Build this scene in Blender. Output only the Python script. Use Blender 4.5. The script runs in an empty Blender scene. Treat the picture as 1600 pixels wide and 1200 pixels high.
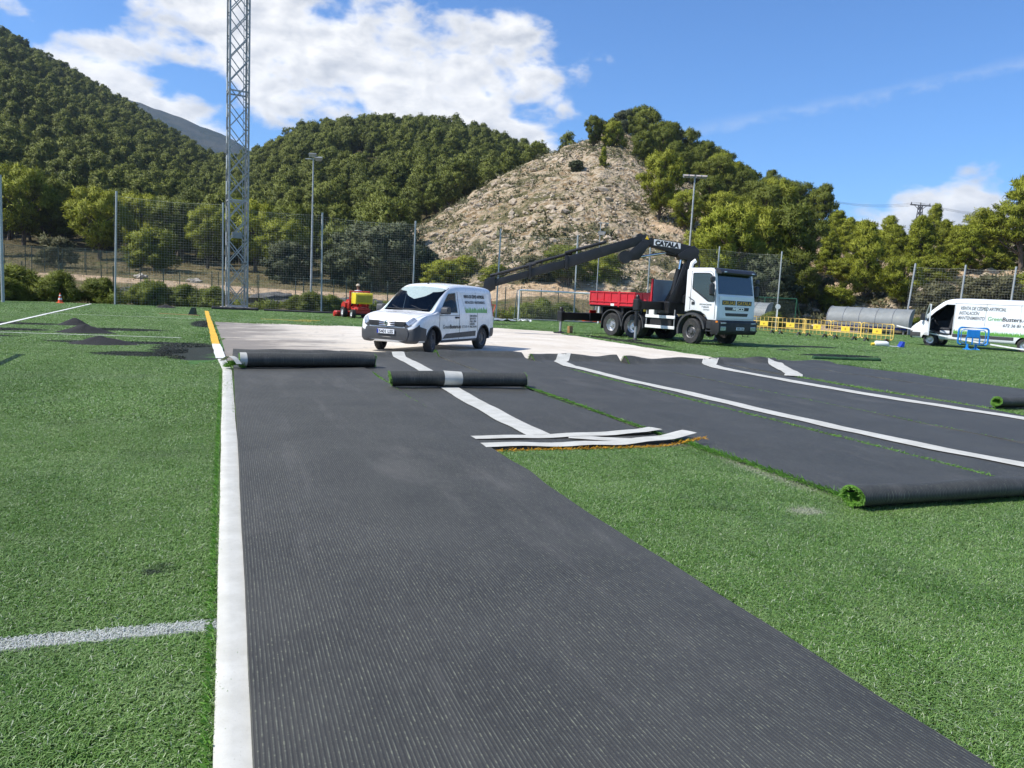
import bpy, bmesh, math, random
import numpy as np
from mathutils import Vector, Matrix, noise as mnoise
random.seed(7); RNG = np.random.default_rng(7)
PI = math.pi; rad = math.radians
sc = bpy.context.scene
COL = sc.collection
# World frame: X runs across the pitch strips, Y runs along them, Z up, metres. Camera stands at the origin.
YAW = rad(20.4)
CY, SY = math.cos(YAW), math.sin(YAW)
def W(x, y):
    """a point given as (metres to the right of, metres ahead of) the camera -> pitch coordinates"""
    return (x * CY + y * SY, -x * SY + y * CY)
def wang(dx, dy):
    """heading angle in pitch coordinates of a direction given as (right, ahead)"""
    a, b = W(dx, dy); return math.atan2(b, a)

# ------------------------------------------------------------------ camera
PITCH, ROLL = rad(6.55), rad(2.8)
cam_d = bpy.data.cameras.new('camera'); cam = bpy.data.objects.new('camera', cam_d); COL.objects.link(cam)
cam_d.sensor_width = 36; cam_d.lens = 27.0; cam_d.clip_start = 0.05; cam_d.clip_end = 9000
cam.matrix_world = (Matrix.Translation((0, 0, 1.6)) @ Matrix.Rotation(-YAW, 4, 'Z')
                    @ Matrix.Rotation(PI / 2 - PITCH, 4, 'X') @ Matrix.Rotation(ROLL, 4, 'Z'))
sc.camera = cam

# ------------------------------------------------------------------ shader expression helper
class NX:
    def __init__(s, t, k): s.t, s.k = t, k
    def _m(s, op, o=None, c=None, clamp=False):
        n = s.t.nodes.new('ShaderNodeMath'); n.operation = op; n.use_clamp = clamp
        for i, v in enumerate((s, o, c)):
            if v is None: continue
            if isinstance(v, NX): s.t.links.new(v.k, n.inputs[i])
            else: n.inputs[i].default_value = v
        return NX(s.t, n.outputs[0])
    def __add__(s, o): return s._m('ADD', o)
    __radd__ = __add__
    def __mul__(s, o): return s._m('MULTIPLY', o)
    __rmul__ = __mul__
    def __sub__(s, o): return s._m('SUBTRACT', o)
    def __rsub__(s, o): return (s * -1.0) + o
    def __truediv__(s, o): return s._m('DIVIDE', o)
    def abs(s): return s._m('ABSOLUTE')
    def sin(s): return s._m('SINE')
    def fract(s): return s._m('FRACT')
    def floor(s): return s._m('FLOOR')
    def min(s, o): return s._m('MINIMUM', o)
    def max(s, o): return s._m('MAXIMUM', o)
    def pw(s, o): return s._m('POWER', o)
    def lt(s, o): return s._m('LESS_THAN', o)
    def gt(s, o): return s._m('GREATER_THAN', o)
    def atan2(s, o): return s._m('ARCTAN2', o)
    def asin(s): return s._m('ARCSINE')
    def clamp(s): return s._m('ADD', 0.0, clamp=True)
    def step(s, a, b):
        n = s.t.nodes.new('ShaderNodeMapRange'); n.interpolation_type = 'SMOOTHSTEP'
        s.t.links.new(s.k, n.inputs[0]); n.inputs[1].default_value = a; n.inputs[2].default_value = b
        return NX(s.t, n.outputs[0])
    def remap(s, a, b, c, d):
        n = s.t.nodes.new('ShaderNodeMapRange'); s.t.links.new(s.k, n.inputs[0])
        for i, v in enumerate((a, b, c, d)): n.inputs[i + 1].default_value = v
        return NX(s.t, n.outputs[0])
class TX:
    """thin wrapper round a node tree"""
    def __init__(s, tree): s.t = tree
    def node(s, ty, **kw):
        n = s.t.nodes.new(ty)
        for k, v in kw.items(): setattr(n, k, v)
        return n
    def link(s, a, b): s.t.links.new(a.k if isinstance(a, NX) else a, b)
    def sep(s, vec):
        n = s.node('ShaderNodeSeparateXYZ'); s.link(vec, n.inputs[0]); return [NX(s.t, o) for o in n.outputs]
    def comb(s, x, y, z):
        n = s.node('ShaderNodeCombineXYZ')
        for i, v in enumerate((x, y, z)):
            if isinstance(v, NX): s.link(v, n.inputs[i])
            else: n.inputs[i].default_value = v
        return NX(s.t, n.outputs[0])
    def pos(s): return NX(s.t, s.node('ShaderNodeNewGeometry').outputs['Position'])
    def obj(s): return NX(s.t, s.node('ShaderNodeTexCoord').outputs['Object'])
    def orand(s): return NX(s.t, s.node('ShaderNodeObjectInfo').outputs['Random'])
    def island(s): return NX(s.t, s.node('ShaderNodeNewGeometry').outputs['Random Per Island'])
    def noise(s, vec, scale, detail=4, rough=.55, dist=0.0, color=False):
        n = s.node('ShaderNodeTexNoise'); n.inputs['Scale'].default_value = scale; n.inputs['Detail'].default_value = detail
        n.inputs['Roughness'].default_value = rough; n.inputs['Distortion'].default_value = dist
        if vec is not None: s.link(vec, n.inputs['Vector'])
        return NX(s.t, n.outputs[1 if color else 0])
    def voro(s, vec, scale, feature='F1', out=0):
        n = s.node('ShaderNodeTexVoronoi'); n.feature = feature; n.inputs['Scale'].default_value = scale
        if vec is not None: s.link(vec, n.inputs['Vector'])
        return NX(s.t, n.outputs[out])
    def scale(s, vec, v):
        n = s.node('ShaderNodeVectorMath', operation='MULTIPLY'); s.link(vec, n.inputs[0]); n.inputs[1].default_value = v
        return NX(s.t, n.outputs[0])
    def mix(s, f, a, b):
        n = s.node('ShaderNodeMix', data_type='RGBA'); n.clamp_factor = True
        for i, v in ((0, f), (6, a), (7, b)):
            if isinstance(v, NX): s.link(v, n.inputs[i])
            elif i == 0: n.inputs[0].default_value = v
            else: n.inputs[i].default_value = (*v[:3], 1)
        return NX(s.t, n.outputs[2])
    def bump(s, h, strength=.3, dist=.02, normal=None):
        n = s.node('ShaderNodeBump'); n.inputs['Strength'].default_value = strength; n.inputs['Distance'].default_value = dist
        s.link(h, n.inputs['Height'])
        if normal is not None: s.link(normal, n.inputs['Normal'])
        return NX(s.t, n.outputs[0])

# ------------------------------------------------------------------ sky and sun
SUN_EL, SUN_AZ = rad(50), rad(-18)           # sun stands to the left, a little behind the camera
_sx, _sy = W(-math.cos(SUN_AZ), math.sin(SUN_AZ))
SUN = Vector((_sx * math.cos(SUN_EL), _sy * math.cos(SUN_EL), math.sin(SUN_EL)))
sun_d = bpy.data.lights.new('sun', 'SUN'); sun = bpy.data.objects.new('sun', sun_d); COL.objects.link(sun)
sun_d.energy = 5.0; sun_d.angle = rad(0.53); sun_d.color = (1.0, .955, .88)
sun.rotation_euler = SUN.to_track_quat('Z', 'Y').to_euler(); sun.location = (-30, 10, 60)
world = bpy.data.worlds.new('World'); sc.world = world; world.use_nodes = True
def build_world():
    t = world.node_tree; t.nodes.clear(); x = TX(t)
    sky = x.node('ShaderNodeTexSky', sky_type='NISHITA', sun_disc=False)
    sky.sun_elevation = SUN_EL; sky.sun_rotation = math.atan2(_sx, _sy)
    sky.altitude = 600; sky.air_density = 1.0; sky.dust_density = .35; sky.ozone_density = 2.2
    g = x.node('ShaderNodeTexCoord').outputs['Generated']
    X, Y, Z = x.sep(g)
    u, v = X * CY - Y * SY, X * SY + Y * CY            # right of / ahead of the camera direction
    az = u.atan2(v) * (180 / PI); el = Z.asin() * (180 / PI)
    vec = x.comb(az * .1, el * .17, Z * .5)
    big = x.noise(vec, 1.5, 3, .5)
    det = x.noise(vec, 3.2, 8, .52, .15)
    det2 = x.noise(x.comb(az * .1 + .055, el * .17 - .10, Z * .5), 3.2, 5, .52, .15)   # the same field a step towards the sun
    def blob(a, e, ra, re):
        p, q = (az - a) / ra, (el - e) / re
        return 1.0 - (p * p + q * q)
    cov = None
    for b in ((-9.5, 15.2, 13.5, 6.2), (-2.5, 15.8, 6.5, 4.2), (-21, 17.5, 11, 5.5), (-15.5, 21.5, 8.5, 4.0), (-36, 20.5, 8, 7), (-33, 25, 12, 5.5), (-24.5, 24.5, 15, 5.5), (-27, 10.5, 8, 3.4),
              (-1.5, 11.2, 3.8, 1.8), (-40, 36, 34, 13), (-60, 22, 20, 10), (29.4, 6.5, 4.6, 2.6), (24, 5.1, 3.8, 1.9), (34, 3.9, 9, 1.8), (62, 9, 12, 4.5), (-110, 18, 34, 8), (150, 14, 40, 6), (95, 26, 16, 5)):
        k = blob(*b).max(-1.2); cov = k if cov is None else cov.max(k)
    for b, s in (((-28.5, 16.3, 4.2, 2.3), 1.1), ((-22.5, 12.6, 3.6, 1.4), .8), ((-12.5, 11.5, 5.0, 1.6), .4), ((0, 22, 11, 4.5), 1.0)):
        cov = cov - blob(*b).max(0.0) * s
    dens = (cov * .42 + det * 1.55 + big * .5 - 1.02)
    mask = dens.step(-.06, .34)
    shade = ((det2 - det) * 1.9 + .72 + (dens * -.34) + (big - .5) * .5).clamp()
    cloud = x.mix(shade, (4.3, 4.55, 5.0), (8.6, 8.5, 8.3))
    # faint streak of high cloud
    wob = x.noise(x.comb(az * .25, el * .4, 0.0), 2.0, 5, .6)
    streak = 1.0 - ((el - (az * .155 + 10.3) + (wob - .5) * 1.6) / .55).abs()
    streak = streak.clamp() * az.step(8, 16) * wob.step(.3, .62) * .22
    vm = x.node('ShaderNodeVectorMath', operation='MULTIPLY'); t.links.new(sky.outputs[0], vm.inputs[0]); vm.inputs[1].default_value = (.60, .95, 1.34)
    col = x.mix(streak, NX(t, vm.outputs[0]), (6.2, 6.6, 7.2))
    col = x.mix(mask * .96, col, cloud)
    bg = x.node('ShaderNodeBackground'); bg.inputs['Strength'].default_value = .115
    x.link(col, bg.inputs[0])
    out = x.node('ShaderNodeOutputWorld'); t.links.new(bg.outputs[0], out.inputs[0])
build_world()
world.cycles.sampling_method = 'MANUAL'; world.cycles.sample_map_resolution = 512
sc.view_settings.view_transform = 'Standard'; sc.view_settings.look = 'None'
sc.view_settings.exposure = 0.30; sc.view_settings.gamma = 1.0; sc.view_settings.use_curve_mapping = False
sc.render.engine = 'CYCLES'
sc.cycles.use_denoising = True
try:
    sc.cycles.denoiser = 'OPENIMAGEDENOISE'; sc.cycles.denoising_input_passes = 'RGB_ALBEDO_NORMAL'; sc.cycles.denoising_prefilter = 'ACCURATE'
except Exception: pass
sc.cycles.use_adaptive_sampling = True; sc.cycles.adaptive_threshold = .02
sc.cycles.max_bounces = 6; sc.cycles.diffuse_bounces = 3; sc.cycles.glossy_bounces = 3; sc.cycles.transparent_max_bounces = 8
sc.cycles.transmission_bounces = 4; sc.cycles.volume_bounces = 0
sc.cycles.caustics_reflective = False; sc.cycles.caustics_refractive = False

# ------------------------------------------------------------------ materials
MATS = {}
def newmat(name):
    m = bpy.data.materials.new(name); m.use_nodes = True; t = m.node_tree
    b = next(n for n in t.nodes if n.type == 'BSDF_PRINCIPLED'); MATS[name] = m
    return m, TX(t), b
def mat(name, col, rough=.5, metal=0.0, var=.12, scale=6.0, bump=0.0, bscale=40, coat=0.0, dirt=None, dirt_amt=.25, spec=.5):
    """plain procedural material: base colour with noise variation, optional dirt in patches and fine relief"""
    if name in MATS: return MATS[name]
    m, x, b = newmat(name)
    o = x.obj()
    n = x.noise(o, scale, 5, .6)
    lo = tuple(max(0, c * (1 - var)) for c in col); hi = tuple(min(1, c * (1 + var)) for c in col)
    c = x.mix(n.step(.25, .75), lo, hi)
    if dirt:
        d = x.noise(o, scale * .7, 8, .7).step(.48, .75) * dirt_amt
        c = x.mix(d, c, dirt)
    x.link(c, b.inputs['Base Color'])
    r = x.noise(o, scale * 2.3, 4, .6)
    x.link(r.remap(0, 1, max(.03, rough - .1), min(1, rough + .1)), b.inputs['Roughness'])
    b.inputs['Metallic'].default_value = metal
    b.inputs['Specular IOR Level'].default_value = spec
    if coat: b.inputs['Coat Weight'].default_value = coat; b.inputs['Coat Roughness'].default_value = .06
    if bump: x.link(x.bump(x.noise(o, bscale, 5, .6), bump, .01), b.inputs['Normal'])
    return m

# ------------------------------------------------------------------ mesh builder
class MB:
    def __init__(s): s.v, s.f, s.m = [], [], []
    def add(s, vs, fs, mi=0, M=None):
        o = len(s.v)
        s.v.extend((M @ Vector(p)) if M is not None else Vector(p) for p in vs)
        s.f.extend(tuple(i + o for i in f) for f in fs); s.m.extend([mi] * len(fs)); return s
    def box(s, c, d, bev=0.0, mi=0, M=None, rz=0.0):
        a, b, h = d[0] / 2, d[1] / 2, d[2] / 2; T = Matrix.Translation(c) @ Matrix.Rotation(rz, 4, 'Z')
        if M is not None: T = M @ T
        if bev <= 0:
            vs = [(sx * a, sy * b, sz * h) for sx in (-1, 1) for sy in (-1, 1) for sz in (-1, 1)]
            return s.add(vs, [(0, 1, 3, 2), (4, 6, 7, 5), (0, 4, 5, 1), (2, 3, 7, 6), (0, 2, 6, 4), (1, 5, 7, 3)], mi, T)
        e = min(bev, a * .95, b * .95, h * .95); vs = []; ix = {}
        for sx in (-1, 1):
            for sy in (-1, 1):
                for sz in (-1, 1):
                    for k, p in enumerate(((sx * a, sy * (b - e), sz * (h - e)), (sx * (a - e), sy * b, sz * (h - e)), (sx * (a - e), sy * (b - e), sz * h))):
                        ix[sx, sy, sz, k] = len(vs); vs.append(Vector(p))
        fs = []; S = (-1, 1)
        for q in S:
            fs.append([ix[q, p, r, 0] for p, r in ((-1, -1), (1, -1), (1, 1), (-1, 1))])
            fs.append([ix[p, q, r, 1] for p, r in ((-1, -1), (1, -1), (1, 1), (-1, 1))])
            fs.append([ix[p, r, q, 2] for p, r in ((-1, -1), (1, -1), (1, 1), (-1, 1))])
            for r in S:
                fs.append([ix[q, r, -1, 0], ix[q, r, 1, 0], ix[q, r, 1, 1], ix[q, r, -1, 1]])
                fs.append([ix[q, -1, r, 0], ix[q, 1, r, 0], ix[q, 1, r, 2], ix[q, -1, r, 2]])
                fs.append([ix[-1, q, r, 1], ix[1, q, r, 1], ix[1, q, r, 2], ix[-1, q, r, 2]])
                for w in S: fs.append([ix[q, r, w, 0], ix[q, r, w, 1], ix[q, r, w, 2]])
        out = []
        for f in fs:
            cc = sum((vs[i] for i in f), Vector()) / len(f); n = (vs[f[1]] - vs[f[0]]).cross(vs[f[2]] - vs[f[0]])
            out.append(tuple(f) if n.dot(cc) > 0 else tuple(reversed(f)))
        return s.add(vs, out, mi, T)
    def bar(s, p0, p1, w, h, bev=0.0, mi=0, up=(0, 0, 1), M=None):
        """box of section w x h running from p0 to p1"""
        p0, p1 = Vector(p0), Vector(p1); d = p1 - p0; L = d.length
        if L < 1e-6: return s
        x = d / L; z = Vector(up); z = z - x * z.dot(x)
        if z.length < 1e-4: z = Vector((0, 1, 0)) - x * x.y
        z.normalize(); y = z.cross(x)
        R = Matrix((x, y, z)).transposed().to_4x4(); T = Matrix.Translation((p0 + p1) / 2) @ R
        return s.box((0, 0, 0), (L, w, h), bev, mi, (M @ T) if M is not None else T)
    def tube(s, pts, r, n=8, mi=0, cap=True, M=None, closed=False):
        pts = [Vector(p) for p in pts]; N = len(pts); rs = r if isinstance(r, (list, tuple)) else [r] * N
        vs = []; ref = None
        for i, p in enumerate(pts):
            if closed: d = pts[(i + 1) % N] - pts[i - 1]
            else: d = pts[min(i + 1, N - 1)] - pts[max(i - 1, 0)]
            d.normalize()
            if ref is None: ref = Vector((0, 0, 1)) if abs(d.z) < .9 else Vector((1, 0, 0))
            a = d.cross(ref)
            if a.length < 1e-5: a = d.orthogonal()
            a.normalize(); b = d.cross(a); ref = -b if False else ref
            for k in range(n):
                t = 2 * PI * k / n; vs.append(p + (a * math.cos(t) + b * math.sin(t)) * rs[i])
        fs = []
        for i in range(N if closed else N - 1):
            j = (i + 1) % N
            for k in range(n):
                l = (k + 1) % n; fs.append((i * n + k, j * n + k, j * n + l, i * n + l))
        if cap and not closed: fs.append(tuple(range(n))); fs.append(tuple(reversed(range((N - 1) * n, N * n))))
        return s.add(vs, fs, mi, M)
    def cyl(s, p0, p1, r, n=12, mi=0, M=None): return s.tube([p0, p1], r, n, mi, True, M)
    def lathe(s, prof, n=24, mi=0, M=None, mis=None):
        """revolve (radius, height) pairs round z"""
        vs = [(r * math.cos(2 * PI * k / n), r * math.sin(2 * PI * k / n), z) for r, z in prof for k in range(n)]
        for i in range(len(prof) - 1):
            s_f = [(i * n + k, i * n + (k + 1) % n, (i + 1) * n + (k + 1) % n, (i + 1) * n + k) for k in range(n)]
            if i == 0: o = len(s.v); s.add(vs, [], mi, M)
            s.f.extend(tuple(q + o for q in f) for f in s_f); s.m.extend([mis[i] if mis else mi] * n)
        return s
    def prism(s, poly, lo, hi, axis='y', mi=0, M=None):
        """extrude a 2-D polygon: axis y -> poly is (x,z); axis x -> (y,z); axis z -> (x,y)"""
        n = len(poly)
        def P(q, h): return {'y': (q[0], h, q[1]), 'x': (h, q[0], q[1]), 'z': (q[0], q[1], h)}[axis]
        vs = [P(q, lo) for q in poly] + [P(q, hi) for q in poly]
        fs = [tuple(range(n)), tuple(reversed(range(n, 2 * n)))] + [(i, i + n, (i + 1) % n + n, (i + 1) % n) for i in range(n)]
        return s.add(vs, fs, mi, M)
    def grid(s, P, mi=0, M=None, flip=False):
        """P[i][j] rows of points"""
        nr, nc = len(P), len(P[0])
        fs = [(i * nc + j, i * nc + j + 1, (i + 1) * nc + j + 1, (i + 1) * nc + j) for i in range(nr - 1) for j in range(nc - 1)]
        if flip: fs = [tuple(reversed(f)) for f in fs]
        return s.add([p for r in P for p in r], fs, mi, M)
    def mesh(s, name, mats, smooth=None, fix=True, bevel=0.0):
        me = bpy.data.meshes.new(name); me.from_pydata([tuple(p) for p in s.v], [], s.f)
        for m in (mats if isinstance(mats, (list, tuple)) else [mats]): me.materials.append(m)
        me.polygons.foreach_set('material_index', s.m)
        if fix or bevel:
            bm = bmesh.new(); bm.from_mesh(me)
            bmesh.ops.recalc_face_normals(bm, faces=bm.faces)
            if bevel:
                ed = [e for e in bm.edges if len(e.link_faces) == 2 and e.calc_face_angle(0) > rad(25)]
                bmesh.ops.bevel(bm, geom=ed, offset=bevel, segments=2, profile=.6, affect='EDGES', clamp_overlap=True)
            bm.to_mesh(me); bm.free()
        if smooth:
            me.polygons.foreach_set('use_smooth', [True] * len(me.polygons)); me.set_sharp_from_angle(angle=rad(smooth))
        me.update(); return me
    def build(s, name, mats, parent=None, smooth=None, fix=True, bevel=0.0, loc=None):
        return link(name, s.mesh(name, mats, smooth, fix, bevel), parent, loc)
def link(name, me, parent=None, loc=None, rz=None):
    o = bpy.data.objects.new(name, me); COL.objects.link(o)
    if parent is not None: o.parent = parent
    if loc is not None: o.location = loc
    if rz is not None: o.rotation_euler = (0, 0, rz)
    return o
def tag(o, label, cat, group=None, kind=None):
    if label: o['label'] = label
    if cat: o['category'] = cat
    if group: o['group'] = group
    if kind: o['kind'] = kind
    return o
def thing(name, label, cat, loc=(0, 0, 0), rz=0.0, group=None):
    o = bpy.data.objects.new(name, None); COL.objects.link(o); o.empty_display_size = .2
    o.location = loc if len(loc) == 3 else (*loc, 0); o.rotation_euler = (0, 0, rz)
    return tag(o, label, cat, group)
def setting(o, label=None): o['kind'] = 'structure'; o['label'] = label or o.name.replace('_', ' '); return o
def copy_tree(o, parent=None):
    c = o.copy(); COL.objects.link(c)
    c.parent = parent
    for ch in list(o.children): copy_tree(ch, c)
    return c
def rounded(pts, r, k=4):
    """polygon with rounded corners"""
    out = []; n = len(pts)
    for i in range(n):
        p = Vector(pts[i]).to_2d(); a = Vector(pts[i - 1]).to_2d(); b = Vector(pts[(i + 1) % n]).to_2d()
        da, db = (a - p), (b - p); q = min(r, da.length * .48, db.length * .48); p0, p1 = p + da.normalized() * q, p + db.normalized() * q
        for j in range(k + 1):
            t = j / k; out.append(tuple((1 - t) ** 2 * p0 + 2 * t * (1 - t) * p + t * t * p1))
    return out
def boolean(o, cutters):
    """cut closed meshes out of o for good"""
    for c in cutters:
        md = o.modifiers.new('cut', 'BOOLEAN'); md.operation = 'DIFFERENCE'; md.solver = 'EXACT'; md.object = c; md.material_mode = 'TRANSFER'
    bpy.context.view_layer.update()
    dg = bpy.context.evaluated_depsgraph_get(); me = bpy.data.meshes.new_from_object(o.evaluated_get(dg))
    o.modifiers.clear(); o.data = me
    for c in cutters: bpy.data.objects.remove(c)
    return o
def lettering(text, size, m, parent, loc, rot, shear=0.0, width=None, name='lettering', bold=0.0, align='LEFT', label=None):
    """flat printed words as thin mesh"""
    cu = bpy.data.curves.new('lettering', 'FONT'); cu.body = text; cu.size = size; cu.shear = shear; cu.offset = bold
    cu.align_x = align; cu.extrude = .0008
    tmp = bpy.data.objects.new('lettering', cu); COL.objects.link(tmp); bpy.context.view_layer.update()
    dg = bpy.context.evaluated_depsgraph_get(); me = bpy.data.meshes.new_from_object(tmp.evaluated_get(dg)); bpy.data.objects.remove(tmp)
    if width:
        xs = [v.co.x for v in me.vertices]; w0 = max(xs) - min(xs)
        for v in me.vertices: v.co.x *= width / w0
    me.materials.clear(); me.materials.append(m)
    o = link(name, me, parent, loc); o.rotation_euler = rot
    if label: o['label'] = label
    return o
def gn_scatter(name, protos, points, mats, normals=None):
    """one object: prototype meshes (verts, faces, material indices) plus loose points that carry rotation, scale and pick"""
    vs, fs, mi, inst, var = [], [], [], [], []
    for k, (v, f, m) in enumerate(protos):
        o = len(vs); vs.extend(v); fs.extend(tuple(i + o for i in q) for q in f); mi.extend(m); inst += [0] * len(v); var += [k] * len(v)
    npv = len(vs); P = np.array(points)          # x y z rot scale pick
    vs.extend(map(tuple, P[:, :3])); inst += [1] * len(P); var += [-1] * len(P)
    me = bpy.data.meshes.new(name); me.from_pydata(vs, [], fs)
    for m in mats: me.materials.append(m)
    me.polygons.foreach_set('material_index', mi)
    def attr(n, ty, data): a = me.attributes.new(n, ty, 'POINT'); a.data.foreach_set('value', data)
    attr('inst', 'INT', inst); attr('var', 'INT', var)
    z = np.zeros(npv)
    attr('rot', 'FLOAT', np.concatenate([z, P[:, 3]]).astype(np.float32)); attr('scl', 'FLOAT', np.concatenate([z, P[:, 4]]).astype(np.float32))
    attr('pick', 'INT', np.concatenate([z, P[:, 5]]).astype(np.int32))
    o = link(name, me)
    t = bpy.data.node_groups.new(name, 'GeometryNodeTree')
    t.interface.new_socket('Geometry', in_out='INPUT', socket_type='NodeSocketGeometry'); t.interface.new_socket('Geometry', in_out='OUTPUT', socket_type='NodeSocketGeometry')
    N, Lk = t.nodes.new, t.links.new
    gi, go = N('NodeGroupInput'), N('NodeGroupOutput')
    def named(n, ty):
        q = N('GeometryNodeInputNamedAttribute'); q.data_type = ty; q.inputs['Name'].default_value = n; return q.outputs['Attribute']
    def eq(sock, val):
        c = N('FunctionNodeCompare'); c.data_type = 'INT'; c.operation = 'EQUAL'; Lk(sock, c.inputs[2]); c.inputs[3].default_value = val; return c.outputs[0]
    s0 = N('GeometryNodeSeparateGeometry'); Lk(gi.outputs[0], s0.inputs[0]); Lk(eq(named('inst', 'INT'), 1), s0.inputs['Selection'])
    j = N('GeometryNodeJoinGeometry')
    cz = N('ShaderNodeCombineXYZ'); Lk(named('rot', 'FLOAT'), cz.inputs[2])
    for k in range(len(protos)):
        s1 = N('GeometryNodeSeparateGeometry'); Lk(s0.outputs[1], s1.inputs[0]); Lk(eq(named('var', 'INT'), k), s1.inputs['Selection'])
        g2 = N('GeometryNodeGeometryToInstance'); Lk(s1.outputs[0], g2.inputs[0])
        ip = N('GeometryNodeInstanceOnPoints'); Lk(s0.outputs[0], ip.inputs['Points']); Lk(g2.outputs[0], ip.inputs['Instance']); Lk(eq(named('pick', 'INT'), k), ip.inputs['Selection'])
        Lk(cz.outputs[0], ip.inputs['Rotation']); Lk(named('scl', 'FLOAT'), ip.inputs['Scale']); Lk(ip.outputs[0], j.inputs[0])
    Lk(j.outputs[0], go.inputs[0])
    if normals is not None: me.polygons.foreach_set('use_smooth', [True] * len(me.polygons)); me.normals_split_custom_set_from_vertices(np.concatenate([normals, np.tile([0, 0, 1.0], (len(P), 1))]).astype(np.float32))
    md = o.modifiers.new('scatter', 'NODES'); md.node_group = t
    return o
# ------------------------------------------------------------------ terrain heights (right / ahead frame: u = right/ahead)
def _ux(px): return (px - 806.0) / 1200.0
_near = [(0, 0), (50, 0), (58, 0.05)]
_cols = {
 -900: [(0, 0), (40, 0), (70, 2), (110, 14), (180, 52), (260, 95), (340, 130), (430, 150), (700, 140), (1500, 90)],
 -300: [(0, 0), (44, 0), (60, .4), (74, 1.8), (100, 5), (130, 12), (200, 45), (280, 88), (350, 122), (430, 150), (520, 152), (700, 120), (1500, 60)],
 0:    [(0, 0), (45, 0), (60, .4), (74, 1.6), (85, 2.1), (100, 3.6), (130, 8.5), (200, 32), (280, 66), (350, 98), (430, 128), (470, 133), (560, 128), (700, 100), (1500, 50)],
 200:  [(0, 0), (48, 0), (58, .25), (68, 1.2), (76, 1.6), (85, 2.0), (100, 3.6), (130, 7.5), (200, 22), (280, 45), (350, 67), (430, 90), (470, 91), (560, 84), (700, 60), (1500, 40)],
 340:  [(0, 0), (49, 0), (58, .2), (68, .9), (76, 1.5), (85, 1.9), (100, 3.2), (130, 6.5), (200, 17), (280, 34), (350, 48), (430, 62), (470, 62), (560, 60), (700, 45), (1500, 40)],
 390:  [(0, 0), (50, 0), (58, .15), (68, .7), (76, 1.4), (85, 1.8), (100, 3.0), (130, 6.0), (200, 17), (280, 36), (330, 50), (400, 54), (470, 50), (700, 40), (1500, 40)],
 480:  [(0, 0), (50, 0), (60, .15), (70, .7), (80, 1.5), (90, 2.0), (105, 3.5), (130, 7), (160, 14), (200, 25), (280, 49), (330, 63), (390, 64), (470, 50), (700, 40), (1500, 40)],
 560:  [(0, 0), (51, 0), (60, .15), (72, .8), (82, 1.4), (95, 2.2), (110, 4), (140, 9), (200, 26), (280, 52), (330, 66), (390, 67), (470, 50), (700, 40), (1500, 40)],
 640:  [(0, 0), (52, 0), (62, .15), (74, .8), (84, 1.6), (96, 3.2), (112, 8.0), (122, 10.3), (140, 12), (200, 28), (280, 54), (330, 68), (390, 69), (470, 50), (700, 30), (1500, 30)],
 700:  [(0, 0), (52, 0), (62, .2), (74, 1.0), (86, 2.8), (100, 7.0), (120, 12.5), (135, 15.9), (150, 17), (200, 27), (280, 52), (330, 66), (390, 67), (470, 50), (700, 30), (1500, 30)],
 760:  [(0, 0), (53, 0), (63, .3), (74, 1.5), (86, 4.5), (105, 10.5), (130, 18), (150, 22.5), (165, 23), (210, 28), (280, 50), (330, 63), (390, 62), (470, 45), (700, 30), (1500, 30)],
 820:  [(0, 0), (54, 0), (64, .5), (76, 3.3), (90, 7.5), (115, 16), (145, 25), (165, 29.5), (185, 29), (220, 30), (280, 46), (330, 58), (390, 57), (470, 40), (700, 30), (1500, 30)],
 870:  [(0, 0), (54, 0), (64, .6), (76, 3.8), (90, 8.5), (115, 17.5), (150, 28.5), (178, 35.2), (200, 33), (240, 32), (330, 52), (390, 50), (470, 36), (700, 30), (1500, 30)],
 945:  [(0, 0), (56, 0), (66, .8), (78, 4.2), (92, 9), (120, 19.5), (160, 33), (188, 41.5), (205, 41), (250, 30), (330, 30), (400, 26), (700, 20), (1500, 20)],
 1000: [(0, 0), (57, 0), (67, .8), (80, 4.4), (95, 9), (125, 19), (165, 32), (190, 36.8), (210, 36), (260, 26), (400, 16), (700, 12), (1500, 12)],
 1060: [(0, 0), (58, 0), (68, .8), (80, 4.0), (95, 8.5), (125, 17.5), (160, 27.5), (180, 31.5), (210, 30), (260, 22), (400, 12), (1500, 8)],
 1120: [(0, 0), (59, 0), (68, .5), (82, 3.6), (98, 8.2), (125, 16), (150, 23), (168, 26.5), (200, 26), (260, 18), (400, 8), (1500, 4)],
 1200: [(0, 0), (60, 0), (70, .4), (84, 3.2), (100, 7.8), (125, 14.8), (145, 19.5), (170, 20), (260, 12), (400, 2), (1500, -5)],
 1260: [(0, 0), (61, 0), (72, .4), (85, 3.2), (100, 8.2), (115, 12), (128, 14.2), (160, 14), (260, 6), (400, -4), (1500, -20)],
 1340: [(0, 0), (62, 0), (72, .5), (82, 2.8), (92, 6.3), (104, 9.6), (114, 11.2), (140, 11.5), (220, 4), (400, -8), (1500, -30)],
 1430: [(0, 0), (63, 0), (70, .6), (80, 3.0), (90, 6.6), (102, 9.8), (112, 11.4), (140, 11.6), (220, 4), (400, -8), (1500, -30)],
 1520: [(0, 0), (63, 0), (68, .7), (78, 3.4), (88, 6.8), (100, 10.0), (110, 11.7), (140, 12), (220, 5), (400, -8), (1500, -30)],
 1600: [(0, 0), (63, 0), (67, .8), (76, 3.8), (86, 7.2), (98, 10.4), (108, 12), (140, 13), (220, 6), (400, -8), (1500, -30)],
 2300: [(0, 0), (63, 0), (66, .8), (75, 4), (85, 8), (97, 11.5), (108, 13), (140, 15), (220, 10), (400, 4), (1500, -10)],
}
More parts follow.
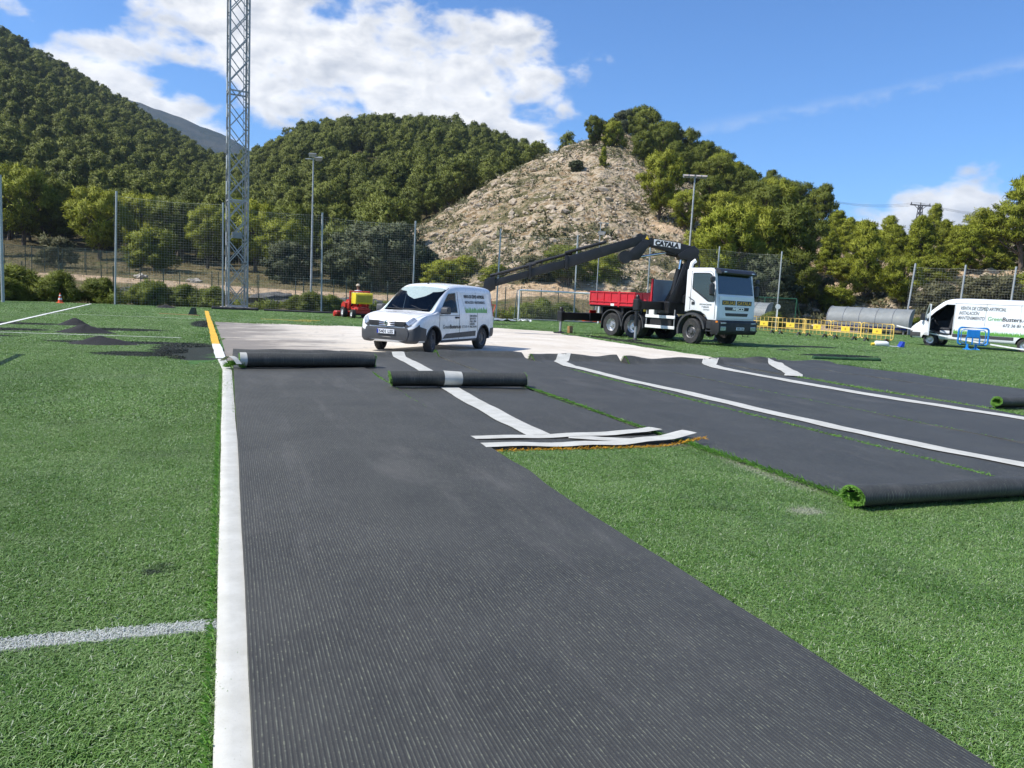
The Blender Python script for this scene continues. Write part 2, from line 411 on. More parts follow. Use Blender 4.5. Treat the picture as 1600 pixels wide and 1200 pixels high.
UG = np.concatenate([np.linspace(-2.2, -.78, 30)[:-1], np.linspace(-.78, .8, 330), np.linspace(.8, 2.2, 28)[1:]])
YG = np.concatenate([np.linspace(2, 46, 12)[:-1], np.linspace(46, 130, 85)[:-1], np.linspace(130, 240, 74)[:-1], np.linspace(240, 480, 84)[:-1], np.geomspace(480, 1500, 18)])
def _table():
    ks = sorted(_cols); us = np.array([_ux(k) for k in ks])
    prof = np.stack([np.interp(YG, *zip(*_cols[k])) for k in ks])          # columns x depth
    # soften kinks along depth
    for _ in range(2): prof[:, 1:-1] = .25 * prof[:, :-2] + .5 * prof[:, 1:-1] + .25 * prof[:, 2:]
    Z = np.empty((len(UG), len(YG)))
    for j in range(len(YG)): Z[:, j] = np.interp(UG, us, prof[:, j])
    for _ in range(3): Z[1:-1] = .25 * Z[:-2] + .5 * Z[1:-1] + .25 * Z[2:]
    return Z
ZT = _table()
def _bump(x, y):
    p = Vector((x * .035, y * .035, 3.1)); q = Vector((x * .16, y * .16, 9.7)); r = Vector((x * .6, y * .6, 1.3))
    return mnoise.noise(p) * 2.6 + mnoise.noise(q) * .75 + mnoise.noise(r) * .22
for i, u in enumerate(UG):
    for j, y in enumerate(YG):
        a = min(1.0, max(0.0, (y - 66) / 45.0))
        if a > 0: ZT[i, j] += _bump(u * y, y) * a * (.55 if y < 200 else 1.0)
def ground_z(x, y):
    """terrain height at (right, ahead)"""
    u = x / max(y, 1.0); i = min(max(np.searchsorted(UG, u) - 1, 0), len(UG) - 2); j = min(max(np.searchsorted(YG, y) - 1, 0), len(YG) - 2)
    a = min(max((u - UG[i]) / (UG[i + 1] - UG[i]), 0), 1); b = min(max((y - YG[j]) / (YG[j + 1] - YG[j]), 0), 1)
    return float((ZT[i, j] * (1 - a) + ZT[i + 1, j] * a) * (1 - b) + (ZT[i, j + 1] * (1 - a) + ZT[i + 1, j + 1] * a) * b)
RIDGE_PX = [560, 640, 700, 760, 820, 870, 945, 1000, 1060, 1120, 1200]; RIDGE_Y = [100, 122, 137, 152, 168, 180, 192, 194, 184, 170, 150]
def rocky(x, y):
    """0..1: bare limestone hillside here"""
    u = x / max(y, 1); px = u * 1200 + 806
    if px < 600: return 0.0
    lim = np.interp(px, RIDGE_PX, RIDGE_Y) + 8
    lo = np.interp(px, [620, 660, 1200, 1260], [105, 72, 66, 68])
    n = mnoise.noise(Vector((x * .05, y * .05, 0))) * 6
    w = min(1, max(0, (y - lo + n) / 8)) * min(1, max(0, (lim - y + n) / 6 + 1))
    w *= min(1, max(0, (px - 622 + n * 2) / 16))
    return float(w)

def ground_material():
    m, x, b = newmat('hillside ground')
    p = x.pos()
    z = x.node('ShaderNodeAttribute', attribute_name='zone'); zr, zs, zg = x.sep(z.outputs['Vector'])
    n1 = x.noise(p, .22, 8, .65); n2 = x.noise(p, 1.1, 8, .7); n3 = x.noise(p, .06, 4, .5); v1 = x.voro(p, .75); v2 = x.voro(p, 2.3)
    rockc = x.mix(n2.step(.3, .7), (.36, .275, .175), (.54, .45, .325))
    soil = x.mix(n1.step(.3, .7), (.21, .14, .070), (.33, .24, .13))
    scrub = x.mix(n2.step(.35, .65), (.075, .075, .03), (.15, .13, .06))
    rc = x.mix((n2 + v1 * .25 + (n1 - .5) * .8).step(.46, .66), soil, rockc)
    rc = x.mix((n1 * .6 + n2 * .5 + n3 * .25).step(.66, .74), rc, scrub)
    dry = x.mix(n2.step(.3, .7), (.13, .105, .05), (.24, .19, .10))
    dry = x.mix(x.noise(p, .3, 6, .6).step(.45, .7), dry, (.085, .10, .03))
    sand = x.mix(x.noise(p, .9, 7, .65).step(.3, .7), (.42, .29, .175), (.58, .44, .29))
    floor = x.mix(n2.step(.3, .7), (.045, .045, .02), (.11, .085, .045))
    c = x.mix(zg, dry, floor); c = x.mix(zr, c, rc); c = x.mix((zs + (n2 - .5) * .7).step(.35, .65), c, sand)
    x.link(c, b.inputs['Base Color']); b.inputs['Roughness'].default_value = .95; b.inputs['Specular IOR Level'].default_value = .15
    h = n2 * .9 + v2 * .5 + v1 * .5
    x.link(x.bump(h, .9, .55), b.inputs['Normal'])
    return m
def build_terrain():
    gm = ground_material()
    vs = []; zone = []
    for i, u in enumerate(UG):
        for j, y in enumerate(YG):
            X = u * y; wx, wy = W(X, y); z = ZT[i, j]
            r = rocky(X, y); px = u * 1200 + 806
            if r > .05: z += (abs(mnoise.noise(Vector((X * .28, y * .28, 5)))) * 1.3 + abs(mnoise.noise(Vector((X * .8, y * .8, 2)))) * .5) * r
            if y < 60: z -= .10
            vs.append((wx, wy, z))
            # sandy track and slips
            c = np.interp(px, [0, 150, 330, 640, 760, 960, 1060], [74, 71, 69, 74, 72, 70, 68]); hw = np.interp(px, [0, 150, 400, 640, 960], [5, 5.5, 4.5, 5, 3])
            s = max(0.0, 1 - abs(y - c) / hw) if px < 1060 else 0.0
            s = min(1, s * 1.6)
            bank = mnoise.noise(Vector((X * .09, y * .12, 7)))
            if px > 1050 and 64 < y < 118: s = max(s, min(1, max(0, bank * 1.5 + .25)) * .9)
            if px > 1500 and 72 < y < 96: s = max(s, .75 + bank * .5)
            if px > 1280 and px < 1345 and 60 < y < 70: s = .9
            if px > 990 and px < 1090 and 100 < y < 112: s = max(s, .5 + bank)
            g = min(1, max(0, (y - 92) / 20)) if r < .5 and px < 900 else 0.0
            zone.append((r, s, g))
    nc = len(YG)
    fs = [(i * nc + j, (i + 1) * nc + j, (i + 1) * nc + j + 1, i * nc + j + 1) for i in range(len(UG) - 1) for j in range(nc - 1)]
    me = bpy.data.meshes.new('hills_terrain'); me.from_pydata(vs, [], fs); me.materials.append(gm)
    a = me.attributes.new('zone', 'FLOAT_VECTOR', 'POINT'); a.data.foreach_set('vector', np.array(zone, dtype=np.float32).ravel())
    me.polygons.foreach_set('use_smooth', [True] * len(me.polygons))
    setting(link('hills_terrain', me), 'wooded mountainside, bare limestone hill and dry banks beyond the pitch')
    # the plain that carries on to the horizon on all sides
    mb = MB(); n = 64
    ring = [(r * math.cos(2 * PI * k / n), r * math.sin(2 * PI * k / n), z) for r, z in ((70, -.4), (900, -45), (2950, -60)) for k in range(n)]
    fs = [(i * n + k, (i + 1) * n + k, (i + 1) * n + (k + 1) % n, i * n + (k + 1) % n) for i in (0, 1) for k in range(n)] + [tuple(range(n))]
    mb.add(ring, fs)
    setting(mb.build('ground', mat('dry plain', (.16, .15, .08), .95, var=.3, scale=.02), smooth=40), 'dry ground reaching to the horizon')
    # blue mountain far behind the valley
    mb = MB(); rows = []
    sky = [(-60, 330), (60, 240), (170, 185), (205, 164), (250, 178), (300, 196), (340, 212), (372, 228), (420, 262), (520, 300), (640, 340)]
    px = np.linspace(-60, 640, 70)
    for k, d in enumerate((1500, 1750, 2000, 2300, 2600)):
        f = (0.0, .38, .72, 1.0, .7)[k]; r = []
        for p in px:
            top = np.interp(p, *zip(*sky)); hz = 423 + p * .0489; u = _ux(p)
            zt = 2300 * (hz - top) / 1200 * 1.0
            z = zt * f + mnoise.noise(Vector((p * .03, k * 2.1, 0))) * 16 * (1 if k < 3 else .35) + mnoise.noise(Vector((p * .15, k * 3.3, 4))) * 5
            r.append((*W(u * d, d), z - (5 if k else 40)))
        rows.append(r)
    mb.grid(rows)
    m, x, b = newmat('far mountain scrub'); p = x.pos()
    c = x.mix(x.noise(p, .012, 8, .65).step(.4, .62), (.022, .032, .018), (.06, .06, .042))
    x.link(c, b.inputs['Base Color']); b.inputs['Roughness'].default_value = 1; b.inputs['Specular IOR Level'].default_value = 0
    x.link(x.bump(x.noise(p, .03, 6, .7), 1, 12), b.inputs['Normal'])
    setting(mb.build('far_mountain', m, smooth=60), 'bluish far mountain seen in the gap between the wooded hills')
build_terrain()

# ------------------------------------------------------------------ the pitch
def turf_colour(x, blades):
    p = x.pos(); X, Y, Z = x.sep(p)
    big = x.noise(p, .35, 5, .55); mid = x.noise(p, 2.2, 5, .6); fine = x.noise(x.scale(p, (1, .6, 1)), 70, 3, .7)
    g = (x.mix(big.step(.3, .7), (.120, .250, .036), (.148, .286, .050)) if blades else x.mix(big.step(.3, .7), (.044, .135, .020), (.054, .152, .026)))
    g = x.mix(mid.step(.35, .75) * .5, g, (.235, .345, .115) if blades else (.076, .168, .044))
    if blades:
        i = x.island()
        g = x.mix(i.step(.55, 1.0) * .75, g, (.38, .50, .22)); g = x.mix(i.step(.35, 0.0) * .6, g, (.036, .090, .015))
        g = x.mix(i.gt(.955) * .8, g, (.56, .60, .44))  # a few scattered blades coloured near white as painted sparkle
    else:
        g = x.mix(fine.step(.4, .68) * .7, g, (.088, .185, .052)); g = x.mix(fine.step(.5, .25) * .65, g, (.022, .080, .012))
    worn = x.noise(x.scale(p, (.25, .5, 1)), 1.0, 6, .6)
    g = x.mix(worn.step(.5, .72) * .5, g, (.25, .34, .16) if blades else (.088, .172, .058))
    inf = x.noise(p, .9, 7, .68); g = x.mix(inf.step(.56, .74) * .42, g, (.07, .10, .06)); g = x.mix(x.noise(x.scale(p, (.5, .08, 1)), 1.7, 3, .5).step(.5, .62) * .16, g, (.04, .12, .02))
    # spilled rubber crumb: smears beside the dark heaps
    wob = x.noise(x.scale(p, (1.0, 3.2, 1)), 1.6, 8, .68); wob2 = x.noise(p, 5.5, 6, .7)
    st = None
    def smear(cx, cy, rx, ry, k=1.0):
        a, b2 = (X - cx) / rx, (Y - cy) / ry
        return ((1.0 - (a * a + b2 * b2)).max(-1.0) * k)
    for s_ in ((-2.3, 20.6, 2.2, .55), (-.9, 19.0, .9, 2.6), (-1.6, 17.6, 1.3, .7), (-.7, 17.0, .6, .5), (-3.1, 25.6, 1.6, .8), (-6.6, 21.9, 2.2, .5), (-6.2, 24.4, 2.0, .8), (-6.5, 27.3, 2.2, .7), (-.9, 30.5, .5, 3.0),
               (11.3, 39.5, 4.5, .8), (20.5, 21.8, 2.2, .8), (23.5, 26.8, 2.0, .8), (14.9, 27.5, .5, 4.5), (-.33, 4.5, .13, .22, .30)):
        k = smear(*s_); st = k if st is None else st.max(k)
    st = ((st * .9 + wob * 1.5 + wob2 * .7 - 1.28)).step(0.0, .3)
    g = x.mix(st * .93, g, (.021, .022, .024))
    # pale grit where the turf was pulled away
    gr = smear(5.6, 7.1, .9, .35).max(smear(4.9, 6.0, .30, 1.3)).max(smear(4.3, 4.75, .24, .16, 1.3)).max(smear(5.0, 7.3, 1.9, .12))
    gm = (gr * .55 + x.noise(p, 30, 5, .8) * 1.9 - 1.28).step(0, .2)
    g = x.mix(gm * .6, g, (.48, .45, .38))
    # cross line in white yarn
    ln = (Y - 3.655 + (x.noise(p, 30, 3, .6) - .5) * .03).abs().lt(.062) * X.lt(-.03) * X.gt(-40)
    yn = x.noise(p, 120, 3, .7)
    g = x.mix(ln * (yn.step(.28, .55) * .95), g, (.70, .70, .69))
    return g
def build_pitch():
    m, x, b = newmat('turf sheet'); g = turf_colour(x, False); p = x.pos()
    x.link(g, b.inputs['Base Color']); b.inputs['Roughness'].default_value = .75; b.inputs['Specular IOR Level'].default_value = .25
    x.link(x.bump(x.noise(x.scale(p, (1, .55, 1)), 95, 4, .75), .9, .02), b.inputs['Normal'])
    mb = MB(); mb.add([(-60, -45, 0), (62, -45, 0), (62, 56, 0), (44, 49.4, 0), (-11.5, 49.4, 0), (-14, 45.5, 0), (-60, 45.5, 0)], [tuple(range(7))])
    f = mb.build('pitch_turf_ground', m, fix=False); setting(f, 'green artificial turf of the football pitch')
    # stripped base where the carpet has been rolled away
    m, x, b = newmat('stripped base'); p = x.pos(); X, Y, Z = x.sep(p)
    n = x.noise(p, .5, 8, .65); nf = x.noise(p, 9, 6, .7)
    st = x.noise(x.scale(x.comb(X * .9 + Y * .35, Y * .9 - X * .35, 0.0), (.12, 1.6, 1)), 1.3, 7, .65)
    c = x.mix(n.step(.35, .65), (.56, .50, .415), (.66, .61, .53))
    c = x.mix(nf.step(.45, .8) * .35, c, (.45, .395, .32))
    dark = ((1.0 - (X - .2 + (Y - 26) * .12) / 5.0) * .55 + n * 1.3 + (st - .5) * .9 - .80).step(0, .45)
    c = x.mix(dark * .82, c, (.145, .13, .118))
    c = x.mix((st - .06).step(.52, .62) * .55 * (X - 8).step(4, -6), c, (.13, .12, .115))
    # tyre tracks
    tr = ((X - Y * .21 + 1.4).fract() - .5).abs().lt(.07) * x.noise(x.scale(p, (2, .25, 1)), 2.0, 4, .6).step(.5, .65)
    c = x.mix(tr * .28, c, (.3, .27, .24))
    arc = (((X - 3.0) * (X - 3.0) + (Y - 14.0) * (Y - 14.0)).pw(.5) * .62 + x.noise(p, .4, 3, .5) * .5).fract(); am = (arc - .5).abs().lt(.05) * x.noise(p, 1.1, 5, .7).step(.46, .62); c = x.mix(am * .4, c, (.22, .2, .18))
    c = x.mix(x.noise(p, 2.6, 8, .75).step(.55, .72) * .4, c, (.36, .32, .27)); c = x.mix(x.noise(p, 34, 3, .8).step(.64, .7) * .5, c, (.2, .18, .16))
    x.link(c, b.inputs['Base Color']); b.inputs['Roughness'].default_value = .95; b.inputs['Specular IOR Level'].default_value = .2
    x.link(x.bump(nf, .25, .01), b.inputs['Normal'])
    R_ = random.Random(3); pts = []
    edge = [(-.06, 16.5), (-.13, 20.5), (-.30, 26), (-.56, 33.1), (2.3, 33.0), (4.6, 32.6), (5.4, 32.2), (6.4, 33.4), (9, 34.6), (11.8, 35.6), (14.3, 33.4), (13.95, 28), (13.9, 24.3), (14.05, 20.5), (14.1, 17.2)]
    for i in range(len(edge)):
        a, c2 = Vector(edge[i]), Vector(edge[(i + 1) % len(edge)]); k = max(1, int((c2 - a).length / .5))
        for j in range(k):
            q = a.lerp(c2, j / k); w = .07 if 3 <= i < 14 else .015; pts.append((q.x + R_.uniform(-w, w), q.y + R_.uniform(-w, w), .012))
    mb = MB(); mb.add(pts, [tuple(range(len(pts)))]); o = mb.build('stripped_base_ground', m, fix=False); setting(o, 'pale dusty base laid bare where the turf was lifted')
    # painted lines farther off
    wl = mat('white line yarn', (.64, .65, .61), .9, var=.2, scale=9); yl = mat('yellow line yarn', (.66, .39, .035), .85, var=.2, scale=8)
    def stripe(name, pts, w, m, label, z=.044):
        mb = MB(); R = random.Random(len(label)); rows = []
        P = [Vector(p).to_2d() for p in pts]; S = []
        for a, c in zip(P, P[1:]):
            k = max(2, int((c - a).length / .6)); S += [a.lerp(c, j / k) for j in range(k)]
        S.append(P[-1])
        for i, q in enumerate(S):
            d = (S[min(i + 1, len(S) - 1)] - S[max(i - 1, 0)]).normalized(); nrm = Vector((-d.y, d.x)); e = w / 2 * R.uniform(.86, 1.1); f2 = w / 2 * R.uniform(.86, 1.1)
            rows.append([(*(q + nrm * e), z), (*(q - nrm * f2), z)])
        mb.grid(rows); o = mb.build(name, m, fix=False); setting(o, label); return o
    stripe('pitch_line_marking', [(-6.15, 23.0), (-6.5, 32), (-7.1, 47.6)], .13, wl, 'thick white line running to the back fence beside the rubber heaps')
    stripe('pitch_line_marking', [(-14, 23.9), (-5.5, 22.95), (-1.2, 22.5)], .085, wl, 'thin white cross line between the rubber heaps')
    stripe('pitch_line_marking', [(-6.9, 34.5), (-.8, 34.0)], .075, wl, 'thin white cross line near the back fence')
    stripe('pitch_line_marking', [(2.6, 34.2), (3.6, 34.6)], .06, yl, 'short yellow mark on the turf behind the bare base')
    # touchline, yellow then white, left as a strip beside the stripped ground
    yarn = stripe('touchline_marking', [(-.30, 20.6), (-.52, 27), (-.85, 36), (-1.10, 43.2)], .19, yl, 'yellow touchline strip running away to the fence')
    stripe('touchline_marking', [(-.16, 16.7), (-.22, 18.6), (-.30, 20.55)], .2, wl, 'white bent stretch of touchline before the yellow strip', .048)
build_pitch()
# beyond the sideline on the right, paved edge near the left corner
mb = MB(); mb.add([(-20, 46.0, .01), (-8.4, 46.0, .01), (-8.6, 48.8, .01), (-20, 48.8, .01)], [(0, 1, 2, 3)])
setting(mb.build('corner_path', mat('pale concrete', (.5, .46, .40), .9, var=.15, scale=3), fix=False), 'pale concrete path at the corner post')

# ------------------------------------------------------------------ turf blades on the near pitch
def blocked(X, Y, e=0.0):
    """inside lifted carpet, tape or bare base: no standing blades"""
    if .0 - e < X < 2.5 + e and -2 < Y < 18.5: return True
    if 2.4 - e < X < 5.0 + e and 7.30 - e < Y < 19: return True
    if 4.76 - e < X < 7.3 + e and 4.95 - e < Y < 19: return True
    if 7.0 - e < X < 17.1 + e and Y > (3.2 if X < 12.6 else 9.6) - e and Y < 19: return True
    if -.5 - e < X < 14.2 + e and 16 < Y < 32.4 + max(0, min(3.2, (X - 5.4) * .5)) + e and Y < 45 + e - (X - 11.8) * 4: return True
    if 15.5 < Y < 44 and -1.4 - e * .3 < X < 0: return Y < 20.5 or abs(X + .30 + (Y - 20.6) * .0355) < .16 + e * .6
    return False
def build_blades():
    def patch(r, n, hmin, hmax, w, seed):
        R = np.random.default_rng(seed); vs, fs = [], []
        for k in range(n):
            a, q = R.uniform(0, 2 * PI), r * math.sqrt(R.uniform()); bx, by = q * math.cos(a), q * math.sin(a)
            h = R.uniform(hmin, hmax); l = R.uniform(.35, 1.25) * h; t = R.normal(.6, 1.6); dx, dy = math.cos(t) * l, math.sin(t) * l
            sx, sy = -math.sin(t) * w / 2, math.cos(t) * w / 2; f = R.uniform(.55, 1.0); o = len(vs)
            vs += [(bx - sx, by - sy, 0), (bx + sx, by + sy, 0), (bx + dx * .35 - sx, by + dy * .35 - sy, h * .72), (bx + dx * .35 + sx, by + dy * .35 + sy, h * .72),
                   (bx + dx - sx * .5, by + dy - sy * .5, h * f), (bx + dx + sx * .5, by + dy + sy * .5, h * f)]
            fs += [(o, o + 1, o + 3, o + 2), (o + 2, o + 3, o + 5, o + 4)]
        return vs, fs, [0] * len(fs)
    protos = [patch(.34, 3000, .018, .036, .0032, 1), patch(.34, 3000, .018, .034, .0032, 2), patch(.6, 2600, .020, .042, .008, 3), patch(.85, 2200, .020, .044, .016, 4), patch(1.3, 2400, .022, .046, .026, 5)]
    pts = []; R = random.Random(11)
    def fill(sp, y0, y1, pick, e):
        n = int(46 / sp)
        for i in range(-n, n):
            for j in range(int(y1 / sp) + 1):
                x, y = (i + R.uniform(.1, .9)) * sp, (j + R.uniform(.1, .9)) * sp
                if not (y0 <= y < y1) or abs(x) > .74 * y + .9: continue
                X, Y = W(x, y)
                if Y > (48.2 if X > -11 else 45): continue
                if blocked(X, Y, -e): continue
                pts.append((X, Y, 0, R.uniform(0, 6.283), R.uniform(.9, 1.1), pick if pick >= 2 else R.randint(0, 1)))
    fill(.30, 1.6, 8.6, 0, .08); fill(.44, 8.6, 17.5, 2, .12); fill(.62, 17.5, 30, 3, -.5); fill(1.0, 30, 60, 4, -.8)
    m, x, b = newmat('turf blade'); g = turf_colour(x, True); x.link(g, b.inputs['Base Color']); b.inputs['Roughness'].default_value = .42; b.inputs['Specular IOR Level'].default_value = .45
    tr = x.node('ShaderNodeBsdfTranslucent'); x.link(g, tr.inputs[0]); ms = x.node('ShaderNodeMixShader'); ms.inputs[0].default_value = .25
    out = next(n for n in x.t.nodes if n.type == 'OUTPUT_MATERIAL'); x.link(b.outputs[0], ms.inputs[1]); x.link(tr.outputs[0], ms.inputs[2]); x.link(ms.outputs[0], out.inputs[0])
    o = gn_scatter('turf_grass', protos, pts, [m]); tag(o, 'short green plastic grass blades of the pitch in front', 'grass', kind='stuff')
    print('grass patches', len(pts))
build_blades()
# ------------------------------------------------------------------ lifted carpet: turned-over strips, tapes, fringes, rolls
def backing_material():
    m, x, b = newmat('black carpet backing'); p = x.obj(); X, Y, Z = x.sep(p)
    row = ((X / .017).fract() - .5).abs() * 2.0                       # 0 on the ridge
    big = x.noise(p, .9, 6, .6); fine = x.noise(p, 60, 4, .7); drag = x.noise(x.scale(p, (1, .12, 1)), 3.2, 6, .65)
    c = x.mix(big.step(.3, .7), (.033, .033, .0305), (.050, .0495, .0455))
    yn = x.noise(x.comb((X / .017).floor() * 5.1, Y * 9.0, 0.0), 1.0, 5, .75); c = x.mix(row.step(.42, .06) * (yn.step(.36, .68) * .75 + .04), c, (.150, .158, .125))
    c = x.mix(drag.step(.52, .78) * .45, c, (.125, .12, .11))
    spk = x.noise(x.comb((X / .017).floor() * 3.7, Y * 26.0, 0.0), 1.0, 3, .6)
    c = x.mix(spk.step(.56, .66) * row.step(.5, .15) * .5, c, (.22, .23, .16))
    scuff = x.noise(x.scale(p, (.8, .35, 1)), 1.1, 7, .7, .6); c = x.mix(scuff.step(.54, .74) * .4, c, (.135, .128, .115)); c = x.mix(scuff.step(.44, .30) * .35, c, (.026, .026, .026))
    dust = x.noise(p, 21, 5, .8); dz = x.noise(p, 1.3, 4, .6)
    c = x.mix((dust + dz * .32).step(.86, .93) * .75, c, (.33, .33, .30))
    x.link(c, b.inputs['Base Color']); b.inputs['Roughness'].default_value = .62; b.inputs['Specular IOR Level'].default_value = .4
    h = x.bump(row * -1.0, .28, .005); x.link(x.bump(fine, .25, .004, h), b.inputs['Normal'])
    return m
M_BACK = backing_material()
def pile_material(name, a, c2):
    m, x, b = newmat(name); p = x.pos()
    n = x.noise(p, 80, 3, .7); g = x.mix(n.step(.3, .7), a, c2); i = x.island(); g = x.mix(i.step(.6, 1) * .5, g, tuple(min(1, q * 1.7) for q in c2))
    x.link(g, b.inputs['Base Color']); b.inputs['Roughness'].default_value = .5
    tr = x.node('ShaderNodeBsdfTranslucent'); x.link(g, tr.inputs[0]); ms = x.node('ShaderNodeMixShader'); ms.inputs[0].default_value = .3
    out = next(n for n in x.t.nodes if n.type == 'OUTPUT_MATERIAL'); x.link(b.outputs[0], ms.inputs[1]); x.link(tr.outputs[0], ms.inputs[2]); x.link(ms.outputs[0], out.inputs[0])
    return m
M_PILE = pile_material('fresh green pile', (.08, .20, .02), (.20, .40, .06))
M_YPILE = pile_material('yellow pile', (.50, .24, .01), (.72, .40, .04))
def tape_material():
    m, x, b = newmat('seam tape'); p = x.pos()
    n = x.noise(p, 5, 7, .65); f = x.noise(p, 70, 4, .7); s = x.noise(p, 1.4, 5, .6)
    c = x.mix(n.step(.3, .75), (.43, .425, .38), (.54, .535, .49)); c = x.mix(f.step(.55, .72) * .3, c, (.38, .365, .32)); c = x.mix(s.step(.52, .75) * .4, c, (.38, .365, .31))
    c = x.mix((f + n * .3).step(.86, .9) * .8, c, (.06, .06, .05))
    x.link(c, b.inputs['Base Color']); b.inputs['Roughness'].default_value = .85; x.link(x.bump(f, .2, .004), b.inputs['Normal'])
    return m
M_TAPE = tape_material()
PAN = []
def nz(a, b, c=0.0): return mnoise.noise(Vector((a, b, c)))
class Strip:
    def __init__(s, k, x0, x1, y0, y1, base, bump=.15, drift=0.0):
        s.k, s.x0, s.x1, s.y0, s.y1, s.base, s.bump, s.drift = k, x0, x1, y0, y1, base, bump, drift; PAN.append(s)
    def xl(s, y): return s.x0 + (nz(y * .5, s.k * 3.1) * .035 + nz(y * 2.2, s.k * 1.7) * .014) * (.2 if s.k == 1 else 1) + s.drift * (y - 16) * .03
    def xr(s, y): return s.x1 + nz(y * .5, s.k * 3.1 + 50) * .045 + nz(y * 2.0, s.k * 1.7 + 50) * .015 + s.drift * (y - 16) * .03
    def end(s, x): return s.y1 + nz(x * 1.1, s.k * 7.7) * .12
    def z(s, x, y):
        z = s.base + nz(x * .7, y * .55, s.k * 2.0) * .020 + nz(x * .5 + y * 1.1, y * .2, s.k * 4.0) * .008 + nz(x * 2.3, y * 1.7, s.k * 5.0) * .006
        e = s.end(x); q = e - y
        z += s.bump * (1 + nz(x * 1.3, s.k * 9.0) * .5) * math.exp(-((q - .22) / .17) ** 2)
        if q < .1: z *= max(.15, q / .1)
        return z
    def build(s, label, name='turf_strip'):
        t = thing(name, label, 'carpet strip', (s.x0, s.y0, 0), 0, 'turned over carpet strips')
        ny = max(30, int((s.y1 - s.y0) / .11)); nx = 22; rows = []
        for j in range(ny + 1):
            f = j / ny; r = []
            for i in range(nx + 1):
                g = i / nx; xa = s.x0 + (s.x1 - s.x0) * g; y = s.y0 + (s.end(xa) - s.y0) * f; y += (nz(xa * 2, s.k) * .03 if j == 0 else 0)
                x = s.xl(y) * (1 - g) + s.xr(y) * g
                r.append((x - s.x0, y - s.y0, s.z(x, y)))
            rows.append(r)
        mb = MB(); mb.grid(rows)
        # edges turned down to the ground
        L = [r[0] for r in rows]; Rr = [r[-1] for r in rows]; N0 = rows[0]; F = rows[-1]
        for E_, flip, o in ((L, True, (-.012, 0)), (Rr, False, (.012, 0)), (N0, False, (0, -.012)), (F, True, (0, .012))):
            mb.grid([[(p[0] + o[0], p[1] + o[1], .002) for p in E_], E_], flip=flip)
        bk = mb.build('backing', M_BACK, t, smooth=50, fix=False); s.t = t
        return t
    def at(s, x, y): return s.z(x, y)
def tape(strip, pts, w, lift=.005, name='seam_tape', parent=None, wob=.012, seed=1, lifts=None):
    R = random.Random(seed); P = [Vector(p) for p in pts]; S = []
    for a, c in zip(P, P[1:]):
        k = max(2, int((c - a).length / .12)); S += [a.lerp(c, j / k) for j in range(k)]
    S.append(P[-1]); rows = []; org = strip.t.location
    for i, q in enumerate(S):
        d = (S[min(i + 1, len(S) - 1)] - S[max(i - 1, 0)]).normalized(); n = Vector((-d.y, d.x)); r = []
        wo = nz(i * .13, seed * 3.3) * wob
        for k in range(5):
            g = (k / 4 - .5) * (w + nz(i * .31, seed * 9.1) * wob); c = q + n * (g + wo)
            z = max(strip.at(c.x, c.y), .02) + lift + (lifts(i / (len(S) - 1)) if lifts else 0.0)
            r.append((c.x - org.x, c.y - org.y, z + (0.0 if 0 < k < 4 else -.002)))
        rows.append(r)
    mb = MB(); mb.grid(rows)
    return mb.build(name, M_TAPE, strip.t, smooth=60, fix=False)
def fringe(path, parent, m=M_PILE, dens=260, h=.05, w=.06, out=(0, 0), bw=.006, seed=2, name='fringe', wpos=None, up=.6):
    """pile that shows along a cut edge: path of (x,y,z) in world metres"""
    R = random.Random(seed); P = [Vector(p) for p in path]; mb = MB(); org = parent.location if parent else Vector()
    for a, c in zip(P, P[1:]):
        L = (c - a).length
        for k in range(max(1, int(L * dens))):
            q = a.lerp(c, R.random()); o = Vector((out[0], out[1], 0)); al = R.uniform(-.6, .6)
            side = (c - a).normalized()
            d = o * R.uniform(.3, 1.3) + side * al + Vector((R.uniform(-.25, .25), R.uniform(-.25, .25), R.uniform(.1, 1) * up))
            d.normalize(); ln = h * R.uniform(.6, 1.2); q = q + o * R.uniform(-.4, .6) * w + Vector((0, 0, R.uniform(-.01, .012)))
            t = d.cross(Vector((R.uniform(-1, 1), R.uniform(-1, 1), R.uniform(-1, 1)))).normalized() * bw / 2
            mb.add([q - t - org, q + t - org, q + d * ln * .6 + t - org, q + d * ln - org + Vector((0, 0, -.004)), q + d * ln * .6 - t - org], [(0, 1, 2, 3, 4)])
    return mb.build(name, m, parent, fix=False)
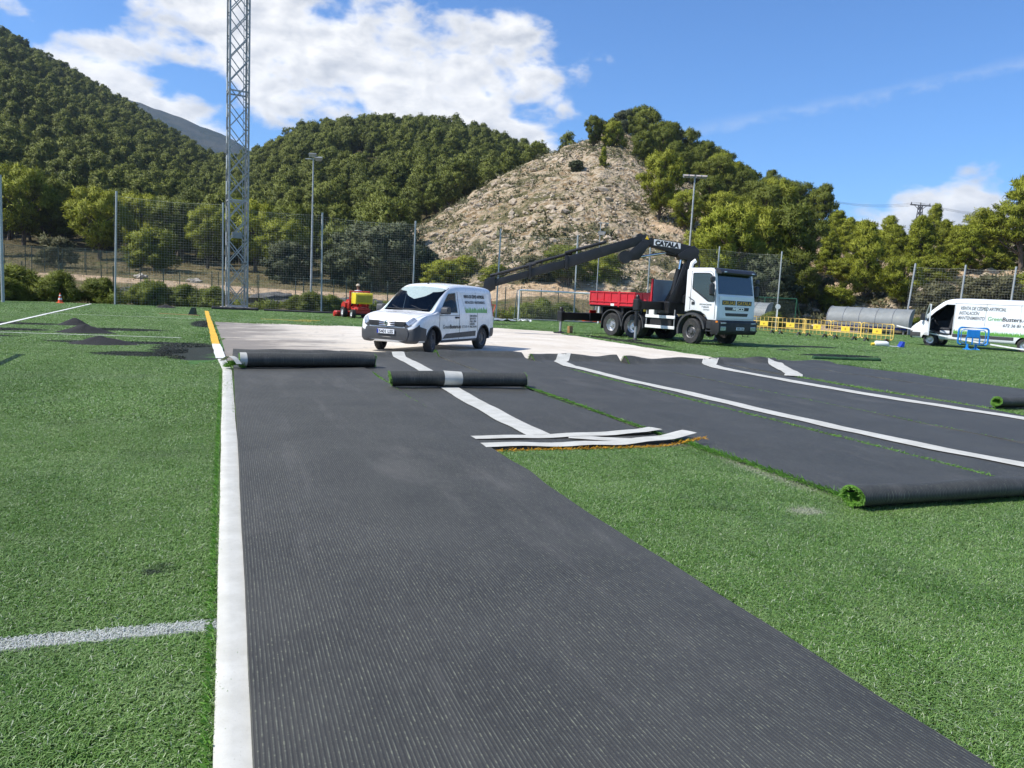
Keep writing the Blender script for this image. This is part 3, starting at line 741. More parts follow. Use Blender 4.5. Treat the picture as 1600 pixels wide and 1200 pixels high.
def roll(label, x0, x1, yc, R0, skew=0.0, turns=2.4, seed=1, thick=.024, name='turf_roll', left_green=True, open_in=.5, m_out=None, gap=.002, tail=True, zbase=.055):
    """carpet rolled up backing outwards; the axis lies across the strips"""
    t = thing(name, label, 'carpet roll', ((x0 + x1) / 2, yc, 0), math.atan2(skew, x1 - x0), 'carpet rolls'); L = math.hypot(x1 - x0, skew)
    ns, nk = 34, int(turns * 26); outer, inner = [], []
    for i in range(ns + 1):
        x = (i / ns - .5) * L; wob = 1 + nz(x * 1.3, seed * 4.1) * .08 + nz(x * 5, seed * 2.2) * .02; ro, ri = [], []
        ex = .02 * nz(seed, i * .01) ; sag = .87 + .06 * nz(x * .8, seed)
        for k in range(nk + 1):
            a = -PI / 2 + 2 * PI * turns * k / nk; r = R0 * wob - (thick + gap) * (a + PI / 2) / (2 * PI) ; r = max(r, .03)
            def pt(rr): return (x + (.03 * math.sin(seed + k * .2) if i in (0, ns) else 0), math.cos(a) * rr * 1.04, zbase + R0 * wob * sag + math.sin(a) * rr * sag)
            ro.append(pt(r)); ri.append(pt(r - thick))
        outer.append(ro); inner.append(ri)
    mb = MB(); mb.grid(outer, 0); mb.grid(inner, 1, flip=True)
    for i, fl in ((0, False), (ns, True)): mb.grid([outer[i], inner[i]], 1, flip=fl)
    o = mb.build('rolled_backing', [m_out or M_BACK, M_PILE], t, smooth=50, fix=False)
    # pile seen at the open ends
    for i, sx in ((0, -1), (ns, 1)):
        R = random.Random(seed + sx); q = MB()
        for k in range(nk):
            for _ in range(9):
                p = Vector(outer[i][k]).lerp(Vector(inner[i][k]), R.uniform(.25, 1.5)); d = Vector((sx * R.uniform(.1, 1), R.uniform(-1, 1), R.uniform(-1, 1))).normalized(); ln = R.uniform(.02, .045)
                tt = d.orthogonal().normalized() * .0035
                q.add([p - tt, p + tt, p + d * ln], [(0, 1, 2)])
        q.build('pile_end', M_PILE, t, fix=False)
    return t, outer, L
def roll_band(t, outer, L, xa, xb, name='seam_tape'):
    ns = len(outer) - 1; rows = []
    n1 = int(26 * 1.02)
    for g in np.linspace(xa, xb, 6):
        f = (g / L + .5) * ns; i = min(int(f), ns - 1); e = f - i
        r = []
        c = Vector((0, 0, 0))
        for k in range(n1):
            p = Vector(outer[i][k]).lerp(Vector(outer[i + 1][k]), e); cz = sum((Vector(q) for q in outer[i][:26]), Vector()) / 26
            d = Vector((0, p.y - cz.y, p.z - cz.z)).normalized(); r.append(tuple(p + d * .005))
        rows.append(r)
    mb = MB(); mb.grid(rows); return mb.build(name, M_TAPE, t, smooth=60, fix=False)

S1 = Strip(1, .09, 2.50, -1.6, 18.0, .055, .10)
S2 = Strip(2, 2.46, 4.78, 7.34, 18.5, .040, .09)
S3 = Strip(3, 4.84, 7.08, 4.85, 18.6, .042, .14, -.35)
S4 = Strip(4, 7.10, 9.49, 3.0, 18.0, .042, .16, -.35)
S5 = Strip(5, 9.50, 12.36, 2.6, 17.6, .042, .15, -.35)
S6 = Strip(6, 12.62, 14.9, 9.75, 18.4, .042, .14, -.2)
S7 = Strip(7, 14.93, 17.1, 9.2, 18.7, .042, .07, 0)
S1.build('long black ribbed strip running from the camera beside the white tape')
S2.build('black strip crossed by white tapes in a T between two rolls and the yellow edge')
S3.build('black strip that ends in the near roll on the green pitch')
S4.build('black strip carrying the long white tape next to the near roll strip')
S5.build('black strip with a white tape along its far edge that a bent tape joins')
S6.build('short black strip behind the small curled green roll')
S7.build('outermost black strip bordering the green pitch beside the crane truck')
# edge tape at the very left: 12 cm band on the touchline
mb = MB(); rows = []
for j in range(150):
    y = -1.6 + 18.3 * j / 149; xa = -.035 - .0055 * max(0, y - 2) + nz(y * .6, 3) * .006 + nz(y * 4, 8) * .0015 - (.10 * max(0, (y - 14.6) / 2.2)); xb = xa + .125 + nz(y * .9, 12) * .004
    rows.append([(xa, y, .022), (xa + .01, y, .034), ((xa + xb) / 2, y, .036 + nz(y * 1.4, 4) * .006), (xb - .008, y, .036), (xb + .03, y, .03)])
mb.grid(rows); o = mb.build('edge_tape', M_TAPE, None, smooth=60, fix=False); tag(o, 'long white edge tape between the near turf and the black ribbed strip', 'tape')
o = fringe([(-.05 - .0055 * max(0, y - 2), y, .016) for y in np.linspace(1.2, 14.5, 90)], None, h=.042, w=.018, dens=230, out=(-1, 0), seed=5, name='edge_fringe_grass', up=1.1)
tag(o, 'bright green grass standing along the white edge tape', 'grass', kind='stuff')
o = MB()
R_ = random.Random(4)
tape(S2, [(3.82, 18.3), (3.74, 16.2), (3.63, 14.2), (3.42, 12.2), (3.30, 10.2), (3.31, 7.95)], .30, .013, seed=2)
tape(S2, [(2.50, 7.86), (3.4, 7.86), (4.2, 7.88), (4.62, 7.95), (4.92, 8.10)], .20, .012, seed=3, lifts=lambda f: .03 * max(0, f - .55) * 2 + .010 * math.sin(f * 9) ** 2)
tape(S2, [(2.47, 7.41), (3.4, 7.38), (4.2, 7.40), (4.7, 7.48), (5.10, 7.64)], .21, .014, seed=4, lifts=lambda f: .07 * max(0, f - .6) * 2 + .012 * math.sin(f * 11) ** 2)
tape(S2, [(3.62, 7.80), (3.95, 7.62), (4.3, 7.5)], .20, .016, seed=12)
tape(S4, [(8.10, 17.95), (7.62, 17.2), (7.42, 16.2), (7.48, 13.5), (7.60, 11.0), (7.70, 8.15), (7.86, 6.6), (8.06, 5.7), (8.2, 4.6), (8.3, 3.2)], .31, .014, seed=5)
tape(S5, [(12.30, 17.6), (11.85, 17.1), (11.63, 16.4), (11.50, 13.7), (11.62, 10.3), (11.95, 8.7), (12.1, 6.5), (12.2, 4)], .36, .014, seed=6)
S6b = S6
tape(S6, [(14.7, 18.0), (14.2, 17.3), (13.2, 15.6), (12.75, 14.9), (12.4, 14.5)], .40, .022, seed=7)
# green pile along the cut edges
def edge(st, side, y0, y1, **k):
    ys = np.linspace(y0, y1, max(8, int(abs(y1 - y0) / .15)))
    fringe([((st.xl(y) if side < 0 else st.xr(y)), y, .035) for y in ys], st.t, out=(side, 0), **k)
edge(S3, -1, 7.5, 14.2, h=.06, w=.05, dens=230, seed=21); edge(S3, -1, 4.9, 7.4, h=.075, w=.09, dens=420, seed=22, up=1.0)
edge(S3, 1, 5.4, 15.4, h=.055, w=.06, dens=220, seed=23); edge(S4, 1, 6.6, 15.6, h=.035, w=.03, dens=90, seed=24)
edge(S5, 1, 8.5, 14.4, h=.07, w=.14, dens=200, seed=25, up=1.0); edge(S1, 1, 12.6, 14.5, h=.05, w=.03, dens=150, seed=26); edge(S1, 1, 9.6, 12.6, h=.03, w=.02, dens=40, seed=27)
edge(S5, 1, 3.2, 8.5, h=.07, w=.14, dens=160, seed=29, up=1.0)
for st in (S3, S4, S5): fringe([(st.xl(y), y, st.z(st.xl(y) + .02, y) - .02) for y in np.linspace(st.y1 - .5, st.y1 + .02, 8)], st.t, out=(-1, 0), h=.05, w=.03, dens=300, seed=31, up=1.0)
fringe([(x, 7.27 + (.08 * max(0, (x - 4.3)) ** 1 if x > 4.3 else 0) + nz(x * 3, 1) * .012, .022 + max(0, x - 4.5) * .12) for x in np.linspace(2.56, 5.10, 24)], S2.t, M_YPILE, out=(0, -1), h=.05, w=.045, dens=330, seed=33, up=.7)
fringe([(x, S7.end(x) , .02) for x in np.linspace(15, 17, 8)], S7.t, out=(0, 1), h=.04, w=.03, dens=120, seed=34)
# rolls
r1, o1, L1 = roll('black carpet roll with white band at its end lying across the long strip', .20, 2.72, 15.02, .165, .42, 2.6, 1)
roll_band(r1, o1, L1, -L1 / 2 + .0, -L1 / 2 + .10)
q = MB(); rows = []
for j in range(14):
    a = j / 13; rows.append([(-L1 / 2 - .34 + .10 * k + .22 * a, -.30 + .42 * (1 - a) + .05 * k, .05 + .17 * math.sin(a * PI * .8) + .12 * (1 - a)) for k in range(2)])
q.grid(rows); q.build('loose_tape_end', M_TAPE, r1, smooth=60, fix=False)
fringe([(r1.location.x - L1 / 2 - .04 + .28 * math.cos(a) * .5, 14.80 + .1 * math.sin(a * 2), .06 + .06 * abs(math.sin(a))) for a in np.linspace(0, 6.28, 20)], None, h=.1, w=.08, dens=420, out=(-1, -.5), seed=41, name='pile_tuft', up=1.0, bw=.01).parent = None
bpy.data.objects['pile_tuft'].parent = r1; bpy.data.objects['pile_tuft'].matrix_parent_inverse = (Matrix.Translation(r1.location) @ Matrix.Rotation(r1.rotation_euler.z, 4, 'Z')).inverted()
r2, o2, L2 = roll('black carpet roll with a white band round its middle', 2.46, 4.78, 12.22, .150, .02, 2.6, 2)
roll_band(r2, o2, L2, -.30, .01)
r3, o3, L3 = roll('nearest black ribbed carpet roll with a green open end on the pitch', 4.76, 7.20, 4.74, .115, .02, 1.3, 3, open_in=.7, zbase=.02)
# the strip edge that swings up into the near roll
r5, o5, L5 = roll('small loosely curled roll showing its green side at the picture edge', 12.75, 14.9, 9.62, .12, -.1, 1.2, 5)
# ------------------------------------------------------------------ trees
def leaf_material(name, dark, light, tip, trans=.22):
    m, x, b = newmat(name); p = x.obj(); r = x.orand(); n = x.noise(p, .9, 4, .6); i = x.island()
    c = x.mix(n.step(.3, .7), dark, light); c = x.mix(i.step(.5, 1.0) * .7, c, tip)
    c = x.mix(r.step(.0, .5) * .0 + (r * 7.3).fract() * .45, c, tuple(q * .55 for q in dark)); c = x.mix((r * 3.7).fract() * .4, c, tip)
    x.link(c, b.inputs['Base Color']); b.inputs['Roughness'].default_value = .6; b.inputs['Specular IOR Level'].default_value = .25
    tr = x.node('ShaderNodeBsdfTranslucent'); x.link(c, tr.inputs[0]); ms = x.node('ShaderNodeMixShader'); ms.inputs[0].default_value = trans
    out = next(n for n in x.t.nodes if n.type == 'OUTPUT_MATERIAL'); x.link(b.outputs[0], ms.inputs[1]); x.link(tr.outputs[0], ms.inputs[2]); x.link(ms.outputs[0], out.inputs[0])
    return m
M_PINE = leaf_material('pine needles', (.062, .086, .010), (.155, .192, .024), (.255, .285, .046), .2)
M_WOOD = leaf_material('wood pine needles', (.048, .070, .011), (.150, .184, .028), (.27, .30, .055), .17)
M_BRIGHT = leaf_material('bright pine needles', (.115, .145, .010), (.28, .32, .024), (.42, .44, .055), .22)
M_DARK = leaf_material('dark broad leaves', (.045, .060, .026), (.090, .112, .050), (.17, .19, .10), .2)
M_SCRUB = leaf_material('grey green scrub', (.085, .092, .045), (.155, .160, .075), (.24, .225, .12), .25)
M_BUSH = leaf_material('rosemary leaves', (.062, .090, .012), (.150, .195, .024), (.24, .28, .045), .25)
M_BARK = mat('pine bark', (.12, .09, .065), .95, var=.4, scale=4, bump=.5, bscale=9)
M_GREYBARK = mat('grey bark', (.22, .20, .17), .95, var=.35, scale=4, bump=.5, bscale=9)
def foliage(R, clumps, per, k, ln, w, flat=.75, upb=.25):
    """needle tufts on the shells of clumps: arrays of triangles. clumps = list of (centre, radius)"""
    V, NN = [], []; cc = np.mean([c for c, r in clumps], axis=0)
    for c, r in clumps:
        n = per
        d = R.normal(size=(n, 3)); d /= np.linalg.norm(d, axis=1)[:, None]
        keep = d[:, 2] > -.75; d = d[keep]; n = len(d)
        rr = r * R.uniform(.35, 1.12, n) ** .6 * (1 + .22 * np.sin(d[:, 0] * 5 + c[0] * 3) * np.cos(d[:, 1] * 4 + c[1]))
        base = np.array(c) + d * rr[:, None] * np.array([1, 1, flat])
        for _ in range(k):
            dd = d * .45 + R.normal(size=(n, 3)) * .75 + np.array([0, 0, upb]); dd /= np.linalg.norm(dd, axis=1)[:, None]
            s = np.cross(dd, R.normal(size=(n, 3))); s /= np.linalg.norm(s, axis=1)[:, None] + 1e-9
            L = ln * R.uniform(.6, 1.3, n); ww = w * R.uniform(.7, 1.3, n)
            b = base + R.normal(size=(n, 3)) * ln * .25
            tri = np.stack([b - s * ww[:, None] / 2, b + s * ww[:, None] / 2, b + dd * L[:, None]], axis=1)
            o_ = b - cc; o_ /= np.linalg.norm(o_, axis=1)[:, None] + 1e-9
            nn = d * .75 + o_ * .45 + R.normal(size=(n, 3)) * .28 + np.array([0, 0, .12]); nn /= np.linalg.norm(nn, axis=1)[:, None]
            gn = np.cross(tri[:, 1] - tri[:, 0], tri[:, 2] - tri[:, 0]); fl = (gn * nn).sum(1) < 0; tri[fl] = tri[fl][:, [1, 0, 2]]
            V.append(tri); NN.append(np.repeat(nn[:, None, :], 3, axis=1))
    return np.concatenate(V).reshape(-1, 3), np.concatenate(NN).reshape(-1, 3)
def tri_mesh(name, VN, m, scale=1.0):
    V, NN = VN; me = bpy.data.meshes.new(name); n = len(V) // 3
    me.vertices.add(3 * n); me.vertices.foreach_set('co', (V * scale).astype(np.float32).ravel())
    me.loops.add(3 * n); me.loops.foreach_set('vertex_index', np.arange(3 * n, dtype=np.int32))
    me.polygons.add(n); me.polygons.foreach_set('loop_start', np.arange(0, 3 * n, 3, dtype=np.int32)); me.polygons.foreach_set('loop_total', np.full(n, 3, dtype=np.int32))
    me.materials.append(m); me.update(calc_edges=True)
    me.polygons.foreach_set('use_smooth', [True] * n); me.normals_split_custom_set_from_vertices(NN.astype(np.float32)); return me
def pine_shape(seed, kind, nclump, detail):
    """unit-height tree (1 m): returns trunk MB and clumps"""
    R = np.random.default_rng(seed); rr = random.Random(seed); mb = MB(); clumps = []
    lean = (rr.uniform(-.06, .06), rr.uniform(-.06, .06))
    def axis(h): return Vector((lean[0] * h + .02 * math.sin(h * 7 + seed), lean[1] * h + .02 * math.cos(h * 6 + seed), h))
    top = .9 if kind != 'bush' else .5
    mb.tube([axis(h * top) - Vector((0, 0, .04 if h == 0 else 0)) for h in np.linspace(0, 1, 7)], [.032 * (1 - .75 * h) for h in np.linspace(0, 1, 7)], 7)
    for i in range(nclump):
        f = (i + .5) / nclump
        if kind == 'round':    # full rounded pine
            h = .24 + .74 * f ** .9; prof = math.sin(min(1, (h - .12) / .62) * PI * .52) if h < .66 else math.sqrt(max(0, 1 - ((h - .66) / .36) ** 2)); rad_ = .37 * prof
        elif kind == 'cone':   # younger pointed pine
            h = .16 + .82 * f; rad_ = .30 * (1 - (h - .16) / .86) ** .75 + .015
        elif kind == 'crest':  # wood pine: domed with a slight point
            h = .20 + .78 * f; rad_ = .36 * (1 - (h - .2) / .82) ** .55 * min(1, (h - .08) / .2) + .01
        elif kind == 'umbrella':
            lay = int(f * 5); h = .42 + lay * .13 + rr.uniform(-.025, .025); rad_ = (.30, .36, .33, .25, .12)[lay]
        else:                  # bush and broadleaf: leaves down to the ground
            h = .10 + .82 * f; rad_ = .46 * math.sqrt(max(.02, 1 - ((h - .38) / .60) ** 2))
        a = i * 2.399 + rr.uniform(-.5, .5); q = rad_ * (rr.uniform(.55, 1.0) if rr.random() < .8 else rr.uniform(.1, .5))
        c = axis(h * top / .9 if kind != 'bush' else h) ; c = Vector((c.x + math.cos(a) * q, c.y + math.sin(a) * q, h + rr.uniform(-.02, .02)))
        r = (.055 + .085 * rr.random() ** 1.5) * (1.0 if kind != 'bush' else 1.25) * (.8 if kind == 'cone' else 1) * (46 / max(nclump, 20)) ** .22
        clumps.append((tuple(c), r))
        if detail and rr.random() < .75:
            s = axis(max(.06, h - .10 - q * .35) * (.9 if kind != 'bush' else .5)); mid = s.lerp(c, .55) + Vector((0, 0, -.02))
            mb.tube([s, mid, c], [.011, .007, .003], 4)
    return mb, clumps, R
def make_tree(seed, kind, nclump, per, k, ln, w, mleaf, mbark, flat=.75):
    mb, cl, R = pine_shape(seed, kind, nclump, True)
    return mb.mesh('trunk', mbark, smooth=50, fix=False), tri_mesh('crown', foliage(R, cl, per, k, ln, w, flat), mleaf)
# near prototypes, 1 m tall, scaled when planted
NEAR = {}
def proto(key, seed, kind, nclump, per, k, ln, w, ml, mbk, flat=.75): NEAR.setdefault(key, []).append(make_tree(seed, kind, nclump, per, k, ln, w, ml, mbk, flat))
for s in (1, 2): proto('pine', s, 'round', 54, 96, 5, .046, .011, M_PINE, M_BARK)
for s in (3, 4): proto('bright', s, 'round', 50, 96, 5, .048, .011, M_BRIGHT, M_BARK)
for s in (5, 6): proto('cone', s, 'cone', 50, 84, 5, .046, .011, M_BRIGHT, M_BARK)
proto('umbrella', 7, 'umbrella', 64, 90, 5, .046, .011, M_PINE, M_BARK, .5)
proto('umbrella', 17, 'umbrella', 66, 90, 5, .046, .012, M_BRIGHT, M_BARK, .5)
for s in (8, 9): proto('dark', s, 'bush', 60, 130, 4, .045, .024, M_DARK, M_GREYBARK)
for s in (10, 11): proto('bush', s, 'bush', 36, 110, 4, .07, .020, M_BRIGHT, M_BARK)
for s in (12, 13): proto('scrub', s, 'bush', 26, 80, 4, .10, .030, M_SCRUB, M_GREYBARK)
for s in (14, 15): proto('rosemary', s, 'bush', 30, 110, 4, .12, .018, M_BUSH, M_GREYBARK, 1.1)
# wood prototypes: fewer, larger sprays
def proto_far(key, seed, kind, ml, n=24, per=34, k=3, ln=.085, w=.040): NEAR.setdefault(key, []).append(make_tree(seed, kind, n, per, k, ln, w, ml, M_BARK))
for s in (21, 22, 23, 24): proto_far('wood', s, 'round' if s % 2 else 'crest', M_WOOD, 44, 64, 4, .050, .018)
NTREE = 0
def plant(name, key, x, y, h, label, cat='tree', group=None, wide=1.0, rnd=None, sink=.1, var=None, z=None):
    global NTREE
    r = rnd or random.Random(int(x * 131 + y * 17)); t = NEAR[key]; tm, cm = t[(var if var is not None else r.randint(0, 99)) % len(t)]
    o = thing(name, label, cat, (*W(x, y), (ground_z(x, y) if z is None else z) - sink), r.uniform(0, 6.28), group)
    o.scale = (h * wide, h * wide, h)
    link('trunk', tm, o); link('crown', cm, o); NTREE += 1
    return o
def u_of(px): return (px - 806) / 1200
def tpx(name, key, px, Y, h, label, group=None, wide=1.0, var=None, cat='tree'): return plant(name, key, u_of(px) * Y, Y, h, label, cat, group, wide, var=var)
# --- trees and bushes one can tell apart, as (column along the back of the pitch, distance)
G1 = 'trees behind the back fence'; G2 = 'pines on the rocky hill'; G3 = 'pines on the dry bank'
for px, Y, h, key, wd, lb in (
    (-40, 96, 10, 'pine', .9, 'pine at the very left edge behind the corner post'),
    (40, 108, 10.5, 'bright', .95, 'broad light green pine left of the olive bush by the wire cage'),
    (100, 112, 9, 'pine', 1.0, 'dark pine directly above the wire cage'),
    (158, 98, 8.6, 'bright', 1.0, 'bright round pine just left of the first tall fence post'),
    (243, 88, 4.9, 'bush', 1.25, 'low bright bushy tree seen through the first net bay'),
    (222, 104, 8.2, 'bright', 1.1, 'taller bright pine behind the low bushy tree in the first net bay'),
    (285, 104, 8.0, 'pine', 1.1, 'rounded pine in the middle of the first net bay'),
    (325, 98, 7.6, 'bright', 1.0, 'bright pine beside the lattice mast on its fence side'),
    (400, 98, 8.6, 'bright', 1.0, 'bright pine just right of the lattice mast'),
    (445, 92, 6.8, 'bright', 1.25, 'spreading light green tree left of the tall lamp pole'),
    (470, 104, 8.4, 'pine', 1.0, 'pine behind the tall lamp pole'),
    (455, 84, 4.6, 'dark', 1.3, 'dark broadleaf tree at the foot of the lamp pole'),
    (548, 86, 6.4, 'dark', 1.1, 'dark broadleaf tree right of the second fence post'),
    (598, 82, 7.2, 'dark', 1.25, 'largest dark broadleaf tree behind the red sweeper'),
    (648, 84, 4.8, 'dark', 1.25, 'dark broadleaf tree against the left foot of the rocky hill'),
    (690, 80, 3.2, 'bush', 1.5, 'bright bush at the left foot of the rocky hill'),
    (722, 84, 2.6, 'bush', 1.6, 'small bright bush above the roof of the small van'),
    (838, 74, 2.6, 'scrub', 1.6, 'grey green bush left behind the goal'),
    (885, 72, 3.8, 'pine', 1.5, 'wide dark green bush tree behind the goal'),
    (935, 74, 3.0, 'bush', 1.5, 'bush behind the red truck bed'),
    (770, 78, 1.9, 'bush', 1.7, 'low bush beside the tip of the crane boom'),
    ): tpx('bushy_tree' if key in ('bush', 'dark', 'scrub') else 'pine_tree', key, px, Y, h, lb, G1, wd)
tpx('olive_bush', 'scrub', 92, 84, 3.4, 'silvery olive bush above the wire cage', None, 1.2)
for px, Y, h, key, wd, lb in (
    (958, 190, 6.2, 'dark', 1.25, 'dark rounded pine crowning the rocky summit'),
    (926, 189, 3.6, 'dark', 1.2, 'small dark pine left of the summit crown'),
    (978, 180, 8.6, 'pine', .9, 'tall pine just below the summit'),
    (1000, 176, 9.4, 'pine', .95, 'dense dark pine at the right shoulder of the summit'),
    (1030, 176, 8.8, 'pine', 1.0, 'pine in the middle of the hilltop group'),
    (1062, 176, 8.8, 'pine', .9, 'last tall pine of the hilltop group toward the lamp'),
    (912, 158, 6.6, 'pine', .75, 'slim pine standing alone left of the hilltop group'),
    (940, 158, 5.4, 'bush', 1.0, 'bushy pine below the summit beside the slim pine'),
    (990, 148, 6.6, 'pine', 1.0, 'pine at the foot of the hilltop group'),
    (1012, 158, 7.5, 'pine', .9, 'pine in the second row of the hilltop group'),
    (1085, 170, 7.6, 'pine', 1.0, 'pine just right of the twin headed lamp'),
    (1118, 164, 7.4, 'pine', 1.0, 'pine on the ridge right of the lamp'),
    (1150, 150, 6.2, 'pine', 1.1, 'low pine on the ridge behind the big pines'),
    (1184, 148, 7.2, 'umbrella', .7, 'pine with separate foliage shelves at the ridge end'),
    (1018, 108, 9.4, 'bright', .9, 'big sunlit pine above the crane column'),
    (1062, 104, 5.6, 'bright', 1.0, 'small bright pine in front of the lamp pole'),
    (928, 132, 3.6, 'cone', .8, 'tiny lone pine on the bare slope'),
    (888, 130, 1.9, 'dark', 1.5, 'dark round juniper alone on the bare slope'),
    (1090, 116, 6.2, 'pine', 1.0, 'pine at the foot of the ridge behind the crane'),
    (1168, 128, 6.0, 'pine', 1.1, 'pine half hidden behind the big pines'),
    ): tpx('pine_tree', key, px, Y, h, lb, G2, wd)
for px, Y, h, key, wd, lb in (
    (1128, 74, 8.7, 'bright', .95, 'big bright pine directly behind the truck cab'),
    (1165, 77, 9.3, 'bright', .95, 'tallest bright pine behind the truck cab'),
    (1212, 78, 9.6, 'pine', 1.0, 'big dark pine right of the truck cab'),
    (1238, 74, 6.0, 'pine', 1.1, 'low dark pine shading the green cage'),
    (1192, 72, 5.4, 'dark', 1.2, 'dark undergrowth tree under the big pines'),
    (1098, 78, 6.2, 'bright', .9, 'bright pine left of the truck cab'),
    (1266, 108, 9.0, 'umbrella', .62, 'tall pine with shelved crown against the sky'),
    (1292, 104, 5.8, 'cone', 1.0, 'bright bushy pine right of the shelved pine'),
    (1345, 80, 8.3, 'cone', .85, 'pointed bright pine with a bare stem behind the dugout'),
    (1326, 110, 4.4, 'cone', .9, 'small pine on the bank crest left of the pointed pine'),
    (1388, 92, 5.0, 'cone', 1.1, 'round bright pine in the middle of the bank'),
    (1440, 112, 6.2, 'cone', .8, 'pointed pine right of the power mast'),
    (1424, 88, 6.4, 'cone', 1.0, 'bright pine in front of the power mast'),
    (1402, 76, 5.2, 'bright', 1.0, 'low bright pine beside the net post behind the vans'),
    (1470, 98, 4.0, 'scrub', 1.2, 'greyish bush on the bank crest above the long van'),
    (1492, 114, 3.4, 'dark', 1.2, 'dark round bush on the skyline above the long van'),
    (1478, 88, 5.2, 'cone', 1.1, 'bright pine above the cab of the long van'),
    (1526, 92, 6.4, 'bright', 1.0, 'bright pine left of the layered pine'),
    (1580, 84, 10.4, 'umbrella', .85, 'great layered pine at the right edge'),
    (1620, 86, 9.4, 'bright', .9, 'pine cut by the right edge behind the layered pine'),
    (1545, 74, 3.2, 'scrub', 1.7, 'wide grey bush above the roof of the long van'),
    (1505, 76, 2.8, 'scrub', 1.5, 'grey bush over the middle of the long van'),
    (1455, 74, 3.0, 'scrub', 1.4, 'grey bush over the windscreen of the long van'),
    (1300, 76, 2.6, 'bush', 1.5, 'bright bush on the bank left of the pointed pine'),
    (1270, 80, 3.0, 'scrub', 1.4, 'scrubby bush in the gap beside the big dark pine'),
    (1370, 108, 3.4, 'bush', 1.3, 'bush on the bank crest left of the power mast'),
    (1660, 84, 8, 'bright', 1.0, 'pine just outside the right edge'),
    ): tpx('pine_tree' if key in ('bright', 'pine', 'umbrella', 'cone') else 'bush', key, px, Y, h, lb, G3, wd)
yr = random.Random(33)
for px, Y, k, h in [(1284, 90, 'cone', 5.2), (1312, 88, 'bush', 2.6), (1330, 96, 'cone', 5.0), (1362, 84, 'bush', 2.8), (1372, 98, 'cone', 5.4), (1415, 100, 'cone', 4.6), (1452, 84, 'bush', 3.0), (1462, 96, 'cone', 5.0), (1500, 86, 'cone', 5.2), (1512, 100, 'cone', 5.6), (1540, 98, 'cone', 5.2), (1556, 86, 'bush', 3.2), (1598, 76, 'bush', 2.6), (1308, 102, 'cone', 5.4)]:
    plant('young_pine' if k == 'cone' else 'bank_bush', k, u_of(px) * Y, Y, h * yr.uniform(.9, 1.1), 'bright young pointed pine scattered over the dry bank' if k == 'cone' else 'low bright bush scattered over the dry bank', 'tree' if k == 'cone' else 'bush', 'young pines on the dry bank' if k == 'cone' else 'bushes on the dry bank', yr.uniform(.95, 1.2) * (1 if k == 'cone' else 1.4), yr)
hr = random.Random(21); fl = ('dark pine', 'green pine', 'sunlit pine'); n_ = 0
for px, Y in [(1005, 168), (1022, 182), (1048, 186), (1075, 182), (1095, 176), (1108, 158), (1132, 170), (1062, 150), (1080, 138), (1100, 134), (1125, 142), (1140, 132), (1160, 142), (1178, 136), (1195, 132), (1215, 140), (1230, 132), (1048, 134), (1035, 150), (1205, 112), (1178, 110), (1150, 108), (1120, 104), (1245, 112)]:
    plant('pine_tree', 'pine' if hr.random() < .7 else 'bright', u_of(px) * Y, Y, hr.uniform(5.4, 8.2), 'pine among the close wood on the right flank of the rocky hill', 'tree', 'close pines on the right flank of the rocky hill', hr.uniform(.9, 1.15), hr)
# --- hedge of bushes along the back fence
hb = random.Random(8)
spots = [(-27.6, 41.8, 1.25, 1.5), (-26.0, 44.0, 1.7, 1.3), (-24.6, 45.6, 1.5, 1.5), (-28.2, 43.6, 1.9, 1.4), (-21.6, 45.8, 1.5, 1.3), (-20.0, 46.4, 1.35, 1.5), (-18.4, 46.8, 1.3, 1.4), (-22.6, 46.6, 1.3, 1.4), (-19.2, 47.6, 1.1, 1.6),
         (-14.0, 48.8, 1.0, 1.5), (-12.8, 48.6, 1.25, 1.4), (-11.9, 49.4, 1.1, 1.6), (-8.4, 51.5, .9, 1.5), (-9.6, 50.5, .7, 1.6)]
words = ['at the corner post', 'behind the traffic cone', 'right of the traffic cone', 'behind the corner clump', 'just right of the first tall fence post', 'in the left half of the first net bay', 'left of the lattice mast', 'behind the first tall fence post', 'deeper in the first net bay',
         'right of the lattice mast', 'left of the second net post', 'behind the second net post', 'behind the red sweeper', 'left behind the red sweeper']
for (x, y, h, wd), w_ in zip(spots, words): plant('rosemary_bush', 'rosemary', x, y, h, 'low green bush ' + w_, 'bush', 'bushes along the back fence', wd, z=0)
for k, (x, y, h) in enumerate([(2.0, 54.6, 1.5), (3.4, 54.9, 1.3), (.9, 54.3, 1.2)]): plant('rosemary_bush', 'rosemary', x, y, h, ('tall', 'right', 'left')[k] + ' green bush seen through the goal', 'bush', 'bushes along the back fence', 1.5, z=0)
plant('rosemary_bush', 'rosemary', 32.6, 63.2, 1.4, 'green bush beside the curved dugout', 'bush', 'bushes along the back fence', 1.4)
plant('rosemary_bush', 'rosemary', 20.5, 61.5, 1.3, 'green bush in front of the green cage', 'bush', 'bushes along the back fence', 1.5)
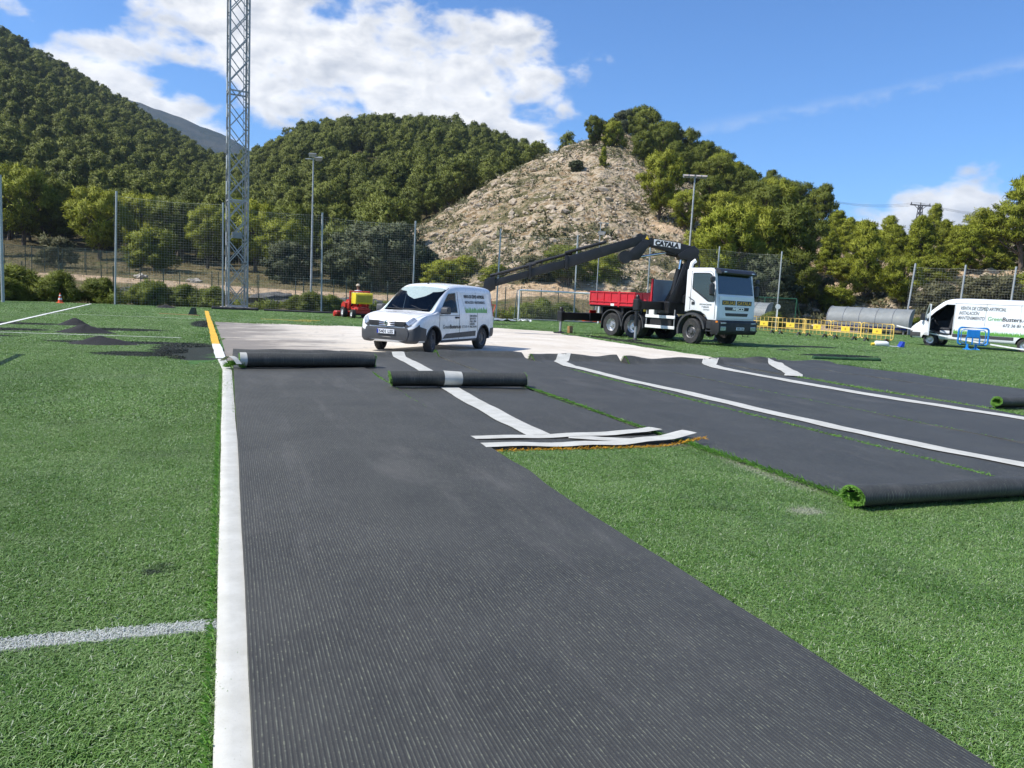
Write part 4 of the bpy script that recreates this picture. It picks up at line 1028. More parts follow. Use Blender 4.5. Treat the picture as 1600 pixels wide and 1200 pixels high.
# --- the wood on the left mountainside and the middle hill
def wood():
    R = random.Random(5); pts = []
    slope_u = np.linspace(-1.0, .2, 130); ys = np.arange(90, 480, 5.0)
    hor = {}
    for i, u in enumerate(slope_u):
        m = -9; arr = []
        for y in ys: arr.append(m); m = max(m, (ground_z(u * y, y) + 3.0) / y)
        hor[i] = arr
    for Yb in np.arange(96, 474, 4.7):
        w = Yb
        n = int(w * 1.14 / 4.9)
        for k in range(n):
            u = -.98 + 1.14 * (k + R.random()) / n; y = Yb + R.uniform(-2, 2); x = u * y; px = u * 1200 + 806
            lo = np.interp(px, [0, 400, 560, 640], [112, 108, 100, 96])
            if y < lo or rocky(x, y) > .15: continue
            if px > 600 and y < np.interp(px, RIDGE_PX, RIDGE_Y) + 14: continue
            gap = nz(x * .03, y * .03, 4.4)
            if gap > .46 and R.random() < .65: continue
            i = min(max(int((u + 1.0) / 1.2 * 129), 0), 129); j = min(max(int((y - 90) / 5), 0), len(ys) - 1)
            h = R.uniform(4.2, 9.4) * (1.0 if y < 300 else .92); z = ground_z(x, y)
            if (z + h) / y < hor[i][j] - .002: continue
            pts.append((y, x, z, h))
    pts.sort()
    near, far = pts[:230], pts[230:]
    for y, x, z, h in near:
        px = x / y * 1200 + 806
        lb = ('pine in the front rows of the wood on the left mountainside' if px < 390 else 'pine in the front rows of the wood on the middle hill')
        plant('wood_pine', 'wood', x, y, h, lb, 'tree', 'front pines of the left mountainside' if px < 390 else 'front pines of the middle hill', 1.0)
    protos = []; norms = []
    for s in (31, 32, 33, 34, 35):
        mb, cl, Rn = pine_shape(s, 'round' if s % 3 == 0 else 'crest', 32, False); V, NV = foliage(Rn, cl, 60, 4, .052, .021); norms.append(np.concatenate([np.tile([0, 0, 1.0], (len(mb.v), 1)), NV]))
        vs = [tuple(p) for p in mb.v] + [tuple(p) for p in V]; o = len(mb.v)
        protos.append((vs, list(mb.f) + [(o + i, o + i + 1, o + i + 2) for i in range(0, len(V), 3)], [1] * len(mb.f) + [0] * (len(V) // 3)))
    P = [(*W(x, y), z - .2, R.uniform(0, 6.28), h, R.randint(0, 4)) for y, x, z, h in far]
    o = gn_scatter('pine_forest', protos, P, [M_WOOD, M_BARK], np.concatenate(norms)); tag(o, 'dense pine wood covering the upper mountainside and the middle hill', 'forest', kind='stuff')
    print('wood', len(near), len(far))
wood()
# --- loose limestone and scrub on the bare hillside: nobody could count it
def hillside():
    R = random.Random(9); ico = bmesh.new(); bmesh.ops.create_icosphere(ico, subdivisions=1, radius=1); iv = [v.co.copy() for v in ico.verts]; jf = [tuple(v.index for v in f.verts) for f in ico.faces]; ico.free()
    m, x, b = newmat('limestone'); p = x.pos(); n = x.noise(p, 1.6, 7, .7); i = x.island()
    c = x.mix(n.step(.3, .7), (.36, .28, .19), (.56, .475, .355)); c = x.mix(i * .45, c, (.34, .27, .20)); x.link(c, b.inputs['Base Color']); b.inputs['Roughness'].default_value = .95
    mb = MB(); V = []; sc_c = []; nrock = 0
    while nrock < 5200:
        px = R.uniform(610, 1640); u = u_of(px); y = R.uniform(66, 190); x_ = u * y; r = rocky(x_, y)
        bank = px > 1030 and 66 < y < 112
        if R.random() > max(r, .28 if bank else 0) or y > np.interp(px, RIDGE_PX + [1300, 1700], RIDGE_Y + [112, 108]) + 3: continue
        if nz(x_ * .07, y * .07, 3) < -.18 and R.random() < .75: continue
        s = R.uniform(.10, .36) * (1.0 if R.random() < .95 else 2.4); z = ground_z(x_, y) + (.35 if r > .3 else 0)
        wx, wy = W(x_, y); q = Matrix.Rotation(R.uniform(0, 6.28), 4, 'Z') @ Matrix.Diagonal((s * R.uniform(.8, 1.7), s, s * R.uniform(.45, .9), 1))
        vs = [(q @ (v * R.uniform(.72, 1.2))) + Vector((wx, wy, z)) for v in iv]; mb.add(vs, jf); nrock += 1
    o = mb.build('hillside_rubble', m, fix=False); tag(o, 'pale limestone blocks strewn over the bare hill and banks', 'rocks', kind='stuff')
    T = []; k = 0; Rn = np.random.default_rng(4)
    while k < 4200:
        px = R.uniform(610, 1640); u = u_of(px); y = R.uniform(66, 192); x_ = u * y; r = rocky(x_, y); bank = px > 1030 and 66 < y < 114
        if R.random() > max(r, .5 if bank else 0): continue
        if nz(x_ * .05, y * .05, 8) < -.12 and R.random() < .7: continue
        s = R.uniform(.25, .62) * (1 if R.random() < .9 else 1.7); wx, wy = W(x_, y)
        T.append(foliage(Rn, [((wx, wy, ground_z(x_, y) + .3 + s * .3), s)], 12, 2, s * .7, s * .35)); k += 1
    o = link('hillside_scrub', tri_mesh('hillside_scrub', [np.concatenate(q) for q in zip(*T)], M_SCRUB)); tag(o, 'low grey green scrub dotted over the bare hill and banks', 'scrub', kind='stuff')
hillside()
# --- weeds and dry grass behind the back fence
def verge():
    R = np.random.default_rng(6); T = []
    for k in range(2600):
        px = R.uniform(-150, 1000); y = R.uniform(49.8, 90) if R.uniform() < .6 else R.uniform(78, 112); x_ = u_of(px) * y
        if 64 < y < 79 and R.uniform() < .85: continue
        X, Y = W(x_, y)
        if Y < 49.9 and X > -11: continue
        s = R.uniform(.10, .30); T.append(foliage(R, [((X, Y, ground_z(x_, y) + s * .35), s)], 10, 2, s * 1.1, s * .2, 1, .6))
    o = link('verge_weeds', tri_mesh('verge_weeds', [np.concatenate(q) for q in zip(*T)], leaf_material('dry weeds', (.10, .09, .035), (.19, .155, .065), (.27, .22, .11), .25))); tag(o, 'dry weeds on the verge behind the back fence', 'weeds', kind='stuff')
verge()
def verge_shrubs():
    R = np.random.default_rng(16); T = []
    for k in range(420):
        X = R.uniform(-14, 30); Y = R.uniform(49.3, 53.5) if X > -10 else R.uniform(46.5, 53); s = R.uniform(.14, .42) * (1.5 if R.uniform() < .12 else 1)
        if nz(X * .35, Y * .3, 2) < -.05: continue
        T.append(foliage(R, [((X + R.normal() * s * .5, Y + R.normal() * s * .5, s * R.uniform(.3, .9)), s * R.uniform(.6, 1)) for _ in range(3)], 26, 3, s * .55, s * .12, 1, .6))
    o = link('verge_shrubbery', tri_mesh('verge_shrubbery', [np.concatenate(q) for q in zip(*T)], M_BUSH)); tag(o, 'tangled low green growth along the back fence', 'shrubbery', kind='stuff')
verge_shrubs()
# ------------------------------------------------------------------ masts, fences, goal, dugouts, barriers
M_GALV = mat('galvanised steel', (.36, .37, .375), .5, .5, var=.2, scale=5, dirt=(.25, .22, .18), dirt_amt=.3)
M_POST = mat('grey painted post', (.40, .42, .42), .55, .3, var=.18, scale=4, dirt=(.2, .16, .12), dirt_amt=.3)
M_NET = mat('net string', (.50, .50, .42), .8, var=.2, scale=2)
M_WIRE = mat('green chain link', (.07, .10, .07), .6, .2, var=.25, scale=3)
M_DPOST = mat('dark green post', (.03, .05, .04), .5, .1, var=.2, scale=4)
M_WHITEP = mat('white painted metal', (.78, .78, .76), .4, var=.08, scale=4, dirt=(.35, .32, .27), dirt_amt=.35)
M_GREYP = mat('grey plastic', (.22, .23, .24), .5, var=.15)
M_BLACKP = mat('black plastic', (.022, .022, .024), .45, var=.2, scale=8)
M_RUBBER = mat('tyre rubber', (.026, .026, .027), .8, var=.25, scale=7, bump=.3, bscale=60, dirt=(.16, .14, .11), dirt_amt=.35)
def wires(mb, a, b, z0, z1, sp, r, horiz=True, vert=True, slant=0.0):
    """net between two feet a,b: thin strings as three sided prisms"""
    a, b = Vector(a), Vector(b); L = (b - a).length; d = (b - a) / L; n = Vector((-d.y, d.x, 0))
    def s(p, q): mb.tube([p, q], r, 3, 0, False)
    R = random.Random(int(L * 100))
    if vert:
        k = int(L / sp)
        for i in range(k + 1):
            p = a + d * (i * L / k) + n * (.03 * math.sin(i * .37)); s(p + Vector((0, 0, z0)), p + d * slant + Vector((0, 0, z1)))
    if horiz:
        k = int((z1 - z0) / sp)
        for i in range(k + 1):
            z = z0 + i * (z1 - z0) / k
            pts = [a + d * (L * t) + Vector((0, 0, z - (.10 * (i / k) * math.sin(t * PI) if i == k else .05 * math.sin(t * PI) * i / k))) for t in (0, .25, .5, .75, 1)]
            mb.tube(pts, r * (2.2 if i == k else 1), 3, 0, False)
# --- tall ball-stop fence along the end of the pitch
bs = thing('ball_stop_fence', 'tall net fence on grey posts along the far end of the pitch', 'fence', (-6.0, 48.3, 0))
PX = [-6.0 + 5.65 * k for k in range(9)]; PH = [6.15, 6.0, 5.9, 5.85, 5.8, 5.8, 5.8, 5.8, 5.8]
pm = MB(); pm.tube([(0, 0, -.2), (0, 0, 1.0)], .052, 10); pm.cyl((0, 0, .98), (0, 0, 1.02), .056, 10); post_me = pm.mesh('post', M_POST, smooth=40)
for k, (x, h) in enumerate(zip(PX, PH)):
    o = link('post', post_me, bs, (x + 6, 0, 0)); o.scale = (1, 1, h); o.rotation_euler = (rad(.4 * math.sin(k * 2.1)), rad(1.2 if k == 0 else .5 * math.cos(k * 1.7)), 0)
for k in range(8):
    mb = MB(); wires(mb, (PX[k] + 6, -.06, 0), (PX[k + 1] + 6, -.06, 0), .05, PH[k] - .15, .14, .0027)
    o = mb.build('net', M_NET, bs, fix=False); o['kind'] = 'stuff'
# corner post at the left with its net turning away
cpost = thing('corner_fence', 'tall corner post with net at the left edge', 'fence', (*W(-25.9, 38.9), 0))
o = link('post', post_me, cpost); o.scale = (1.5, 1.5, 6.2)
mb = MB(); wires(mb, (0, 0, 0), (-4.5, -4.0, 0), .05, 6.0, .15, .0032); o = mb.build('net', M_NET, cpost, fix=False); o['kind'] = 'stuff'
# --- net posts on the right sideline
rs = thing('sideline_fence', 'leaning grey net posts behind the long white van', 'fence', (*W(34.3, 68), 0))
pr = [W(34.3, 68), W(38.3, 67), W(42.0, 66), W(46, 65)]; a0 = Vector(pr[0])
for k, p in enumerate(pr):
    q = Vector(p) - a0; o = link('post', post_me, rs, (q.x, q.y, 0)); o.scale = (1.5, 1.5, 6.0); o.rotation_euler = (rad(1.0), rad(3.6 if k == 0 else 1.2), 0)
for k in range(3):
    p, q = Vector(pr[k]) - a0, Vector(pr[k + 1]) - a0; mb = MB(); wires(mb, (p.x, p.y, 0), (q.x, q.y, 0), .1, 5.8, .22, .0035); o = mb.build('net', M_NET, rs, fix=False); o['kind'] = 'stuff'
# --- low wire fence on dark posts behind
lf = thing('chain_link_fence', 'low dark wire fence along the sandy track', 'fence', (*W(-30, 58), 0)); o0 = Vector(W(-30, 58)); last = None
lp = MB(); lp.cyl((0, 0, -.3), (0, 0, 1.0), .035, 6); lp_me = lp.mesh('post', M_DPOST, smooth=40); R_ = random.Random(2)
for k in range(24):
    x = -46 + k * 2.9; y = 56.5 + .10 * x * .6 + 4 + .0; z = ground_z(x, y); q = Vector(W(x, y)) - o0; p = Vector((q.x, q.y, z))
    o = link('post', lp_me, lf, p); o.scale = (1, 1, 2.05)
    if last is not None:
        mb = MB(); n = 22
        for i in range(n): f = i / n; b = last.lerp(p, f); mb.tube([b, b + Vector((0, 0, 1.95))], .0022, 3, 0, False)
        for i in range(9): mb.tube([last + Vector((0, 0, .15 + i * .225)), p + Vector((0, 0, .15 + i * .225))], .0022 if i < 8 else .007, 3, 0, False)
        o = mb.build('wire_mesh', M_WIRE, lf, fix=False); o['kind'] = 'stuff'
    last = p
# second, nearer row of dark posts by the shrubs
nf = thing('boundary_fence', 'row of dark posts with wire just behind the tall net', 'fence', (-12, 51.5, 0)); last = None
for k in range(17):
    p = Vector((k * 2.75, .25 * math.sin(k), 0)); o = link('post', lp_me, nf, p); o.scale = (1, 1, 2.2)
    if last is not None:
        mb = MB(); n = 18
        for i in range(n): b = last.lerp(p, i / n); mb.tube([b, b + Vector((0, 0, 2.1))], .0018, 3, 0, False)
        for i in range(8): mb.tube([last + Vector((0, 0, .1 + i * .28)), p + Vector((0, 0, .1 + i * .28))], .0018 if i < 7 else .006, 3, 0, False)
        o = mb.build('wire_mesh', M_WIRE, nf, fix=False); o['kind'] = 'stuff'
    last = p
mb = MB(); mb.tube([(0, 0, 2.0), (1.6, 0, .0)], .03, 6); mb.build('brace', M_DPOST, nf)
# --- wire cage on the left
cg = thing('wire_cage', 'dark wire enclosure on the slope at the far left', 'enclosure', (*W(-44, 76), ground_z(-44, 76))); c0 = Vector(W(-44, 76)); z0 = ground_z(-44, 76)
corner = [(-49, 74), (-41.5, 74.5), (-39.6, 79), (-47, 80)]
for i in range(4):
    a, b = Vector(W(*corner[i])) - c0, Vector(W(*corner[(i + 1) % 4])) - c0; mb = MB()
    wires(mb, (a.x, a.y, 0), (b.x, b.y, 0), .0, 2.5, .16, .007); o = mb.build('wire_mesh', M_WIRE, cg, fix=False); o['kind'] = 'stuff'
    for f in (0, .33, .66):
        q = a.lerp(b, f); o = link('post', lp_me, cg, (q.x, q.y, -.2)); o.scale = (1.1, 1.1, 2.7)
# --- green cage and sign on the right
gc = thing('green_cage', 'green framed wire cage in the shade of the big pines', 'enclosure', (*W(21.2, 66), 0), wang(1, -.12)); M_GREEN = mat('green paint', (.02, .10, .05), .5, var=.2)
for x in (-2.6, 0, 2.6):
    mb = MB(); mb.cyl((x, 0, -.1), (x, 0, 2.5), .045, 8); mb.build('post', M_GREEN, gc, smooth=40)
for z in (.1, 2.5): mb = MB(); mb.cyl((-2.6, 0, z), (2.6, 0, z), .04, 8); mb.build('rail', M_GREEN, gc, smooth=40)
mb = MB(); mb.cyl((2.6, 0, 2.5), (3.4, .6, 0), .04, 8); mb.build('brace', M_GREEN, gc, smooth=40)
mb = MB(); wires(mb, (-6, .05, 0), (2.6, .05, 0), .1, 2.5, .12, .008); o = mb.build('wire_mesh', M_WIRE, gc, fix=False); o['kind'] = 'stuff'
sg = thing('round_sign', 'small white round sign on a thin pole before the green cage', 'sign', (*W(19.3, 57), 0))
mb = MB(); mb.cyl((0, 0, 0), (0, 0, 1.8), .035, 8); mb.build('pole', M_WHITEP, sg, smooth=40); mb = MB(); mb.tube([(0, -.03, 1.75), (0, .0, 1.75)], .19, 18); o = mb.build('sign_plate', M_WHITEP, sg, smooth=30); o.rotation_euler = (0, 0, YAW * -1)
# --- lattice floodlight mast
lm = thing('lattice_mast', 'tall grey steel lattice mast rising out of the picture', 'mast', (*W(-16.55, 45.7), 0), rad(8)); s = .52; H = 27.0
for sx in (-1, 1):
    for sy in (-1, 1):
        mb = MB(); mb.box((sx * s, sy * s, H / 2), (.10, .02, H)); mb.box((sx * (s + .042), sy * (s - .05 * 1), H / 2), (.016, .10, H)); mb.build('leg', M_GALV, lm)
P_ = 1.28; NP = int(H / P_)
def brace_mesh(up):
    mb = MB(); z = (0, P_) if up else (P_, 0); mb.bar((-s, 0, z[0]), (s, 0, z[1]), .012, .055); return mb.mesh('brace', M_GALV)
bmA, bmB = brace_mesh(True), brace_mesh(False)
for f in range(4):
    for k in range(NP):
        for me, off in ((bmA, s + .012), (bmB, s - .012)):
            a = f * PI / 2; o = link('brace', me, lm, (math.sin(a) * off, -math.cos(a) * off, .15 + k * P_ + (0 if f % 2 == 0 else .0)), a)
for z in (.2, 6.3, 12.4, 18.5, 24.6):
    for f in range(4):
        a = f * PI / 2; mb = MB(); mb.bar((-s, -s - .03, z), (s, -s - .03, z), .02, .09); o = mb.build('ring_bar', M_GALV, lm); o.rotation_euler = (0, 0, a)
mb = MB()
for x in (s - .32, s + .02): mb.cyl((x, -s - .09, .3), (x, -s - .09, H), .018, 6)
for k in range(int(H / .3)): mb.cyl((s - .32, -s - .09, .4 + k * .3), (s + .02, -s - .09, .4 + k * .3), .011, 5)
mb.build('ladder', M_GALV, lm)
mb = MB(); mb.box((-.1, -s - .1, 4.3), (.55, .12, .35), .01); mb.build('control_box', M_GREYP, lm)
mb = MB()
for k in range(9): mb.box((-s - .08, 0, 1.2 + k * 1.45), (.05, .07, .75), .01)
mb.build('cable_clips', M_WHITEP, lm)
mb = MB(); mb.box((0, 0, H + .05), (2.6, 1.4, .1)); mb.build('platform', M_GALV, lm)
mb = MB(); mb.box((0, 0, .05), (1.7, 1.7, .16), .03); mb.build('footing', mat('pale concrete', (.5, .46, .40)), lm)
# --- lamp poles
def lamp_pole(x, y, h, label, heads, r=.085, z=None):
    z = ground_z(x, y) if z is None else z; t = thing('lamp_pole', label, 'lamp', (*W(x, y), z), -YAW)
    mb = MB(); mb.tube([(0, 0, -.3), (0, 0, h * .5), (0, 0, h)], [r, r * .8, r * .55], 10); mb.build('pole', M_POST, t, smooth=40)
    mb = MB(); mb.bar((-.6 if len(heads) > 1 else -.15, 0, h - .05), (.65, 0, h - .05), .06, .06); mb.build('cross_arm', M_POST, t)
    for hx, hz, a in heads:
        mb = MB(); T = Matrix.Translation((hx, -.12, h + hz)) @ Matrix.Rotation(a, 4, 'X')
        mb.prism(rounded([(-.22, -.08), (.22, -.08), (.30, .20), (-.30, .20)], .04, 2), -.06, .16, 'y', 0, T); hd = mb.build('floodlight', M_GALV, t, smooth=35)
        mb = MB(); mb.box((0, -.07, .05), (.4, .012, .2), 0, 0, T); mb.build('lens', mat('lamp glass', (.5, .42, .35), .15, var=.2), hd)
    return t
lamp_pole(u_of(487) * 60, 60, 11.05, 'tall slim lamp pole with a pair of floodlights behind the net', [(-.05, .15, .3), (.42, -.12, .5)], z=.2)
lamp_pole(u_of(1069) * 75, 75, 11.0, 'twin headed lamp pole rising in front of the rocky hill', [(-.85, .05, -.9), (-.3, .05, -.9), (.35, .05, -.9), (.9, .05, -.9)], .12)
lamp_pole(u_of(930) * 60, 60, 7.2, 'slim grey pole with a small box in front of the bare slope', [(.12, -.9, 0)], .05)
# --- power line masts and wires
M_MAST = mat('weathered mast steel', (.10, .10, .105), .6, .4, var=.2)
def power_mast(x, y, h, label, w=1.1, box=True):
    z = ground_z(x, y); t = thing('power_mast', label, 'power mast', (*W(x, y), z), -YAW + .2)
    for sx in (-1, 1):
        for sy in (-1, 1): mb = MB(); mb.bar((sx * w / 2, sy * w / 2, -.5), (sx * .22, sy * .22, h), .11, .11); mb.build('leg', M_MAST, t)
    n = 9
    for k in range(n):
        a, b = k / n, (k + 1) / n; wa, wb = w / 2 + (.22 - w / 2) * a, w / 2 + (.22 - w / 2) * b
        mb = MB()
        for f in range(4):
            T = Matrix.Rotation(f * PI / 2, 4, 'Z'); mb.bar((-wa, -wa, a * h), (wb, -wb, b * h), .05, .05, M=T); mb.bar((wa, -wa, a * h), (-wb, -wb, b * h), .05, .05, M=T)
        mb.build('lattice_section', M_MAST, t)
    mb = MB(); mb.bar((-1.9, 0, h), (1.9, 0, h), .16, .16); mb.bar((-1.2, 0, h + .02), (0, 0, h - .9), .07, .07); mb.bar((1.2, 0, h + .02), (0, 0, h - .9), .07, .07); mb.build('cross_arm', M_MAST, t)
    for q in (-1.7, 0, 1.7): mb = MB(); mb.lathe([(.02, 0), (.10, .05), (.05, .12), (.10, .18), (.05, .25), (.09, .3), (.02, .36)], 8, 0, Matrix.Translation((q, 0, h + .06))); mb.build('insulator', M_BLACKP, t)
    if box: mb = MB(); mb.box((.75, -.1, h * .62), (.9, .7, 1.0), .06); mb.box((.75, -.1, h * .62 + .6), (.5, .3, .25), .03); mb.build('transformer', M_BLACKP, t)
    return t
power_mast(u_of(1416) * 128, 128, 7.6, 'lattice power mast with a transformer against the cloud'); power_mast(u_of(1222) * 150, 150, 6.2, 'short power mast on the ridge behind the big pines', .8, False)
za, zb = ground_z(u_of(1416) * 128, 128) + 7.9, ground_z(u_of(1222) * 150, 150) + 6.5
A_, B_ = Vector((*W(u_of(1222) * 150, 150), zb)), Vector((*W(u_of(1416) * 128, 128), za)); C_ = Vector((*W(u_of(1800) * 100, 100), za - 2)); D_ = Vector((*W(u_of(1000) * 260, 260), zb - 3))
for k in range(3):
    mb = MB(); off = Vector((*W(0, 1), 0)) * 0 + Vector((*W(.9 * (k - 1), 1.2 * (k - 1)), 0))
    for p, q, sag in ((A_, B_, 1.4), (B_, C_, 2.2), (D_, A_, 2.0)): mb.tube([p.lerp(q, f / 10) + off - Vector((0, 0, sag * 4 * (f / 10) * (1 - f / 10))) for f in range(11)], .015, 4, 0, False)
    tag(mb.build('power_cable', M_BLACKP, None, fix=False), ('lowest', 'middle', 'upper')[k] + ' thin cable strung between the two power masts', 'cable', 'power cables')
# --- portable goal
def goal(x, y, rz, w, h, d, label, nets=True):
    t = thing('football_goal', label, 'goal', (x, y, 0), rz)
    for q in (-w / 2, w / 2): mb = MB(); mb.cyl((q, 0, 0), (q, 0, h), .055, 12); mb.build('post', M_WHITEP, t, smooth=40)
    mb = MB(); mb.cyl((-w / 2, 0, h), (w / 2, 0, h), .055, 12); mb.build('crossbar', M_WHITEP, t, smooth=40)
    for q in (-w / 2, w / 2):
        mb = MB(); mb.tube([(q, 0, h - .02), (q, .85, h - .02), (q, d, .06)], .03, 8); mb.build('side_frame', M_GALV, t, smooth=40)
        mb = MB(); mb.cyl((q, 0, .05), (q, d, .05), .03, 8); mb.build('ground_bar', M_GALV, t, smooth=40); mb = MB(); mb.cyl((q, .85, h - .05), (q, .06, .3), .02, 6); mb.build('strut', M_GALV, t)
    mb = MB(); mb.cyl((-w / 2, d, .05), (w / 2, d, .05), .03, 8); mb.build('ground_bar', M_GALV, t, smooth=40)
    if nets:
        mb = MB(); n = int(w / .14)
        for i in range(n + 1): q = -w / 2 + i * w / n; mb.tube([(q, .02, h), (q, .85, h - .06), (q, d, .06)], .003, 3, 0, False)
        for z in np.linspace(.1, h - .1, 13): f = (h - z) / h; yy = .85 + (d - .85) * f; mb.tube([(-w / 2, yy, z), (w / 2, yy, z)], .003, 3, 0, False)
        o = mb.build('net', M_NET, t, fix=False); o['kind'] = 'stuff'
    return t
gx, gy = W(.2, 51.0); gx2, gy2 = W(5.6, 52.0)
goal((gx + gx2) / 2, (gy + gy2) / 2, math.atan2(gy2 - gy, gx2 - gx), math.hypot(gx2 - gx, gy2 - gy), 2.0, 1.6, 'white portable goal standing at the far end behind the truck bed')
# a second goal stands just out of the picture on the left; only its shadow shows
sh = Vector(W(-9.41, 14.65)); hs = Vector((SUN.x, SUN.y)).normalized() * (2.0 / math.tan(SUN_EL)); c = sh + hs
ang = math.atan2(*reversed(Vector(W(-8.66 + 9.41, 12.89 - 14.65)))); dd = Vector((math.cos(ang), math.sin(ang)))
gc_ = c + dd * 3.0
goal(gc_.x, gc_.y, ang + PI, 6.0, 2.0, 1.4, 'portable goal beside the pitch out of view', False)
# --- dugouts
M_POLY = mat('grey polycarbonate', (.19, .205, .205), .6, var=.12, scale=2, dirt=(.3, .27, .2), dirt_amt=.3); M_BLUE = mat('blue plastic', (.012, .05, .42), .4, var=.2)
def dugout(x, y, rz, L, label):
    t = thing('dugout', label, 'dugout', (*W(x, y), 0), rz)
    arc = [(1.25 - 1.25 * math.cos(a), .85 + 1.2 * math.sin(a)) for a in np.linspace(-.25, 1.80, 15)]
    n = 5
    for k in range(n):
        a, b = -L / 2 + k * L / n, -L / 2 + (k + 1) * L / n; mb = MB(); mb.grid([[(u, p[0], p[1]) for p in arc] for u in (a + .03, (a + b) / 2, b - .03)]); mb.grid([[(u, p[0] + .012, p[1] - .012) for p in arc] for u in (a + .03, b - .03)], flip=True)
        mb.build('roof_panel', M_POLY, t, smooth=60, fix=False)
    for k in range(n + 1):
        u = -L / 2 + k * L / n; mb = MB(); mb.tube([(u, 0, 0)] + [(u, p[0] - .01, p[1] + .012) for p in arc], .028, 6); mb.build('rib', M_GALV, t, smooth=50)
    for u in (-L / 2, L / 2):
        mb = MB(); poly = [(0, .05)] + arc + [(1.0, 1.0), (1.0, .05)]; mb.prism(poly, u - .008, u + .008, 'x'); mb.build('side_panel', M_POLY, t)
    mb = MB(); mb.cyl((-L / 2, arc[-1][0], arc[-1][1]), (L / 2, arc[-1][0], arc[-1][1]), .03, 8); mb.build('front_rail', M_GALV, t, smooth=40)
    mb = MB(); mb.box((0, .45, .32), (L - .3, .1, .06), .01)
    for u in (-L / 2 + .4, 0, L / 2 - .4): mb.box((u, .45, .16), (.06, .3, .3))
    mb.build('bench_frame', M_GALV, t)
    ns = int((L - .3) / .5)
    for k in range(ns):
        u = -L / 2 + .15 + (k + .5) * (L - .3) / ns; mb = MB(); mb.prism(rounded([(.20, .40), (.66, .37), (.68, .43), (.27, .47), (.16, .80), (.10, .80)], .03, 2), u - .2, u + .2, 'x'); mb.build('seat', M_BLUE, t, smooth=40)
    return t
dugout(28.6, 63.0, wang(1, -.9), 6.4, 'curved grey dugout with blue seats left of the long van'); dugout(18.0, 63.6, wang(1, -.9), 5.2, 'dugout mostly hidden behind the truck cab')
# --- crowd barriers
M_YEL = mat('yellow plastic', (.80, .55, .14), .42, var=.12, scale=5, dirt=(.45, .36, .2), dirt_amt=.4); M_YEL2 = mat('yellow plate', (.82, .60, .06), .45, var=.1); M_BBL = mat('bright blue plastic', (.012, .22, .66), .4, var=.12)
def barrier_frame(mb, w=2.0, z0=.18, z1=1.05, r=.03, nv=6, nh=3):
    ring = rounded([(-w / 2, z0), (w / 2, z0), (w / 2, z1), (-w / 2, z1)], .16, 4); mb.tube([(p[0], 0, p[1]) for p in ring], r, 8, closed=True)
def yellow_barrier():
    t = thing('crowd_barrier', '-', 'barrier', (0, 0, 0)); mb = MB(); barrier_frame(mb); mb.build('frame', M_YEL, t, smooth=50)
    for k in range(7):
        x = -.84 + k * .28; mb = MB(); mb.cyl((x, 0, .18), (x, 0, 1.05), .016, 6); mb.build('upright', M_YEL, t, smooth=50)
    for z in (.42, .76): mb = MB(); mb.bar((-1, 0, z), (1, 0, z), .032, .036, .006); mb.build('rail', M_YEL, t)
    mb = MB(); mb.box((0, 0, .62), (.56, .045, .30), .01); pl = mb.build('plate', M_YEL2, t)
    mb = MB(); mb.prism([(0, .09), (-.02, .02), (-.09, 0), (-.02, -.02), (0, -.09), (.02, -.02), (.09, 0), (.02, .02)], -.028, -.024, 'y', 0, Matrix.Translation((0, 0, .62))); mb.build('printed_star', mat('brown print', (.3, .12, .02), .6), pl)
    for x in (-.62, .62): mb = MB(); mb.prism([(-.24, 0), (-.19, 0), (-.03, .17), (.03, .17), (.19, 0), (.24, 0), (.24, .03), (.06, .24), (-.06, .24), (-.24, .03)], x - .04, x + .04, 'x'); mb.build('foot', M_BLACKP, t)
    return t
yb = yellow_barrier(); pos = [(14.95, 48.6), (16.65, 47.75), (18.15, 46.65), (19.55, 45.25), (20.75, 43.7), (22.0, 42.2)]
yl = ['yellow crowd barrier half hidden behind the truck', 'yellow crowd barrier nearest the truck, second of the row', 'yellow crowd barrier, third from the truck', 'yellow crowd barrier next to last before the white vans', 'yellow crowd barrier at the open end of the row before the dugout', '']
pos = [(15.35, 47.5), (17.0, 46.65), (18.3, 45.75), (19.35, 44.5), (20.4, 43.3)]
pos = [(16.0, 49.6), (17.2, 48.2), (18.25, 46.6), (19.2, 44.8), (20.2, 43.0)]
for k in range(5):
    o = yb if k == 0 else copy_tree(yb); o.location = (*W(*pos[k]), 0); a = Vector(pos[min(k + 1, 4)]) - Vector(pos[max(k - 1, 0)]); o.rotation_euler = (0, 0, wang(*a) + (.06 * math.sin(k * 2.3)))
    tag(o, yl[k], 'barrier', 'yellow crowd barriers in a row')
bb = thing('crowd_barrier', 'single blue plastic crowd barrier in front of the long van', 'barrier', (*W(22.95, 38.6), 0), wang(1, -.1))
mb = MB(); barrier_frame(mb, 1.42, .28, 1.12, .045); mb.build('frame', M_BBL, bb, smooth=50)
mb = MB(); barrier_frame(mb, 1.16, .36, 1.02, .02); mb.build('inner_frame', M_BBL, bb, smooth=50)
mb = MB(); mb.box((0, 0, .82), (.62, .05, .38), .015); mb.build('plate', M_BBL, bb)
for x in (-.32, -.02, .32): mb = MB(); mb.bar((x, 0, .3), (x, 0, .66), .05, .05); mb.build('upright', M_BBL, bb)
for x in (-.36, .26): mb = MB(); mb.prism([(-.26, 0), (.26, 0), (.26, .03), (.06, .12), (.04, .32), (-.04, .32), (-.06, .12), (-.26, .03)], x - .03, x + .03, 'x'); o = mb.build('foot', M_BBL, bb); o.rotation_euler = (0, 0, .5)
